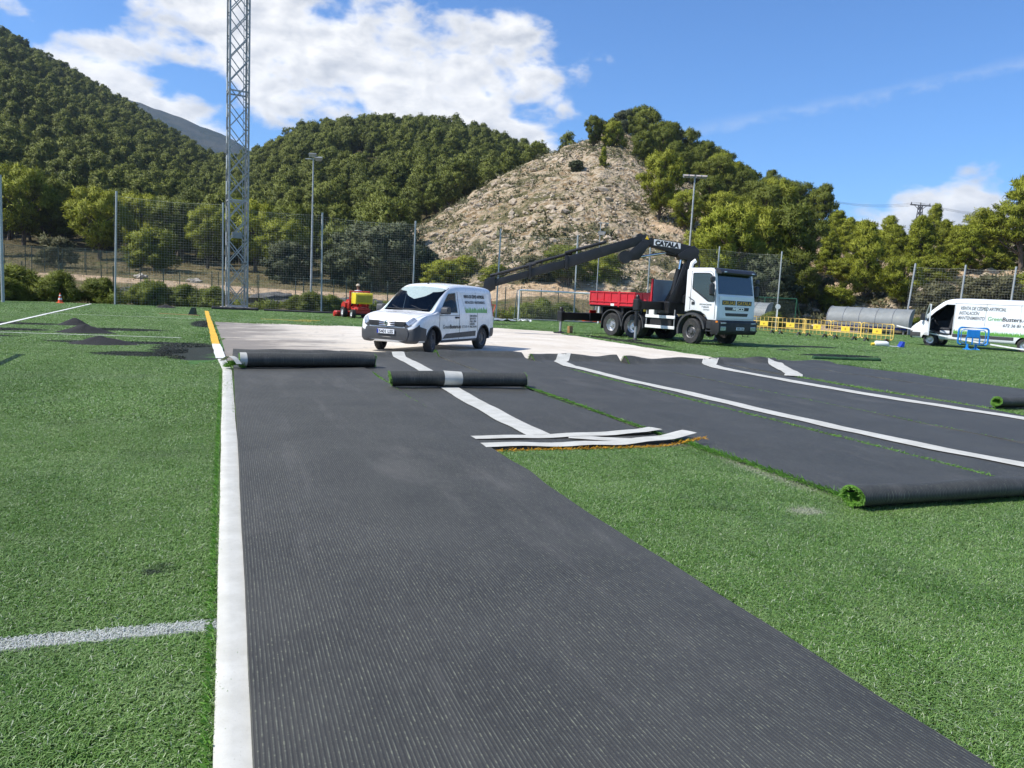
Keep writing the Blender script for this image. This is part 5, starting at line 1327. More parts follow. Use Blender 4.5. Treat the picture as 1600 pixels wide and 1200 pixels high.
# ------------------------------------------------------------------ vehicles
M_WHITE = mat('white car paint', (.80, .81, .82), .28, var=.03, scale=1.5, coat=.6, dirt=(.62, .58, .52), dirt_amt=.25)
M_TWHITE = mat('white truck paint', (.78, .79, .80), .32, var=.04, scale=1.5, coat=.4, dirt=(.55, .5, .42), dirt_amt=.3)
M_GLASS = mat('dark window glass', (.018, .026, .030), .04, var=.3, scale=.9, spec=.9)
def pane_material(name, tint):
    m, x, b = newmat(name); t = x.node('ShaderNodeBsdfTransparent'); t.inputs[0].default_value = (*tint, 1); g = x.node('ShaderNodeBsdfGlossy'); g.inputs['Roughness'].default_value = .03
    f = x.node('ShaderNodeFresnel'); f.inputs[0].default_value = 1.38; ms = x.node('ShaderNodeMixShader'); x.link(f.outputs[0], ms.inputs[0]); x.link(t.outputs[0], ms.inputs[1]); x.link(g.outputs[0], ms.inputs[2])
    x.link(ms.outputs[0], next(n for n in x.t.nodes if n.type == 'OUTPUT_MATERIAL').inputs[0]); x.t.nodes.remove(b); return m
M_PANE = pane_material('van window pane', (.72, .80, .80))
M_TRIM = mat('charcoal bumper plastic', (.050, .052, .056), .55, var=.12, scale=6, bump=.15, bscale=200, dirt=(.2, .18, .15), dirt_amt=.2)
M_GAP = mat('panel gap', (.05, .05, .05), .9)
M_CHROME = mat('chrome', (.75, .76, .78), .12, 1.0, var=.04)
M_RIM = mat('grey steel rim', (.13, .13, .135), .45, .5, var=.2, dirt=(.25, .2, .15), dirt_amt=.3)
M_ALU = mat('bright rim', (.62, .63, .64), .3, .8, var=.1, dirt=(.25, .2, .15), dirt_amt=.35)
M_LAMP = mat('lamp cluster', (.42, .45, .48), .08, .5, var=.35, scale=14, coat=1.0)
M_RED = mat('red lamp', (.35, .01, .01), .15, var=.1); M_AMBER = mat('amber lamp', (.7, .2, .01), .2, var=.1)
M_INK = mat('black print', (.012, .012, .013), .5, var=.1); M_GREYINK = mat('grey print', (.14, .15, .15), .5, var=.1); M_GRINK = mat('green print', (.10, .36, .06), .5, var=.1)
M_PLATE = mat('number plate', (.74, .76, .80), .35, var=.04); M_EUBLUE = mat('plate blue', (.01, .03, .30), .4)
M_SEAT = mat('dark seat cloth', (.035, .037, .042), .85, var=.2, scale=8, bump=.2); M_INT = mat('cabin lining', (.028, .029, .032), .8, var=.2)
def grass_print(name, z0, z1, base):
    """printed band of grass blades on white film"""
    m, x, b = newmat(name); p = x.obj(); X, Y, Z = x.sep(p)
    n = x.noise(x.comb(X * 26.0, 0.0, Z * 2.2), 1.0, 4, .6); f = (Z - z0) / (z1 - z0)
    g = x.mix(x.noise(x.comb(X * 40.0, 0.0, Z * 5.0), 1.0, 3, .6).step(.3, .7), (.035, .20, .015), (.22, .50, .10))
    c = x.mix((f - n * 1.35 + .12).step(.06, -.10), base, g); x.link(c, b.inputs['Base Color']); b.inputs['Roughness'].default_value = .35; b.inputs['Coat Weight'].default_value = .4
    return m
def crom(p0, p1, p2, p3, t): return .5 * ((2 * p1) + (p2 - p0) * t + (2 * p0 - 5 * p1 + 4 * p2 - p3) * t * t + (3 * p1 - p0 - 3 * p2 + p3) * t ** 3)
class Shell:
    """smooth car body: stations (x, bottom z, half width, belt z, roof edge z, roof half width, top z)"""
    def __init__(s, st, res=4, vres=3):
        C = []
        for x, zb, w, be, zr, wr, zt in st:
            C.append([(x, 0, zb), (x, .78 * w, zb), (x, .965 * w, zb + .05), (x, w, zb + .26 * (be - zb) / .7), (x, .988 * w, be), (x, .988 * w * .42 + wr * .58, be * .42 + zr * .58), (x, wr, zr), (x, .74 * wr, zt - .03), (x, 0, zt)])
        s.C = np.array(C); s.nu, s.nv = len(st), 9; s.res, s.vres = res, vres
        s.F = np.array([[s.ev(i / 8, j / 8) for j in range(8 * (s.nv - 1) + 1)] for i in range(8 * (s.nu - 1) + 1)])
    def ev(s, u, v):
        i = min(int(u), s.nu - 2); j = min(int(v), s.nv - 2); a, b = u - i, v - j; g = lambda k, n: min(max(k, 0), n - 1)
        R = [crom(*[s.C[g(i + k, s.nu), g(j + q, s.nv)] for k in (-1, 0, 1, 2)], a) for q in (-1, 0, 1, 2)]
        p = crom(*R, b); p[1] = max(p[1], 0); return p
    def side_y(s, x, z):
        xs = s.F[:, 8 * 4, 0]; o = np.argsort(xs); i = int(np.clip(np.interp(x, xs[o], o.astype(float)), 0, len(xs) - 1)); r = s.F[i]; k0 = 8 * 2; seg = r[k0:8 * 6 + 1]; return float(np.interp(z, seg[:, 2], seg[:, 1]))
    def body(s, name, m, parent, seam=None):
        us = np.linspace(0, s.nu - 1, (s.nu - 1) * s.res + 1); vs = np.linspace(0, s.nv - 1, (s.nv - 1) * s.vres + 1)
        G = [[s.ev(u, v) for v in vs] for u in us]; n = len(vs); ring = []
        for r in G: ring.append([tuple(p) for p in r] + [(p[0], -p[1], p[2]) for p in reversed(r[1:-1])])
        mb = MB(); k = len(ring[0])
        mb.add([p for r in ring for p in r], [(i * k + j, i * k + (j + 1) % k, (i + 1) * k + (j + 1) % k, (i + 1) * k + j) for i in range(len(ring) - 1) for j in range(k)] + [tuple(range(k)), tuple(reversed(range((len(ring) - 1) * k, len(ring) * k)))])
        return mb.build(name, m, parent, smooth=40)
    def patch(s, name, u0, u1, v0, v1, m, parent, off=.006, sides=(1, -1), nu=8, nv=8, both=True, mir=False):
        """piece of the body surface standing a little proud"""
        for sd in ([0] if mir else sides):
            rows = []
            for a in np.linspace(u0, u1, nu + 1):
                r = []
                for b in np.linspace(v0, v1, nv + 1):
                    p = s.ev(a, b); du = s.ev(min(a + .05, s.nu - 1.001), b) - s.ev(max(a - .05, 0), b); dv = s.ev(a, min(b + .05, s.nv - 1.0)) - s.ev(a, max(b - .05, 0)); n = np.cross(dv, du); n /= np.linalg.norm(n) + 1e-9
                    if n[1] < -1e-3 or (abs(n[1]) < 1e-3 and n[2] < 0 and b > 4): n = -n
                    r.append(tuple(p + n * off))
                if mir: r = r + [(q[0], -q[1], q[2]) for q in reversed(r[:-1])]
                elif sd < 0: r = [(q[0], -q[1], q[2]) for q in r]
                rows.append(r)
            mb = MB(); mb.grid(rows); o = mb.build(name, m, parent, smooth=50)
        return o
    def panel(s, name, quad, m, parent, off=.006, sides=(1, -1), n=8):
        """side panel given by four (x,z) corners; lies on the flank"""
        o = None
        for sd in sides:
            rows = []
            for i in range(n + 1):
                a = i / n; r = []
                for j in range(n + 1):
                    b = j / n; q = [(1 - a) * (1 - b) * quad[0][k] + a * (1 - b) * quad[1][k] + a * b * quad[2][k] + (1 - a) * b * quad[3][k] for k in (0, 1)]
                    r.append((q[0], sd * (s.side_y(*q) + off), q[1]))
                rows.append(r)
            mb = MB(); mb.grid(rows); o = mb.build(name, m, parent, smooth=50)
        return o
    def line(s, name, pts, parent, sides=(1, -1), w=.007, m=None, off=.003):
        for sd in sides:
            P = []
            for a, b in zip(pts, pts[1:]):
                for k in range(8): f = k / 8; P.append((a[0] + (b[0] - a[0]) * f, a[1] + (b[1] - a[1]) * f))
            P.append(pts[-1]); mb = MB(); mb.tube([(x, sd * (s.side_y(x, z) + off - w * .5), z) for x, z in P], w, 5); mb.build(name, m or M_GAP, parent, smooth=60)
def wheel(parent, loc, r, w, out, rim=M_RIM, rr=.62, steer=0.0, bolts=5, holes=0, ring=None, name='wheel'):
    """out = +1 when the outer face looks to +y"""
    o = MB(); h = w / 2
    o.lathe([(r * rr * .98, -h * .9), (r * .90, -h), (r * .985, -h * .72), (r, -h * .35), (r, h * .35), (r * .985, h * .72), (r * .90, h), (r * rr * .98, h * .9), (r * rr * .96, 0), (r * rr * .98, -h * .9)], 36)
    for k in range(44):
        a = 2 * PI * k / 44
        for q in (-1, 1): o.box((r * math.cos(a), r * math.sin(a), q * h * .42), (.012, r * .075, h * .55), 0, 0, None, a)
    t = o.build(name, M_RUBBER, parent, smooth=40, fix=False); t.location = loc; t.rotation_euler = (-PI / 2 * out, 0, steer)
    q = MB(); R = r * rr; q.lathe([(R, h * .82), (R * .97, h * .92), (R * .90, h * .84), (R * .84, h * .45), (R * .62, h * .40), (R * .50, h * .62), (R * .34, h * .66), (R * .30, h * .86), (.0, h * .88)], 28)
    c = q.build('rim', rim, t, smooth=35, fix=False)
    q = MB()
    for k in range(bolts): a = 2 * PI * k / bolts; q.cyl((R * .42 * math.cos(a), R * .42 * math.sin(a), h * .6), (R * .42 * math.cos(a), R * .42 * math.sin(a), h * .72), R * .045, 6)
    for k in range(holes): a = 2 * PI * (k + .5) / holes; q.cyl((R * .72 * math.cos(a), R * .72 * math.sin(a), h * .40), (R * .72 * math.cos(a), R * .72 * math.sin(a), h * .46), R * .085, 8)
    q.build('wheel_bolts' if not holes else 'rim_holes', M_BLACKP, t, smooth=40)
    return t
# --- small white van
vc = W(-2.30, 21.50); van = thing('small_van', 'small white panel van parked on the bare base with charcoal bumper', 'van', (*vc, .012), wang(-.415, -.91))
VS = Shell([(-2.14, .38, .78, .98, 1.56, .66, 1.62), (-2.10, .31, .85, 1.0, 1.67, .70, 1.75), (-1.7, .27, .885, 1.0, 1.72, .735, 1.82), (-.8, .25, .89, 1.0, 1.735, .74, 1.845), (0, .25, .89, 1.0, 1.72, .735, 1.835), (.45, .25, .89, 1.0, 1.65, .72, 1.765),
            (.80, .25, .89, 1.0, 1.455, .735, 1.54), (1.12, .25, .89, .99, 1.225, .765, 1.285), (1.38, .25, .89, .97, 1.055, .79, 1.09), (1.75, .27, .885, .93, 1.0, .77, 1.03), (2.05, .27, .86, .83, .93, .70, .965), (2.2, .28, .77, .70, .82, .58, .86), (2.25, .33, .60, .62, .72, .45, .75)])
body = VS.body('body', M_WHITE, van); cut = []
for ax in (1.40, -1.41):
    for sd in (1, -1): mb = MB(); mb.cyl((ax, sd * .52, .325), (ax, sd * 1.1, .325), .375, 28); cut.append(mb.build('cutter', M_BLACKP, van))
mb = MB(); mb.prism([(-.25, .62), (-.25, 1.70), (.40, 1.70), (.72, 1.58), (1.42, 1.085), (1.30, 1.04), (1.05, 1.0), (.95, .62)], -.70, .70, 'y'); cut.append(mb.build('cutter', M_INT, van))
mb = MB(); mb.prism([(1.04, 1.06), (.17, 1.06), (.17, 1.58), (.51, 1.55)], -1.2, 1.2, 'y'); cut.append(mb.build('cutter', M_INT, van))
boolean(body, cut)
body.data.polygons.foreach_set('use_smooth', [True] * len(body.data.polygons)); body.data.set_sharp_from_angle(angle=rad(38))
VS.patch('windscreen', 5.22, 7.86, 6.28, 8, M_PANE, van, .006, mir=True, nu=12)
VS.panel('door_window', [(1.10, 1.045), (.14, 1.045), (.14, 1.60), (.52, 1.565)], M_PANE, van)
VS.patch('front_bumper', 10.1, 12, .6, 3.75, M_TRIM, van, .014, mir=True, nu=10, nv=14)
VS.panel('bumper_corner', [(2.08, .34), (1.80, .34), (1.795, .64), (2.08, .70)], M_TRIM, van, .012)
mb = MB(); mb.prism(rounded([(-.60, .335), (.60, .335), (.66, .50), (.62, .655), (-.62, .655), (-.66, .50)], .05, 3), 2.20, 2.272, 'x'); mb.build('bumper_face', M_TRIM, van, smooth=35, bevel=.018)
mb = MB(); mb.prism(rounded([(-.50, .675), (.50, .675), (.56, .80), (-.56, .80)], .03, 3), 2.19, 2.262, 'x'); mb.build('grille_mouth', M_BLACKP, van, smooth=35, bevel=.01)
VS.patch('grille', 11.1, 12, 4.35, 6.2, M_BLACKP, van, .010, mir=True, nu=6, nv=8)
for z in (.70, .745, .79):
    mb = MB(); mb.tube([(2.285 - .16 * (y / .55) ** 2, y, z) for y in np.linspace(-.46, .46, 11)], .009, 6); mb.build('grille_bar', M_CHROME, van, smooth=50)
mb = MB(); mb.prism([(0, .075), (-.055, 0), (0, -.075), (.055, 0)], 2.275, 2.305, 'x', 0, Matrix.Translation((0, 0, .755))); em = mb.build('emblem', M_CHROME, van, bevel=.004)
mb = MB(); mb.prism([(0, .040), (-.026, 0), (0, -.040), (.026, 0)], 2.3055, 2.308, 'x', 0, Matrix.Translation((0, 0, .755))); mb.build('emblem_hollow', M_BLACKP, em)
VS.patch('headlight', 10.15, 11.35, 4.55, 6.0, M_LAMP, van, .012, nu=8, nv=6)
for z, w_ in ((.40, 1.05), (.445, 1.0)): mb = MB(); mb.tube([(2.272 - .2 * (y / .6) ** 2, y, z) for y in np.linspace(-w_ / 2, w_ / 2, 9)], .012, 6); mb.build('lower_grille_bar', M_BLACKP, van, smooth=50)
for sd in (1, -1): mb = MB(); mb.tube([(2.14, sd * .62, .44), (2.165, sd * .60, .44)], .055, 14); mb.build('fog_lamp', M_BLACKP, van, smooth=40)
mb = MB(); mb.box((2.30, 0, .545), (.014, .52, .115), .003); pl = mb.build('number_plate', M_PLATE, van); mb = MB(); mb.box((2.3075, -.235, .545), (.004, .045, .108)); mb.build('plate_band', M_EUBLUE, pl)
lettering('5401 LSS', .112, M_INK, van, (2.3085, -.20, .505), (PI / 2, 0, PI / 2), width=.42, bold=.003)
for ax in (1.40, -1.41):
    for sd in (1, -1):
        wheel(van, (ax, sd * .755, .312), .312, .20, sd, M_RIM, .64, rad(16) if ax > 0 else 0)
        mb = MB(); mb.tube([(ax + .385 * math.cos(a), sd * (VS.side_y(ax + .385 * math.cos(a), max(.32, .325 + .385 * math.sin(a))) + .002), .325 + .385 * math.sin(a)) for a in np.linspace(-.05, PI + .05, 17)], .02, 6); mb.build('arch_trim', M_TRIM, van, smooth=50)
VS.panel('side_moulding', [(.98, .37), (-.90, .40), (-.90, .55), (.80, .50)], M_TRIM, van, .010)
VS.panel('sill', [(1.02, .27), (-1.02, .27), (-1.02, .33), (1.02, .33)], M_TRIM, van, .006)
VS.panel('rear_bumper_corner', [(-1.83, .36), (-2.10, .36), (-2.10, .62), (-1.83, .60)], M_TRIM, van, .012)
VS.panel('tail_lamp', [(-2.04, .95), (-2.105, .95), (-2.10, 1.45), (-2.04, 1.45)], M_RED, van, .008)
for L_ in ([(1.16, .36), (1.13, 1.0)], [(.06, .34), (.06, 1.62)], [(-1.02, .36), (-1.0, 1.62)], [(1.13, .98), (.06, .99)]): VS.line('panel_gap', L_, van)
for sd in (1, -1):
    y = VS.side_y(.26, .93); mb = MB(); mb.box((.22, sd * (y + .022), .925), (.20, .035, .05), .012); mb.build('door_handle', M_BLACKP, van)
    mb = MB(); mb.prism(rounded([(.92, 1.02), (1.16, 1.02), (1.14, 1.20), (.95, 1.22)], .05, 3), sd * .92, sd * 1.10, 'y'); mb.build('door_mirror', M_TRIM, van, smooth=35, bevel=.02)
for y in (-.38, .38):
    mb = MB(); mb.box((.0, y, .80), (.5, .5, .14), .05); mb.prism(rounded([(-.24, .84), (-.10, .84), (-.18, 1.36), (-.25, 1.36)], .03, 2), y - .23, y + .23, 'y'); mb.box((-.21, y, 1.46), (.09, .26, .17), .03); mb.build('seat', M_SEAT, van, smooth=40)
mb = MB(); mb.box((1.05, 0, 1.0), (.55, 1.36, .10), .03); mb.build('dashboard', M_INT, van); mb = MB(); mb.box((1.0, -.05, 1.066), (.28, .42, .02), .004); mb.build('papers', M_WHITEP, van)
mb = MB(); T = Matrix.Translation((.60, .38, 1.08)) @ Matrix.Rotation(rad(-65), 4, 'Y'); mb.tube([T @ Vector((.18 * math.cos(a), .18 * math.sin(a), 0)) for a in np.linspace(0, 2 * PI, 23)[:-1]], .014, 6, closed=True); mb.bar(T @ Vector((-.17, 0, 0)), T @ Vector((.17, 0, 0)), .04, .02); mb.build('steering_wheel', M_BLACKP, van, smooth=40)
mb = MB(); mb.box((1.30, 0, 1.115), (.10, 1.25, .02), .005); mb.tube([(1.33, .45, 1.11), (1.2, .05, 1.21)], .012, 5); mb.tube([(1.33, -.25, 1.11), (1.2, -.55, 1.20)], .012, 5); mb.build('wiper', M_BLACKP, van)
mb = MB(); mb.tube([(.30, 0, 1.80), (.05, 0, 1.99)], [.010, .004], 6); mb.lathe([(.03, 0), (.02, .03), (0, .035)], 8, 0, Matrix.Translation((.31, 0, 1.79))); mb.build('aerial', M_BLACKP, van)
MP = grass_print('van side print', 1.03, 1.30, (.72, .74, .75))
ps = VS.panel('side_print', [(-.30, 1.05), (-1.62, 1.05), (-1.72, 1.60), (-.14, 1.60)], MP, van, .005, (1, -1), 10)
def side_text(sh, txt, x, z, size, m, parent, width=None, shear=0.0, bold=0.0, side=1):
    y = max(sh.side_y(x, z), sh.side_y(x - side * (width or .5), z)) + .012; ytop = sh.side_y(x, z + size * .7) + .012; til = math.atan2(y - ytop, size * .7)
    return lettering(txt, size, m, parent, (x, side * y, z), (PI / 2 - til if side > 0 else PI / 2 - til, 0, PI if side > 0 else 0), shear, width, bold=bold)
for sd, x1, x2, x3 in ((1, -.28, -.36, .92),):
    side_text(VS, 'VENTA DE CÉSPED ARTIFICIAL', x1, 1.46, .12, M_INK, van, 1.25, .1, .004); side_text(VS, 'INSTALACIÓN · MANTENIMIENTO', x1 - .04, 1.31, .10, M_GREYINK, van, 1.22, .1, .003)
    side_text(VS, 'Green', .98, .635, .15, M_GREYINK, van, .36, 0, .001); side_text(VS, 'Busters.es', .61, .635, .15, M_INK, van, .60, 0, .003); side_text(VS, '672 36 81 44', -.06, .64, .10, M_GREYINK, van, .40)
    for k, tx in enumerate(('CÉSPED ARTIFICIAL', 'DEPORTIVO', 'PÁDEL · TENIS', 'JARDÍN', 'PISCINAS')): side_text(VS, tx, -.52, .94 - k * .075, .075, M_GREYINK, van, (.44, .36, .38, .3, .42)[k], 0, .002)
lettering('GreenBusters.es', .13, M_GREYINK, van, (1.86, -.42, 1.0365), (rad(6), 0, PI / 2), width=.84)
# --- long white van with its door open (origin under its front axle)
lc = W(22.95, 42.0); lv = thing('long_van', 'long white delivery van with printed grass band and its cab door open', 'van', (*lc, 0), wang(-.71, .70))
LS = Shell([(-5.92, .46, .90, 1.15, 2.30, .80, 2.38), (-5.86, .41, .98, 1.2, 2.42, .87, 2.52), (-5.0, .39, 1.0, 1.2, 2.47, .895, 2.60), (-2.5, .39, 1.0, 1.2, 2.48, .90, 2.62), (-1.2, .39, 1.0, 1.2, 2.46, .90, 2.61), (-.55, .39, 1.0, 1.2, 2.36, .885, 2.50), (-.05, .39, 1.0, 1.2, 2.00, .87, 2.10), (.38, .39, 1.0, 1.19, 1.58, .87, 1.66),
            (.66, .40, 1.0, 1.12, 1.27, .87, 1.32), (.88, .40, .98, 1.02, 1.12, .82, 1.17), (1.02, .41, .90, .90, .99, .72, 1.04), (1.07, .45, .74, .80, .88, .58, .92)])
lb_ = LS.body('body', M_WHITE, lv); cut = []
for ax in (0, -4.33):
    for sd in (1, -1): mb = MB(); mb.cyl((ax, sd * .6, .37), (ax, sd * 1.3, .37), .43, 28); cut.append(mb.build('cutter', M_BLACKP, lv))
mb = MB(); mb.prism([(-1.02, .66), (-1.02, 2.26), (-.62, 2.26), (-.12, 1.86), (.20, 1.5), (.30, 1.28), (.30, .98), (-.40, .66)], .18, 1.3, 'y'); cut.append(mb.build('cutter', M_INT, lv))
mb = MB(); mb.prism([(-1.0, 1.2), (-1.0, 2.2), (-.60, 2.24), (-.42, 2.34), (.66, 1.335), (.45, 1.2)], -.80, .16, 'y'); cut.append(mb.build('cutter', M_INT, lv))
mb = MB(); mb.prism([(-1.0, 1.5), (-1.0, 2.16), (-.60, 2.2), (-.42, 2.34), (.66, 1.335), (.45, 1.3)], -.78, .78, 'y'); cut.append(mb.build('cutter', M_INT, lv))
boolean(lb_, cut); lb_.data.polygons.foreach_set('use_smooth', [True] * len(lb_.data.polygons)); lb_.data.set_sharp_from_angle(angle=rad(38))
LS.patch('windscreen', 5.25, 7.85, 6.25, 8, M_PANE, lv, .006, mir=True, nu=12)
LS.panel('door_window', [(.22, 1.42), (-.95, 1.30), (-.95, 2.22), (-.60, 2.22)], M_GLASS, lv, .006, (-1,))
LS.patch('front_bumper', 9.2, 11, .6, 3.5, M_TRIM, lv, .014, mir=True, nu=8, nv=12); LS.patch('headlight', 8.7, 10.1, 4.3, 5.7, M_LAMP, lv, .012, nu=8, nv=6); LS.patch('grille', 10.2, 11, 4.0, 5.8, M_BLACKP, lv, .010, mir=True)
LS.panel('rubbing_strip', [(-1.06, .58), (-3.82, .58), (-3.82, .74), (-1.06, .74)], M_TRIM, lv, .012); LS.panel('rubbing_strip', [(-4.84, .58), (-5.82, .58), (-5.82, .74), (-4.84, .74)], M_TRIM, lv, .012); LS.panel('front_strip', [(.93, .5), (.50, .5), (.50, .72), (.95, .72)], M_TRIM, lv, .012)
LP = grass_print('long van print', .70, 1.12, (.80, .81, .82)); LS.panel('grass_print', [(-1.08, .75), (-5.82, .75), (-5.82, 1.22), (-1.08, 1.22)], LP, lv, .004, (1, -1), 12)
for L_ in ([(-1.05, .42), (-1.05, 2.36)], [(-2.48, .42), (-2.48, 2.36)], [(-4.0, 1.25), (-4.0, 2.36)]): LS.line('panel_gap', L_, lv)
LS.line('roof_gutter', [(-1.0, 2.33), (-5.7, 2.33)], lv, w=.010)
LS.panel('side_recess', [(-1.2, 1.32), (-2.36, 1.32), (-2.36, 2.22), (-1.2, 2.22)], M_WHITE, lv, .004); LS.panel('side_recess', [(-2.6, 1.32), (-5.4, 1.32), (-5.4, 2.22), (-2.6, 2.22)], M_WHITE, lv, .004)
side_text(LS, 'VENTA DE CÉSPED ARTIFICIAL', -1.28, 2.02, .24, M_GREYINK, lv, 2.05, .25, .004); side_text(LS, 'INSTALACIÓN', -1.25, 1.77, .24, M_GREYINK, lv, .92, .25, .004); side_text(LS, 'MANTENIMIENTO', -1.22, 1.52, .24, M_GREYINK, lv, 1.22, .25, .004)
side_text(LS, 'Green', -2.58, 1.52, .28, M_GRINK, lv, .62, .1, .002); side_text(LS, 'Busters.es', -3.22, 1.52, .28, M_INK, lv, 1.15, .1, .005); side_text(LS, '672 36 81 44', -3.28, 1.24, .21, M_GREYINK, lv, 1.05, .2, .003)
for ax in (0, -4.33):
    for sd in (1, -1): wheel(lv, (ax, sd * .86, .352), .352, .23, sd, M_ALU, .60, rad(-8) if ax == 0 else 0, 6)
seat = MB(); seat.box((-.62, .55, .95), (.52, .50, .16), .05); seat.build('seat', M_SEAT, lv, smooth=40)
mb = MB(); mb.prism(rounded([(-.98, 1.0), (-.78, 1.0), (-.92, 1.68), (-1.01, 1.68)], .04, 2), .32, .80, 'y'); mb.build('seat_back', M_SEAT, lv, smooth=40)
mb = MB(); mb.box((-.62, .55, .80), (.48, .5, .16), .02); mb.build('seat_base', M_WHITE, lv)
mb = MB(); T = Matrix.Translation((-.12, .55, 1.32)) @ Matrix.Rotation(rad(-62), 4, 'Y'); mb.tube([T @ Vector((.2 * math.cos(a), .2 * math.sin(a), 0)) for a in np.linspace(0, 2 * PI, 25)[:-1]], .017, 6, closed=True); mb.bar(T @ Vector((-.19, 0, 0)), T @ Vector((.19, 0, 0)), .04, .02); mb.bar(T @ Vector((0, 0, 0)), T @ Vector((0, 0, -.35)), .05, .05); mb.build('steering_wheel', M_BLACKP, lv, smooth=40)
mb = MB(); mb.prism(rounded([(.06, .98), (.40, .98), (.40, 1.35), (.06, 1.30)], .06, 2), .19, .92, 'y'); mb.build('dashboard', M_INT, lv, smooth=40)
# open door leaf, hinged at its front edge
door = MB(); T = Matrix.Translation((.33, 1.0, 0)) @ Matrix.Rotation(rad(-63), 4, 'Z')
outl = [(0, .60), (-1.28, .60), (-1.28, 2.24), (-.92, 2.24), (-.42, 1.84), (-.06, 1.42), (0, 1.30)]; hole = [(-.16, 1.42), (-1.18, 1.30), (-1.18, 2.12), (-.92, 2.12), (-.46, 1.74)]
low = [(0, .60), (-1.28, .60), (-1.28, 1.28), (-.10, 1.38), (0, 1.30)]; door.prism(low, -.005, .05, 'y', 0, T)
for p, q in zip([(-1.25, 1.27), (-1.25, 2.21), (-.92, 2.21), (-.42, 1.82)], [(-1.25, 2.23), (-.90, 2.21), (-.42, 1.82), (-.05, 1.38)]): door.bar((p[0], .022, p[1]), (q[0], .022, q[1]), .05, .06, .008, 0, (0, 1, 0), T)
dr = door.build('cab_door', M_WHITE, lv)
mb = MB(); mb.prism([(-.04, .66), (-1.22, .66), (-1.22, 1.26), (-.12, 1.34)], -.035, -.006, 'y', 0, T); mb.box((-.6, -.06, .95), (.8, .06, .08), .02, 0, T); mb.build('door_lining', M_INT, dr)
mb = MB(); mb.prism(hole, .018, .026, 'y', 0, T); g_, x_, b_ = newmat('clear door glass'); b_.inputs['Base Color'].default_value = (.85, .9, .88, 1); b_.inputs['Transmission Weight'].default_value = 1; b_.inputs['Roughness'].default_value = .02; b_.inputs['IOR'].default_value = 1.12; mb.build('door_glass', g_, dr)
mb = MB(); mb.prism(rounded([(-.22, 1.36), (.02, 1.36), (.02, 1.72), (-.20, 1.72)], .05, 3), .06, .24, 'y', 0, T); mb.build('door_mirror', M_BLACKP, dr, smooth=40)

# --- crane truck (origin under its front axle)
tk = thing('crane_truck', 'white cab truck with red dropside bed and black folding crane', 'truck', (*W(8.07, 31.83), 0), wang(.62, -.785))
M_BLK = mat('black crane paint', (.009, .009, .010), .42, var=.3, scale=4, dirt=(.07, .065, .06), dirt_amt=.25); M_REDP = mat('red bed paint', (.52, .018, .030), .42, var=.12, scale=3, dirt=(.28, .05, .045), dirt_amt=.5)
M_HEADB = mat('grey headboard', (.30, .34, .38), .5, .2, var=.12, scale=2, dirt=(.2, .17, .14), dirt_amt=.4); M_CHAS = mat('chassis black', (.012, .012, .013), .6, var=.2, dirt=(.09, .08, .07), dirt_amt=.35)
prof = [(-.40, 1.30), (-.40, 2.98), (-.30, 3.07), (.80, 3.07), (.95, 2.98), (1.13, 2.02), (1.20, 1.62), (1.20, 1.03), (.76, 1.03), (.66, 1.20), (.40, 1.34), (0, 1.38)]
mb = MB(); mb.prism(prof, -1.24, 1.24, 'y'); mb.build('cab', M_TWHITE, tk, smooth=30, bevel=.045)
mb = MB(); mb.prism([(-.42, 1.5), (-.40, 1.5), (-.40, 2.9), (-.42, 2.9)], -1.1, 1.1, 'y'); mb.build('cab_rear_panel', M_CHAS, tk)
wsl = lambda z: 1.13 - (z - 2.02) * .18 / .96
def quadpanel(name, pts, m, parent, th=.012, axis=None):
    P = [Vector(p) for p in pts]; n = (P[1] - P[0]).cross(P[2] - P[0]).normalized(); mb = MB(); k = len(P); mb.add([p - n * .004 for p in P] + [p + n * th for p in P], [tuple(range(k)), tuple(reversed(range(k, 2 * k)))] + [(i, (i + 1) % k, (i + 1) % k + k, i + k) for i in range(k)]); return mb.build(name, m, parent)
quadpanel('windscreen', [(wsl(2.06) + .005, -1.13, 2.06), (wsl(2.06) + .005, 1.13, 2.06), (wsl(2.86) + .005, 1.08, 2.86), (wsl(2.86) + .005, -1.08, 2.86)], M_GLASS, tk)
mb = MB(); mb.prism(rounded([(.86, 2.92), (1.20, 2.84), (1.24, 2.90), (1.10, 3.04), (.88, 3.08)], .03, 2), -1.16, 1.16, 'y'); mb.build('sun_visor', M_BLACKP, tk, smooth=30)
for y in (-.9, .9): mb = MB(); mb.box((1.22, y, 2.93), (.03, .16, .05), .01); mb.build('marker_lamp', M_LAMP, tk)
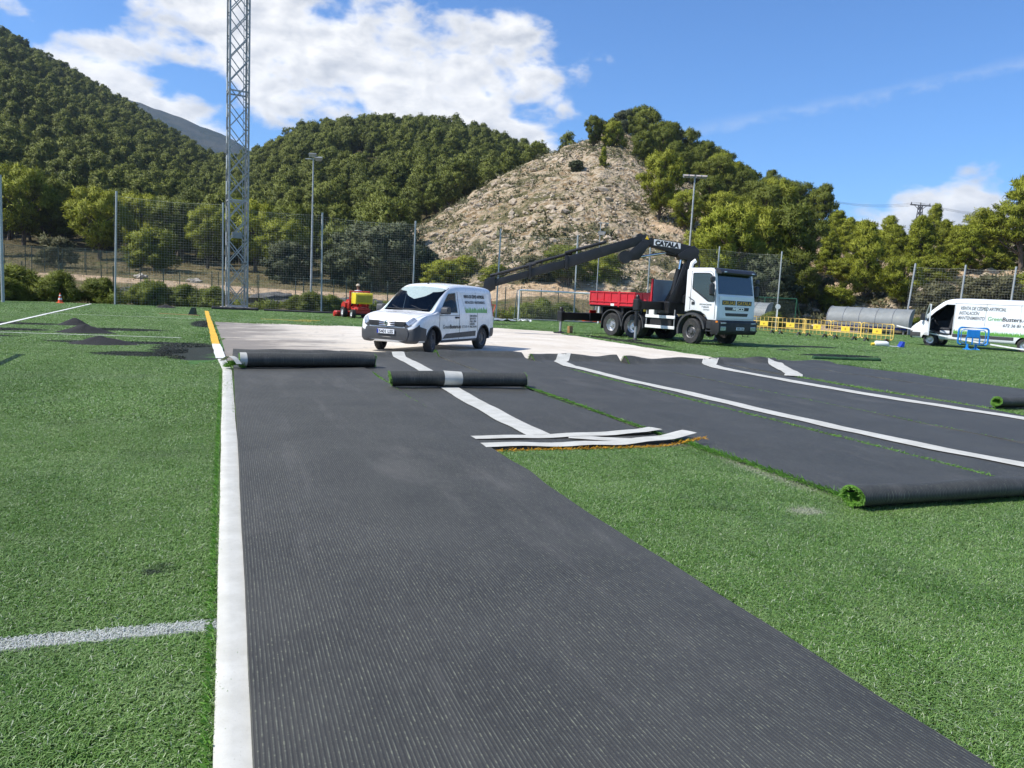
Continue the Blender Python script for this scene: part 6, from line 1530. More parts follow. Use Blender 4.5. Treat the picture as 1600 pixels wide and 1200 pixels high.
for sd in (-1, 1):
    q = [(-.06, 2.26), (-.06, 2.86), (.74, 2.86), (.86, 2.80), (1.02, 2.00), (1.05, 1.76), (.74, 1.76)]
    mb = MB(); mb.prism(rounded(q, .06, 3), sd * 1.236, sd * 1.252, 'y'); sw = mb.build('side_window', M_GLASS, tk)
    mb = MB(); mb.tube([(p[0], sd * 1.254, p[1]) for p in rounded(q, .06, 3)], .014, 5, closed=True); mb.build('window_seal', M_BLACKP, sw)
    mb = MB(); mb.bar((-.06, sd * 1.25, 2.26), (.74, sd * 1.25, 1.78), .03, .04); mb.build('window_rail', M_BLACKP, sw)
    for L_ in ([(-.14, 1.40), (-.14, 2.94), (.80, 2.94), (.90, 2.86), (1.09, 1.9), (1.10, 1.08)],): mb = MB(); mb.tube([(p[0], sd * 1.243, p[1]) for p in L_], .010, 5); mb.build('door_gap', M_GAP, tk)
    mb = MB(); mb.box((.02, sd * 1.255, 1.66), (.16, .03, .12), .02); mb.build('door_handle', M_BLACKP, tk)
    mb = MB(); mb.tube([(.96, sd * 1.22, 2.72), (1.04, sd * 1.48, 2.70), (1.04, sd * 1.50, 2.0), (.98, sd * 1.25, 1.98)], .02, 6); mb.box((1.06, sd * 1.46, 2.62), (.14, .24, .22), .05); mb.box((1.06, sd * 1.46, 2.22), (.16, .26, .48), .06); mb.build('mirror', M_BLACKP, tk, smooth=35)
    mb = MB(); mb.tube([(.08, sd * 1.26, 1.75), (-.20, sd * 1.28, 1.9)], .012, 5); mb.build('grab_bar', M_BLACKP, tk)
    # front mudguard
    arc = [(.70 * math.cos(a), .56 + .72 * math.sin(a)) for a in np.linspace(.15, PI + .25, 14)]; inn = [(.62 * math.cos(a), .56 + .64 * math.sin(a)) for a in np.linspace(.15, PI + .25, 14)]
    mb = MB(); mb.prism(arc + inn[::-1], sd * .95, sd * 1.29, 'y'); mb.build('front_mudguard', M_TRIM, tk, smooth=40)
    mb = MB(); mb.box((.86, sd * 1.17, .84), (.30, .14, .34), .03); mb.box((.86, sd * 1.18, .60), (.32, .16, .05), .01); mb.tube([(.72, sd * 1.2, .68), (.74, sd * 1.2, .38), (1.0, sd * 1.2, .38), (1.02, sd * 1.2, .68)], .02, 6); mb.build('cab_step', M_BLACKP, tk)
quadpanel('grille_panel', [(1.205, -1.10, 1.12), (1.205, 1.10, 1.12), (1.19, 1.12, 1.98), (1.19, -1.12, 1.98)], M_TWHITE, tk, .02)
for z, w_, h_ in ((1.50, 1.5, .13), (1.27, 1.4, .12)): mb = MB(); mb.prism(rounded([(-w_ / 2, -h_ / 2), (w_ / 2, -h_ / 2), (w_ / 2 + .04, h_ / 2), (-w_ / 2 - .04, h_ / 2)], .03, 3), 1.222, 1.236, 'x', 0, Matrix.Translation((0, 0, z))); mb.build('grille_slot', M_BLACKP, tk)
lettering('IVECO', .16, M_CHROME, tk, (1.240, -.30, 1.445), (PI / 2, 0, PI / 2), width=.74, bold=.003)
M_LET = mat('yellow letter', (.75, .42, .02), .4)
for y0, tx, w_ in ((-.94, 'GRUAS', .80), (.0, 'CATALA', .92)):
    mb = MB(); mb.box((1.222, y0 + w_ / 2, 1.735), (.012, w_ + .06, .18), .003); mb.build('name_plate', M_BLACKP, tk); lettering(tx, .19, M_LET, tk, (1.231, y0, 1.668), (PI / 2, 0, PI / 2), width=w_ - .02, bold=.004)
mb = MB(); mb.prism(rounded([(.95, .48), (1.30, .48), (1.36, .60), (1.36, .98), (1.22, 1.04), (.95, 1.04)], .04, 2), -1.25, 1.25, 'y'); mb.build('front_bumper', M_CHAS, tk, smooth=30, bevel=.02)
for sd in (-1, 1):
    mb = MB(); mb.box((1.362, sd * .98, .72), (.03, .34, .17), .02); mb.build('headlight', M_LAMP, tk); mb = MB(); mb.box((1.36, sd * .98, .935), (.03, .34, .06), .01); mb.build('fog_lamp', M_LAMP, tk)
    mb = MB(); mb.box((1.24, sd * 1.254, .98), (.10, .02, .07), .005); mb.build('turn_signal', M_AMBER, tk)
mb = MB(); mb.box((1.368, .12, .72), (.012, .52, .115), .003); mb.build('number_plate', M_PLATE, tk); lettering('7878 CDM', .10, M_INK, tk, (1.3755, -.09, .683), (PI / 2, 0, PI / 2), width=.42, bold=.002)
for k, (tx, s_, w_) in enumerate((('EXCAVACIONES', .085, .58), ('Y GRUAS', .085, .36), ('CATALA', .075, .3))): lettering(tx, s_, M_GREYINK, tk, (.34 + k * .10, -1.247, 1.60 - k * .10), (PI / 2, 0, 0), .15 * (k == 1), w_, bold=.002)
mb = MB(); mb.tube([(-.62, -.75, 1.3), (-.62, -.75, 3.12), (-.60, -.72, 3.28), (-.50, -.62, 3.40)], [.075, .075, .08, .085], 12); mb.build('exhaust_stack', M_WHITEP, tk, smooth=40)
for sd in (-1, 1): mb = MB(); mb.box((-2.6, sd * .42, .90), (6.6, .09, .26), .01); mb.build('chassis_rail', M_CHAS, tk)
for ax in (0, -3.2, -4.5): mb = MB(); mb.cyl((ax, -.95, .53), (ax, .95, .53), .09, 10); mb.lathe([(.0, -.24), (.18, -.16), (.24, 0), (.18, .16), (0, .24)], 14, 0, Matrix.Translation((ax, 0, .53)) @ Matrix.Rotation(PI / 2, 4, 'X')); mb.build('axle', M_CHAS, tk, smooth=40)
for sd in (-1, 1):
    wheel(tk, (0, sd * 1.07, .53), .53, .33, sd, M_RIM, .54, rad(-9), 10, 10)
    for ax in (-3.2, -4.5):
        wheel(tk, (ax, sd * .98, .53), .53, .56, sd, M_ALU, .54, 0, 8)
        arc = [(ax + .64 * math.cos(a), .56 + .66 * math.sin(a)) for a in np.linspace(-.1, PI + .1, 16)]; inn = [(ax + .60 * math.cos(a), .56 + .62 * math.sin(a)) for a in np.linspace(-.1, PI + .1, 16)]
        mb = MB(); mb.prism(arc + inn[::-1], sd * .66, sd * 1.27, 'y'); mb.build('rear_mudguard', M_TRIM, tk, smooth=40)
        mb = MB(); mb.box((ax - .63, sd * .97, .50), (.02, .56, .34)); mb.build('mud_flap', M_BLACKP, tk)
for z in (1.03, .60):
    for sd in (-1, 1): mb = MB(); mb.box((-1.70, sd * 1.20, z), (1.62, .04, .13), .012); mb.build('side_guard', M_WHITEP, tk)
mb = MB(); mb.box((-1.7, -.95, .82), (1.2, .42, .36), .03); mb.build('battery_box', M_CHAS, tk); mb = MB(); mb.box((-1.7, .95, .85), (1.3, .5, .5), .08); mb.build('fuel_tank', M_GALV, tk)
mb = MB(); mb.box((-2.2, -1.10, 1.24), (.30, .22, .30), .02); mb.build('tool_box', M_WHITEP, tk); mb = MB(); mb.cyl((-2.72, -1.0, 1.2), (-2.72, -1.0, 1.42), .09, 12); mb.build('yellow_canister', M_YEL2, tk, smooth=40)
for x in (-.95, -2.48): mb = MB(); mb.bar((x, -1.16, .55), (x, -1.16, 1.35), .04, .04); mb.build('guard_bracket', M_GALV, tk)
# bed
mb = MB(); mb.box((-4.10, 0, 1.38), (3.74, 2.42, .14), .01); mb.build('bed_floor', M_CHAS, tk)
for x in (-5.3, -4.0, -2.9): mb = MB(); mb.box((x, 0, 1.16), (.14, 2.2, .30)); mb.build('bed_crossmember', M_CHAS, tk)
def dropside(x0, x1, y, z0, z1, out, parent, name='sideboard'):
    mb = MB(); mb.box(((x0 + x1) / 2, y, (z0 + z1) / 2), (x1 - x0, .03, z1 - z0), .004); b = mb.build(name, M_REDP, parent)
    n = max(2, int((x1 - x0) / .42)); rib = MB()
    for k in range(n + 1): rib.box((x0 + .03 + k * (x1 - x0 - .06) / n, y + out * .030, (z0 + z1) / 2 + .04), (.045, .035, z1 - z0 - .12), .006)
    rib.build('ribs', M_REDP, b); rl = MB()
    for z, h_ in ((z1 - .025, .05), (z0 + .17, .045), (z0 + .03, .06)): rl.box(((x0 + x1) / 2, y + out * .034, z), (x1 - x0 - .01, .042, h_), .006)
    rl.build('rails', M_REDP, b); return b
for sd in (-1, 1):
    dropside(-5.95, -4.12, sd * 1.23, 1.38, 2.0, sd, tk); dropside(-4.06, -2.28, sd * 1.23, 1.38, 2.0, sd, tk)
    mb = MB(); mb.box((-4.09, sd * 1.25, 1.68), (.07, .06, .70), .006); mb.build('bed_post', M_REDP, tk); mb = MB(); mb.box((-2.23, sd * 1.22, 1.98), (.09, .08, 1.24), .01); mb.build('bed_post', M_REDP, tk)
mb = MB(); mb.box((-5.97, 0, 1.69), (.035, 2.44, .62), .005); tg = mb.build('tailgate', M_REDP, tk); mb = MB()
for k in range(7): mb.box((-6.0, -1.14 + k * .38, 1.72), (.04, .05, .5), .005)
mb.build('ribs', M_REDP, tg)
mb = MB(); mb.box((-2.20, 0, 2.0), (.04, 2.34, 1.16), .01); mb.build('headboard', M_HEADB, tk)
mb = MB(); mb.box((-4.45, -1.285, 1.42), (.22, .012, .10), .003); mb.build('reflector_plate', M_WHITEP, tk)
for y in (-.95, .95): mb = MB(); mb.box((-6.02, y, 1.05), (.06, .4, .14), .01); mb.build('tail_lamp', M_RED, tk)
# stabilisers
def outrigger(x, y, zb, label_side, beam_from, thin=.20):
    sd = -1 if y < 0 else 1
    mb = MB(); mb.box((x, (beam_from + y) / 2, zb), (.30, abs(y - beam_from) + .1, .34), .02); b = mb.build('outrigger_beam', M_BLK, tk)
    mb = MB(); mb.cyl((x, y, .62), (x, y, zb + .34), .085, 14); mb.box((x, y, zb), (.30, .24, .46), .03); mb.lathe([(.0, 0), (.08, 0), (.05, .06), (0, .07)], 12, 0, Matrix.Translation((x, y, zb + .34))); mb.build('outrigger_leg', M_BLK, tk, smooth=35)
    mb = MB(); mb.cyl((x, y, .08), (x, y, .66), .055, 12); mb.build('outrigger_rod', M_GALV, tk, smooth=40)
    mb = MB(); mb.lathe([(0, .02), (.30, .02), (.30, .05), (.10, .07), (.07, .12), (0, .12)], 24, 0, Matrix.Translation((x, y, 0))); mb.build('outrigger_pad', M_CHAS, tk, smooth=30)
outrigger(-1.67, -2.67, 1.48, 'r', -1.0); outrigger(-6.2, -2.75, .80, 'r', -1.0); outrigger(-1.67, 2.6, 1.48, 'l', 1.0); outrigger(-6.2, 2.6, .80, 'l', 1.0)
mb = MB(); mb.box((-6.15, 0, .80), (.36, 2.3, .38), .02); mb.build('outrigger_beam', M_BLK, tk); mb = MB(); mb.box((-1.55, 0, 1.42), (.62, 2.46, .50), .03); mb.box((-1.4, 0, 1.8), (.7, .9, .4), .05); mb.build('crane_base', M_BLK, tk)
# crane in the plane that points away from the cab to the side: d metres out, z up
EX = Vector((-.62, -.785, 0)).normalized(); EN = Vector((EX.y, -EX.x, 0)); 
CM = Matrix(((EX.x, -EX.y, 0, -1.26), (EX.y, EX.x, 0, -.04), (0, 0, 1, 0), (0, 0, 0, 1)))     # local: x out along the boom, y across, z up
def cprism(name, poly, w, m=M_BLK, bev=.012, y0=0.0, parent=tk): mb = MB(); mb.prism(poly, y0 - w / 2, y0 + w / 2, 'y', 0, CM); return mb.build(name, m, parent, smooth=30, bevel=bev)
cprism('crane_column', [(.72, 1.6), (.20, 1.6), (-.10, 2.6), (-.20, 3.5), (-.22, 3.92), (.02, 4.02), (.22, 3.86), (.20, 3.2), (.42, 2.4)], .52)
cprism('column_plate', [(.95, 1.62), (.60, 1.62), (.30, 2.5), (.22, 3.3), (.34, 3.3), (.62, 2.3)], .30, y0=-.28); cprism('column_plate', [(.95, 1.62), (.60, 1.62), (.30, 2.5), (.22, 3.3), (.34, 3.3), (.62, 2.3)], .10, y0=.33)
mb = MB(); mb.cyl(CM @ Vector((.62, -.12, 1.95)), CM @ Vector((.42, -.12, 3.05)), .14, 14); mb.build('lift_cylinder', M_BLK, tk, smooth=40); mb = MB(); mb.cyl(CM @ Vector((.42, -.12, 3.0)), CM @ Vector((.36, -.12, 3.62)), .06, 12); mb.build('lift_rod', M_CHROME, tk, smooth=40)
cprism('knuckle', [(-.24, 3.55), (-.28, 3.85), (-.06, 4.04), (.30, 3.86), (.62, 3.62), (.50, 3.46), (.10, 3.44)], .62)
cprism('main_boom', [(-.10, 3.86), (.06, 4.02), (.30, 4.08), (1.3, 4.22), (2.0, 4.30), (2.14, 4.26), (2.1, 4.02), (1.55, 3.88), (.60, 3.66), (.20, 3.60)], .40)
mb = MB(); mb.tube([CM @ Vector(p) for p in ((.35, 0, 3.62), (1.05, 0, 3.72))], .115, 14); mb.build('fold_cylinder', M_BLK, tk, smooth=40); mb = MB(); mb.tube([CM @ Vector(p) for p in ((1.0, 0, 3.715), (2.15, 0, 3.48))], .05, 12); mb.build('fold_rod', M_CHROME, tk, smooth=40)
cprism('link_arm', [(1.75, 4.05), (2.1, 4.16), (2.75, 3.55), (2.62, 3.30), (2.2, 3.36)], .50)
mb = MB(); mb.cyl(CM @ Vector((2.78, -.30, 3.44)), CM @ Vector((2.78, .30, 3.44)), .27, 22); mb.build('winch_drum', M_BLK, tk, smooth=35)
def sec(name, d0, d1, t0, b0, t1, b1, w, m=M_BLK): return cprism(name, [(d0, t0), (d1, t1), (d1, b1), (d0, b0)], w, m, .014)
zt = lambda d: 4.34 - (d - 2.1) * .318; zb_ = lambda d: zt(d) - .56
sec('outer_boom', 1.95, 5.25, zt(1.9) + .04, zt(1.9) - .34, zt(5.25), zb_(5.25) + .06, .36)
sec('boom_section', 5.2, 6.75, zt(5.2) - .12, zb_(5.2) + .10, zt(6.75) - .10, zb_(6.75) + .10, .30); sec('boom_section', 6.7, 8.55, zt(6.7) - .16, zb_(6.7) + .12, zt(8.55) - .14, zb_(8.55) + .10, .27)
for d in (5.22, 6.73): cprism('boom_collar', [(d - .05, zt(d) + .05), (d + .07, zt(d) + .04), (d + .05, zb_(d) + .02), (d - .07, zb_(d) + .03)], .44)
cprism('boom_head', [(8.2, zt(8.2) + .0), (8.62, zt(8.62) - .02), (8.66, zb_(8.6) + .20), (8.55, zb_(8.55) - .10), (8.15, zb_(8.2) + .0)], .40)
sec('boom_extension', 8.6, 9.75, zt(8.6) - .32, zt(8.6) - .46, zt(9.75) - .32, zt(9.75) - .44, .12)
for k, (d0, d1, o_) in enumerate(((3.6, 5.3, .17), (5.0, 6.9, .10), (6.5, 8.4, .05))):
    mb = MB(); mb.cyl(CM @ Vector((d0, .06 - .12 * (k % 2), zt(d0) + o_)), CM @ Vector((d1, .06 - .12 * (k % 2), zt(d1) + o_)), .065, 12); mb.build('extension_cylinder', M_BLK, tk, smooth=40)
    mb = MB(); mb.tube([CM @ Vector((d, -.19 - .015 * k, zt(d) - .06 + .02 * math.sin(d * 5))) for d in np.linspace(d0 - .3, d1, 9)], .016, 6); mb.build('hydraulic_hose', M_CHAS, tk, smooth=50)
mb = MB(); mb.tube([CM @ Vector(p) for p in ((2.2, -.24, 4.0), (2.5, -.30, 3.75), (2.75, -.30, 3.9), (3.2, -.22, 3.95))], .02, 6); mb.build('hydraulic_hose', M_GALV, tk, smooth=50)
mb = MB(); mb.tube([CM @ Vector(p) for p in ((-.16, .28, 3.9), (-.34, .25, 3.3), (-.25, .2, 2.4), (.1, .25, 1.8))], .03, 6); mb.build('hydraulic_hose', M_CHAS, tk, smooth=50)
# printed plates on the boom face that looks at the camera
yv = -.212 if (CM.to_3x3() @ Vector((0, -1, 0))).dot(Vector((-.0, 0, 0)) + Vector((math.cos(0), 0, 0))) else -.212
def boom_face(name, poly, m, off, parent=tk): mb = MB(); s_ = BF; mb.prism(poly, s_ * (.20 + off), s_ * (.20 + off + .004), 'y', 0, CM); return mb.build(name, m, parent)
_tw = Matrix.Rotation(tk.rotation_euler.z, 4, 'Z'); _toc = Vector((-tk.location.x, -tk.location.y, 0)); BF = 1 if (_tw.to_3x3() @ (CM.to_3x3() @ Vector((0, 1, 0)))).dot(_toc) > 0 else -1
sl = lambda d: 4.04 - (d - .45) * -.09
bp = boom_face('name_board', [(.50, sl(.5) - .16), (1.62, sl(1.62) - .16), (1.62, sl(1.62) + .09), (.50, sl(.5) + .07)], M_WHITEP, .004)
boom_face('name_board_edge', [(.47, sl(.5) - .19), (1.65, sl(1.62) - .19), (1.65, sl(1.62) + .12), (.47, sl(.5) + .10)], M_BLACKP, .001)
tl = lettering('CATALA', .26, M_INK, tk, (0, 0, 0), (0, 0, 0), .12, 1.0, bold=.018); xdir = -1
Lm = CM @ Matrix.Translation((1.57, BF * .212, sl(1.57) - .135)) @ Matrix(((-1, 0, 0, 0), (0, 0, BF * 1.0, 0), (-.09, 1, 0, 0), (0, 0, 0, 1)))
tl.data.transform(Lm)
wt = boom_face('warning_sign', [(2.0, 4.22), (1.84, 4.20), (1.92, 4.36)], mat('yellow sign', (.85, .55, .03), .4), .006)
cprism('apex_fin', [(1.85, 4.24), (2.18, 4.45), (2.32, 4.42), (2.40, 4.22), (2.0, 4.16)], .34)
# ------------------------------------------------------------------ machine with its driver, heaps and small things
M_MRED = mat('machine red', (.50, .030, .022), .4, var=.15, scale=5, dirt=(.2, .08, .05), dirt_amt=.5); M_MYEL = mat('hopper yellow', (.72, .56, .03), .45, var=.1, scale=3, dirt=(.45, .36, .1), dirt_amt=.3)
mc = W(-8.45, 41.3); sw = thing('turf_sweeper', 'red turf machine with a yellow hopper at the far edge of the bare base', 'machine', (*mc, 0), wang(-.5, .87))
mb = MB(); mb.box((-.05, 0, .52), (1.7, .62, .16), .03); mb.box((-.55, 0, .40), (.5, .9, .26), .03); mb.build('chassis', M_MRED, sw)
mb = MB(); mb.prism(rounded([(-1.0, .78), (-.30, .78), (-.22, 1.30), (-.34, 1.36), (-.98, 1.36), (-1.04, 1.28)], .05, 3), -.46, .46, 'y'); mb.build('hopper', M_MYEL, sw, smooth=30, bevel=.03)
mb = MB(); mb.prism(rounded([(-.40, .82), (-.36, .82), (-.36, 1.24), (-.40, 1.24)], .01, 2), -.40, .40, 'y'); mb.box((-1.045, 0, 1.05), (.012, .78, .36), .004); mb.build('hopper_shade_sheet', mat('hopper shaded yellow', (.40, .32, .03), .55, var=.15), sw)  # sheet over the rear face, shade put into its darker yellow
for sd in (-1, 1):
    mb = MB(); mb.tube([(-.28, sd * .52, 1.42), (-.22, sd * .52, .80), (.05, sd * .55, .52)], .045, 8); mb.box((-.05, sd * .52, .70), (.22, .08, .42), .02); mb.build('lift_arm', M_MRED, sw, smooth=40)
    mb = MB(); mb.prism(rounded([(.25, .55), (.95, .55), (.95, .70), (.62, .86), (.25, .80)], .06, 3), sd * .30, sd * .62, 'y'); mb.build('wheel_guard', M_MRED, sw, smooth=35)
    wheel(sw, (.60, sd * .56, .30), .30, .24, sd, M_WHITEP, .5, 0, 5); wheel(sw, (-.72, sd * .50, .24), .24, .20, sd, M_WHITEP, .5, 0, 5)
mb = MB(); mb.cyl((-.28, -.55, 1.42), (-.28, .55, 1.42), .03, 8); mb.build('top_bar', M_MRED, sw, smooth=40)
mb = MB(); mb.box((-.06, 0, .90), (.46, .48, .12), .04); mb.prism(rounded([(-.30, .95), (-.20, .95), (-.26, 1.34), (-.34, 1.34)], .03, 2), -.23, .23, 'y'); mb.build('seat', M_SEAT, sw, smooth=40)
mb = MB(); mb.prism(rounded([(.62, .60), (1.15, .60), (1.10, .92), (.72, 1.0)], .06, 3), -.32, .32, 'y'); mb.build('bonnet', M_MRED, sw, smooth=35, bevel=.02)
mb = MB(); mb.bar((.70, 0, .95), (.50, 0, 1.16), .05, .05); T = Matrix.Translation((.49, 0, 1.17)) @ Matrix.Rotation(rad(-40), 4, 'Y'); mb.tube([T @ Vector((.17 * math.cos(a), .17 * math.sin(a), 0)) for a in np.linspace(0, 2 * PI, 21)[:-1]], .015, 6, closed=True); mb.build('steering_wheel', M_BLACKP, sw, smooth=40)
mb = MB(); mb.box((1.35, .35, .22), (.5, 1.0, .22), .04); mb.cyl((1.35, -.2, .15), (1.35, .9, .15), .15, 14); mb.build('brush_deck', M_MRED, sw, smooth=35); mb = MB(); mb.bar((.8, .2, .45), (1.3, .3, .3), .06, .06); mb.build('deck_arm', M_MRED, sw)
mb = MB(); mb.box((-.62, 0, .30), (.3, .94, .24), .03); mb.build('rear_brush_cover', M_CHAS, sw)
def person():
    me = bpy.data.meshes.new('person'); V, E, Rr = [], [], []
    def v(x, y, z, r, r2=None): V.append((x, y, z)); Rr.append((r, r2 or r)); return len(V) - 1
    pel = v(-.05, 0, 1.03, .135, .115); sp = v(-.05, 0, 1.20, .125, .10); ch = v(-.02, 0, 1.38, .150, .105); nb = v(0, 0, 1.50, .065); hd0 = v(.03, 0, 1.58, .068); hd1 = v(.045, 0, 1.68, .092, .085); hd2 = v(.04, 0, 1.76, .070)
    E.extend([(pel, sp), (sp, ch), (ch, nb), (nb, hd0), (hd0, hd1), (hd1, hd2)])
    for sd in (-1, 1):
        s = v(0, sd * .19, 1.43, .062); e = v(.17, sd * .27, 1.23, .045); w = v(.38, sd * .17, 1.20, .032); h = v(.46, sd * .15, 1.21, .036, .022); E.extend([(ch, s), (s, e), (e, w), (w, h)])
        for k in range(4): f = v(.50, sd * (.125 + .018 * k), 1.215, .011); f2 = v(.525, sd * (.125 + .018 * k), 1.185 + .003 * k, .009); E.extend([(h, f), (f, f2)])
        th = v(.455, sd * .115, 1.215, .012); th2 = v(.475, sd * .10, 1.20, .010); E.extend([(h, th), (th, th2)])
        hp = v(.02, sd * .10, 1.02, .085); kn = v(.44, sd * .15, 1.0, .062); an = v(.50, sd * .16, .66, .040); ft = v(.62, sd * .17, .62, .040, .03); E.extend([(pel, hp), (hp, kn), (kn, an), (an, ft)])
    me.from_pydata(V, E, []); o = link('person', me); md = o.modifiers.new('skin', 'SKIN')
    sv = me.skin_vertices[0].data if me.skin_vertices else None
    if sv is None:
        bm = bmesh.new(); bm.from_mesh(me); bm.verts.layers.skin.verify(); bm.to_mesh(me); bm.free(); sv = me.skin_vertices[0].data
    for i, r in enumerate(Rr): sv[i].radius = r
    sv[0].use_root = True
    sd_ = o.modifiers.new('sub', 'SUBSURF'); sd_.levels = 2; sd_.render_levels = 2
    bpy.context.view_layer.update(); dg = bpy.context.evaluated_depsgraph_get(); m2 = bpy.data.meshes.new_from_object(o.evaluated_get(dg)); o.modifiers.clear(); o.data = m2
    skin = mat('brown skin', (.16, .08, .05), .6, var=.1); shirt = mat('pale lilac shirt', (.62, .62, .72), .85, var=.1, scale=9, bump=.2); pant = mat('dark trousers', (.03, .035, .05), .9, var=.2); shoe = mat('black shoe', (.02, .02, .02), .6)
    m2.materials.clear()
    for m in (skin, shirt, pant, shoe): m2.materials.append(m)
    for p in m2.polygons:
        c = p.center; k = 1
        if c.z > 1.50: k = 0
        elif c.x > .20 and c.z > 1.14: k = 0
        elif c.z < 1.10 and c.x < .52 or (c.x > .2 and c.z < 1.12): k = 2
        if c.z < .69: k = 3
        p.material_index = k; p.use_smooth = True
    tag(o, 'person in a pale shirt and light cap driving the red turf machine', 'person'); o.location = (*mc, 0); o.rotation_euler = (0, 0, sw.rotation_euler.z)
    cap = mat('beige cap', (.55, .45, .34), .85, var=.1); mb = MB(); mb.lathe([(.108, 0), (.110, .04), (.085, .09), (.04, .115), (0, .12)], 18, 0, Matrix.Translation((.04, 0, 1.715))); mb.prism([(.10, -.09), (.22, -.06), (.24, 0), (.22, .06), (.10, .09)], 1.715, 1.728, 'z'); mb.build('cap', cap, o, smooth=40)
    mb = MB(); mb.lathe([(.0, 0), (.016, .004), (.012, .03), (0, .045)], 8, 0, Matrix.Translation((.132, 0, 1.645)) @ Matrix.Rotation(rad(20), 4, 'Y')); mb.build('nose', skin, o, smooth=40)
    for sd in (-1, 1): mb = MB(); mb.lathe([(0, -.012), (.02, 0), (0, .012)], 8, 0, Matrix.Translation((.04, sd * .092, 1.66)) @ Matrix.Rotation(PI / 2, 4, 'X')); mb.build('ear', skin, o, smooth=40); mb = MB(); mb.lathe([(0, -.008), (.010, 0), (0, .008)], 8, 0, Matrix.Translation((.122, sd * .032, 1.68))); mb.build('eye', M_INK, o, smooth=40)
    mb = MB(); mb.box((.124, 0, 1.605), (.012, .05, .008), .003); mb.build('mouth', mat('lips', (.12, .04, .035), .5), o)
person()
# --- heaps of rubber crumb
mC, xC, bC = newmat('rubber crumb'); pC = xC.pos(); nC = xC.noise(pC, 26, 5, .75); xC.link(xC.mix(nC.step(.3, .7), (.005, .005, .0055), (.018, .018, .019)), bC.inputs['Base Color']); bC.inputs['Roughness'].default_value = .85; xC.link(xC.bump(xC.noise(pC, 60, 4, .8), .8, .02), bC.inputs['Normal'])
def heap(x, y, rx, ry, h, label, seed, rz=0.0):
    mb = MB(); n, k = 40, 12; rows = []
    for i in range(k + 1):
        f = i / k; r = []
        for j in range(n):
            a = 2 * PI * j / n; e = 1 + .30 * nz(math.cos(a) * 1.4 + seed, math.sin(a) * 1.4) + .12 * nz(math.cos(a) * 4, math.sin(a) * 4 + seed); X, Y = rx * f * e * math.cos(a), ry * f * e * math.sin(a)
            z = h * (1 - f ** 1.35) ** 1.5 * (1 + .25 * nz(X * 2.5, Y * 2.5, seed)) + nz(X * 9, Y * 9, seed) * .02 * (1 - f) + .012
            r.append((X, Y, z if f < .99 else .004))
        r.append(r[0]); rows.append(r)
    mb.grid(rows, flip=True); o = mb.build('rubber_heap', mC, None, smooth=60, fix=False); o.location = (*W(x, y), 0); o.rotation_euler = (0, 0, rz); return tag(o, label, 'heap', 'heaps of black rubber crumb')
heap(-9.55, 17.75, .92, .44, .20, 'largest heap of black rubber crumb in front of the thin white line', 1); heap(-11.7, 20.95, .78, .42, .24, 'middle heap of black rubber crumb just behind the thin white line', 2); heap(-13.75, 23.95, .60, .40, .24, 'small rear heap of black rubber crumb beside the thick white line', 3); heap(-19.1, 42.0, .62, .45, .20, 'tiny heap of black rubber crumb close to the back fence', 4)
heap(10.4, 29.6, .55, .35, .05, 'flat patch of black rubber crumb in front of the truck', 5)
# --- traffic cone
tc = thing('traffic_cone', 'orange and white traffic cone beside the corner bushes', 'cone', (*W(-24.6, 41.6), 0)); M_OR = mat('cone orange', (.75, .10, .02), .5, var=.1)
mb = MB(); mb.box((0, 0, .025), (.36, .36, .05), .02); mb.build('base', M_OR, tc); mb = MB(); mb.lathe([(.13, .05), (.10, .18), (.078, .28), (.056, .38), (.034, .48), (.026, .56), (0, .56)], 20); mb.build('body', M_OR, tc, smooth=40)
for a, b, ra, rb in ((.20, .30, .098, .0765), (.40, .47, .0545, .039)): mb = MB(); mb.lathe([(ra + .004, a), (rb + .004, b)], 20); mb.build('reflective_band', M_WHITEP, tc, smooth=40)
# --- wedge and plank
wd = thing('wedge_box', 'small dark green wedge box standing on the far turf', 'box', (*W(-14.75, 35.2), 0), wang(1, .1)); mb = MB(); mb.prism([(-.17, .02), (.15, .02), (.10, .36), (-.02, .36)], -.16, .16, 'y'); mb.build('body', mat('dark green box', (.012, .03, .022), .5), wd, bevel=.012); mb = MB(); mb.box((0, 0, .015), (.40, .36, .03), .006); mb.build('foot', M_BLACKP, wd)
def plank(p, q, label, m, w=.12, h=.04, name='plank', group=None):
    a, b = Vector((*W(*p), h / 2 + .01)), Vector((*W(*q), h / 2 + .01)); c = (a + b) / 2; mb = MB(); mb.bar(a - c, b - c, w, h, .006); o = mb.build(name, m); o.location = c; return tag(o, label, 'plank', group)
M_WOOD = mat('weathered wood', (.30, .17, .06), .8, var=.25, scale=6, bump=.3)
plank((-16.0, 34.6), (-14.2, 34.6), 'brown plank lying before the dark wedge box', M_WOOD); plank((-11.3, 34.2), (-9.1, 34.35), 'yellow strip of cut line lying behind the bare base', mat('yellow yarn strip', (.62, .38, .04), .85), .10, .03, 'cut_line_strip'); plank((-9.9, 35.3), (-8.9, 35.2), 'short yellow strip of cut line behind the longer one', mat('yellow yarn strip', (.62, .38, .04)), .10, .03, 'cut_line_strip')
tagk = mat('black carpet edge', (.03, .03, .032), .8, var=.3)
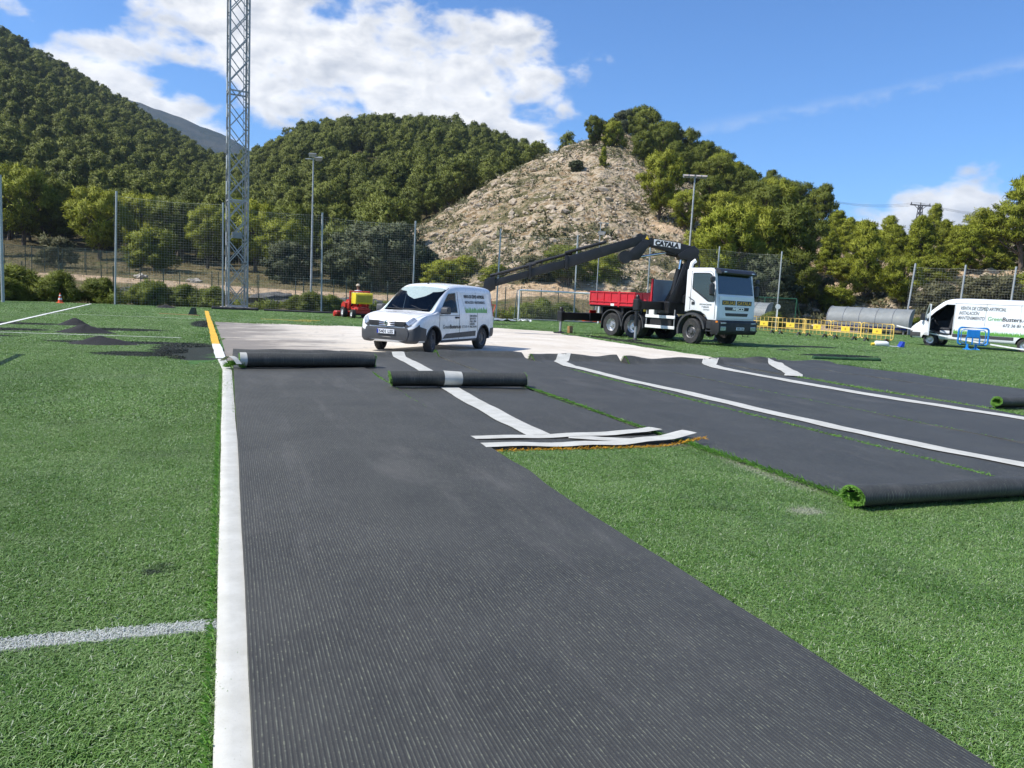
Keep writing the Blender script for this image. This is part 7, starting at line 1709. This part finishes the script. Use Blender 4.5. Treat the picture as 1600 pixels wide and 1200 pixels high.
def tuberoll(p, q, r, label, m, name, cat):
    a, b = Vector(W(*p)), Vector(W(*q)); L = (b - a).length; d = (b - a) / L; c = (a + b) / 2; n = 20; mb = MB(); mb.tube([(-L / 2 + L * i / n, nz(i * .3, L) * r, r * (.75 + .2 * nz(i * .7, 3))) for i in range(n + 1)], [r * (.85 + .25 * nz(i * .5, L * 2)) for i in range(n + 1)], 10); o = mb.build(name, m, None, smooth=50); o.location = (c.x, c.y, .01); o.rotation_euler = (0, 0, math.atan2(d.y, d.x)); return tag(o, label, cat)
tuberoll((-17.2, 43.6), (-14.9, 44.6), .11, 'dark carpet strip rolled up at the foot of the lattice mast', tagk, 'rolled_strip', 'carpet roll'); tuberoll((-14.6, 44.7), (-9.6, 45.9), .09, 'long dark rolled strip along the back fence', tagk, 'rolled_strip', 'carpet roll')
tuberoll((9.75, 25.0), (12.2, 25.6), .075, 'thin dark green rolled strip lying on the turf in front of the truck', mat('dark green net', (.02, .07, .025), .9, var=.3), 'rolled_net', 'net roll')
# --- crates, containers and odds and ends
def crate(name, x, y, rz, d, m, label, slats=5, cat='crate'):
    t = thing(name, label, cat, (*W(x, y), 0), rz); w, l, h = d; mb = MB(); mb.box((0, 0, .03), (w, l, .05), .008); mb.build('bottom', m, t)
    for sx, sy, ww, ll in ((-1, 0, .025, l), (1, 0, .025, l), (0, -1, w, .025), (0, 1, w, .025)):
        mb = MB(); mb.box((sx * (w / 2 - .012), sy * (l / 2 - .012), h / 2 + .03), (ww, ll, h), .006); sd = mb.build('side', m, t); mb = MB()
        for k in range(slats):
            f = (k + .5) / slats - .5; mb.box((sx * (w / 2 + .004) + (f * w if sy else 0), sy * (l / 2 + .004) + (f * l if sx else 0), h / 2 + .03), (.03, .03, h * .9), .004)
        mb.build('ribs', m, sd)
    mb = MB(); mb.tube([(p[0], p[1], h + .03) for p in rounded([(-w / 2, -l / 2), (w / 2, -l / 2), (w / 2, l / 2), (-w / 2, l / 2)], .03, 2)], .022, 6, closed=True); mb.build('rim', m, t); return t
crate('blue_crate', -7.75, 46.4, wang(1, .1), (1.1, .7, .55), M_BLUE, 'blue plastic crate beside the yellow hopper', 7); heap(-7.6, 46.5, .5, .3, .66, 'dark heap of scrap filling the blue crate', 9)
crate('orange_container', 5.9, 55.8, wang(1, .2), (1.9, .9, .55), mat('orange plastic', (.78, .10, .012), .45, var=.1), 'orange container behind the rear of the truck', 4, 'container')
cb = thing('wooden_block', 'upright wooden block beside the rear outrigger pad', 'block', (*W(2.55, 35.5), 0), .3)
mb = MB(); mb.box((0, 0, .17), (.20, .18, .34), .01); mb.build('block', M_WOOD, cb); mb = MB(); mb.box((0, -.095, .2), (.14, .012, .2), .003); mb.build('worn_face', mat('pale cut wood', (.5, .32, .2), .8, var=.2), cb)
bk = thing('bucket', 'white bucket beside the goal post', 'bucket', (*W(-1.35, 44.0), 0)); mb = MB(); mb.lathe([(.0, .01), (.12, .01), (.15, .32), (.16, .33), (.145, .33), (.115, .03), (0, .03)], 20); mb.build('body', M_WHITEP, bk, smooth=40); mb = MB(); mb.tube([(.15 * math.cos(a), .02, .32 + .13 * math.sin(a)) for a in np.linspace(0, PI, 12)], .006, 5); mb.build('handle', M_GALV, bk)
def sheet_bundle(x, y, label, seed, m, s=.6):
    mb = MB(); n = 12; mb.grid([[((i / n - .5) * s * 2.2, (j / n - .5) * s, max(.01, .12 + .16 * nz(i * .45, j * .45, seed) - .1 * abs(i / n - .5))) for j in range(n + 1)] for i in range(n + 1)]); o = mb.build('crumpled_sheet', m, None, smooth=60, fix=False); o.location = (*W(x, y), 0); return tag(o, label, 'sheet', 'crumpled sheets by the goal')
M_SILV = mat('silver sheet', (.42, .45, .46), .35, .3, var=.2); sheet_bundle(-2.0, 42.3, 'crumpled silver sheet just behind the small van', 1, M_SILV); sheet_bundle(-.9, 47.3, 'crumpled grey sheet left of the goal post', 2, M_SILV, .9); sheet_bundle(.6, 48.4, 'crumpled pale sheet in front of the goal mouth', 3, M_WHITEP, .4)
tr = thing('trolley', 'small red and white trolley lying by the goal post', 'trolley', (*W(-1.9, 49.0), 0), .6); mb = MB(); mb.tube([(-.4, -.25, .3), (.4, -.25, .35), (.75, -.2, .95), (.75, .2, .95), (.4, .25, .35), (-.4, .25, .3)], .03, 8); mb.build('frame', M_MRED, tr, smooth=40); mb = MB(); mb.box((0, 0, .32), (.8, .5, .05), .01); mb.build('tray', M_WHITEP, tr)
for sd in (-1, 1): wheel(tr, (-.25, sd * .3, .16), .16, .07, sd, M_RIM, .5)
bt = thing('white_canister', 'white canister with yellow cap lying on the turf by the barriers', 'canister', (*W(18.0, 37.7), 0), wang(1, -.1)); mb = MB(); mb.lathe([(0, -.34), (.12, -.33), (.14, -.28), (.14, .22), (.10, .30), (.05, .33), (0, .33)], 18, 0, Matrix.Translation((0, 0, .14)) @ Matrix.Rotation(PI / 2, 4, 'Y')); mb.build('body', M_WHITEP, bt, smooth=40); mb = MB(); mb.cyl((-.36, 0, .12), (-.50, 0, .10), .07, 12); mb.build('cap', M_YEL2, bt, smooth=40)
dp = thing('dustpan', 'blue dustpan with a white handle on the turf', 'dustpan', (*W(18.85, 37.6), 0), wang(1, 0)); mb = MB(); mb.prism([(-.10, .0), (.12, .0), (.14, .30), (.05, .30)], -.17, .17, 'y'); mb.build('pan', M_BLUE, dp, bevel=.01); mb = MB(); mb.cyl((-.08, 0, .04), (-.65, 0, .06), .02, 8); mb.build('handle', M_WHITEP, dp, smooth=40)
mb = MB(); a, b = Vector((*W(20.9, 42.3), 1.0)), Vector((*W(25.6, 36.2), .12)); n = 24
rows = [[(a.lerp(b, i / n) + Vector((0, 0, -.35 * 4 * (i / n) * (1 - i / n) * .35 + o_)))[:] for o_ in (.035, -.035)] for i in range(n + 1)]; mb.grid(rows); mb.grid([[(p[0] + .004, p[1] + .004, p[2]) for p in r] for r in rows], flip=True)
tag(mb.build('barrier_tape', mat('white tape', (.78, .78, .78), .5), None, smooth=60, fix=False), 'white tape strung from the last yellow barrier across the front of the long van', 'tape')
mb = MB(); mb.tube([(*W(18.6 + t * 2.6, 38.9 + t * 2.2 + .15 * math.sin(t * 6)), .02) for t in np.linspace(0, 1, 14)], .018, 6); tag(mb.build('hose', mat('ochre hose', (.45, .26, .10), .6), None, smooth=50), 'thin ochre hose running over the turf to the long van', 'hose')
# --- dark boulders and a timber box beside the sandy track
ico = bmesh.new(); bmesh.ops.create_icosphere(ico, subdivisions=3, radius=1); IV = [v.co.copy() for v in ico.verts]; IF = [tuple(v.index for v in f.verts) for f in ico.faces]; ico.free()
M_DROCK = mat('dark grey rock', (.10, .098, .09), .95, var=.35, scale=2.5, bump=.6, bscale=6); M_LROCK = mat('pale rock', (.40, .36, .30), .95, var=.3, scale=2.5, bump=.6, bscale=6)
for k, (x, y, s, m, lb) in enumerate(((-17.6, 56.5, 1.0, M_DROCK, 'long dark boulder left of the tall lamp pole'), (-14.9, 57.5, .7, M_DROCK, 'dark boulder right of the tall lamp pole'), (-12.6, 58, .85, M_DROCK, 'dark boulder left of the second net post'), (-10.8, 58.5, .8, M_DROCK, 'dark boulder behind the sweeper'), (-29.4, 58.5, .6, M_DROCK, 'dark boulder at the foot of the first tall post'), (-27.2, 58.2, .55, M_DROCK, 'dark boulder right of the first tall post'),
      (-36.0, 74, .5, M_LROCK, 'pale rock on the track bank beyond the cone'), (-30.5, 73, .42, M_LROCK, 'pale rock on the track bank behind the first tall post'))):
    mb = MB(); mb.add([Vector((v.x * s * 1.7, v.y * s, v.z * s * .62)) * (1 + .55 * mnoise.noise(v * 1.5 + Vector((k * 5, 0, 0))) + .22 * mnoise.noise(v * 4 + Vector((k, 2, 0)))) for v in IV], IF); o = mb.build('boulder', m, None, smooth=22, fix=False); o.location = (*W(x, y), ground_z(x, y) + s * .25); o.rotation_euler = (0, 0, k * 1.3); tag(o, lb, 'boulder', 'boulders by the sandy track')
crate('timber_box', -37.8, 71.5, wang(1, -.2), (2.2, 1.2, .8), mat('pale timber', (.5, .36, .2), .85, var=.15), 'pale timber box on the sandy track', 3, 'box')
for o in bpy.data.objects:
    if o.name.split('.')[0] in ('fringe', 'pile_end', 'pile_tuft'): o['kind'] = 'stuff'
# ------------------------------------------------------------------ air: everything stands in one thin, even haze
mb = MB(); mb.box((0, 0, 200), (6200, 6200, 530)); hz = mb.build('haze', None) if False else None
mh = bpy.data.materials.new('air'); mh.use_nodes = True; th_ = mh.node_tree; th_.nodes.clear(); xo = th_.nodes.new('ShaderNodeOutputMaterial'); xv = th_.nodes.new('ShaderNodeVolumePrincipled')
xv.inputs['Color'].default_value = (.62, .78, 1.0, 1); xv.inputs['Density'].default_value = .00011; xv.inputs['Anisotropy'].default_value = .2; th_.links.new(xv.outputs[0], xo.inputs['Volume'])
hz = mb.build('haze', mh); tag(hz, 'thin bluish air between the camera and the far hills', 'haze', kind='stuff')
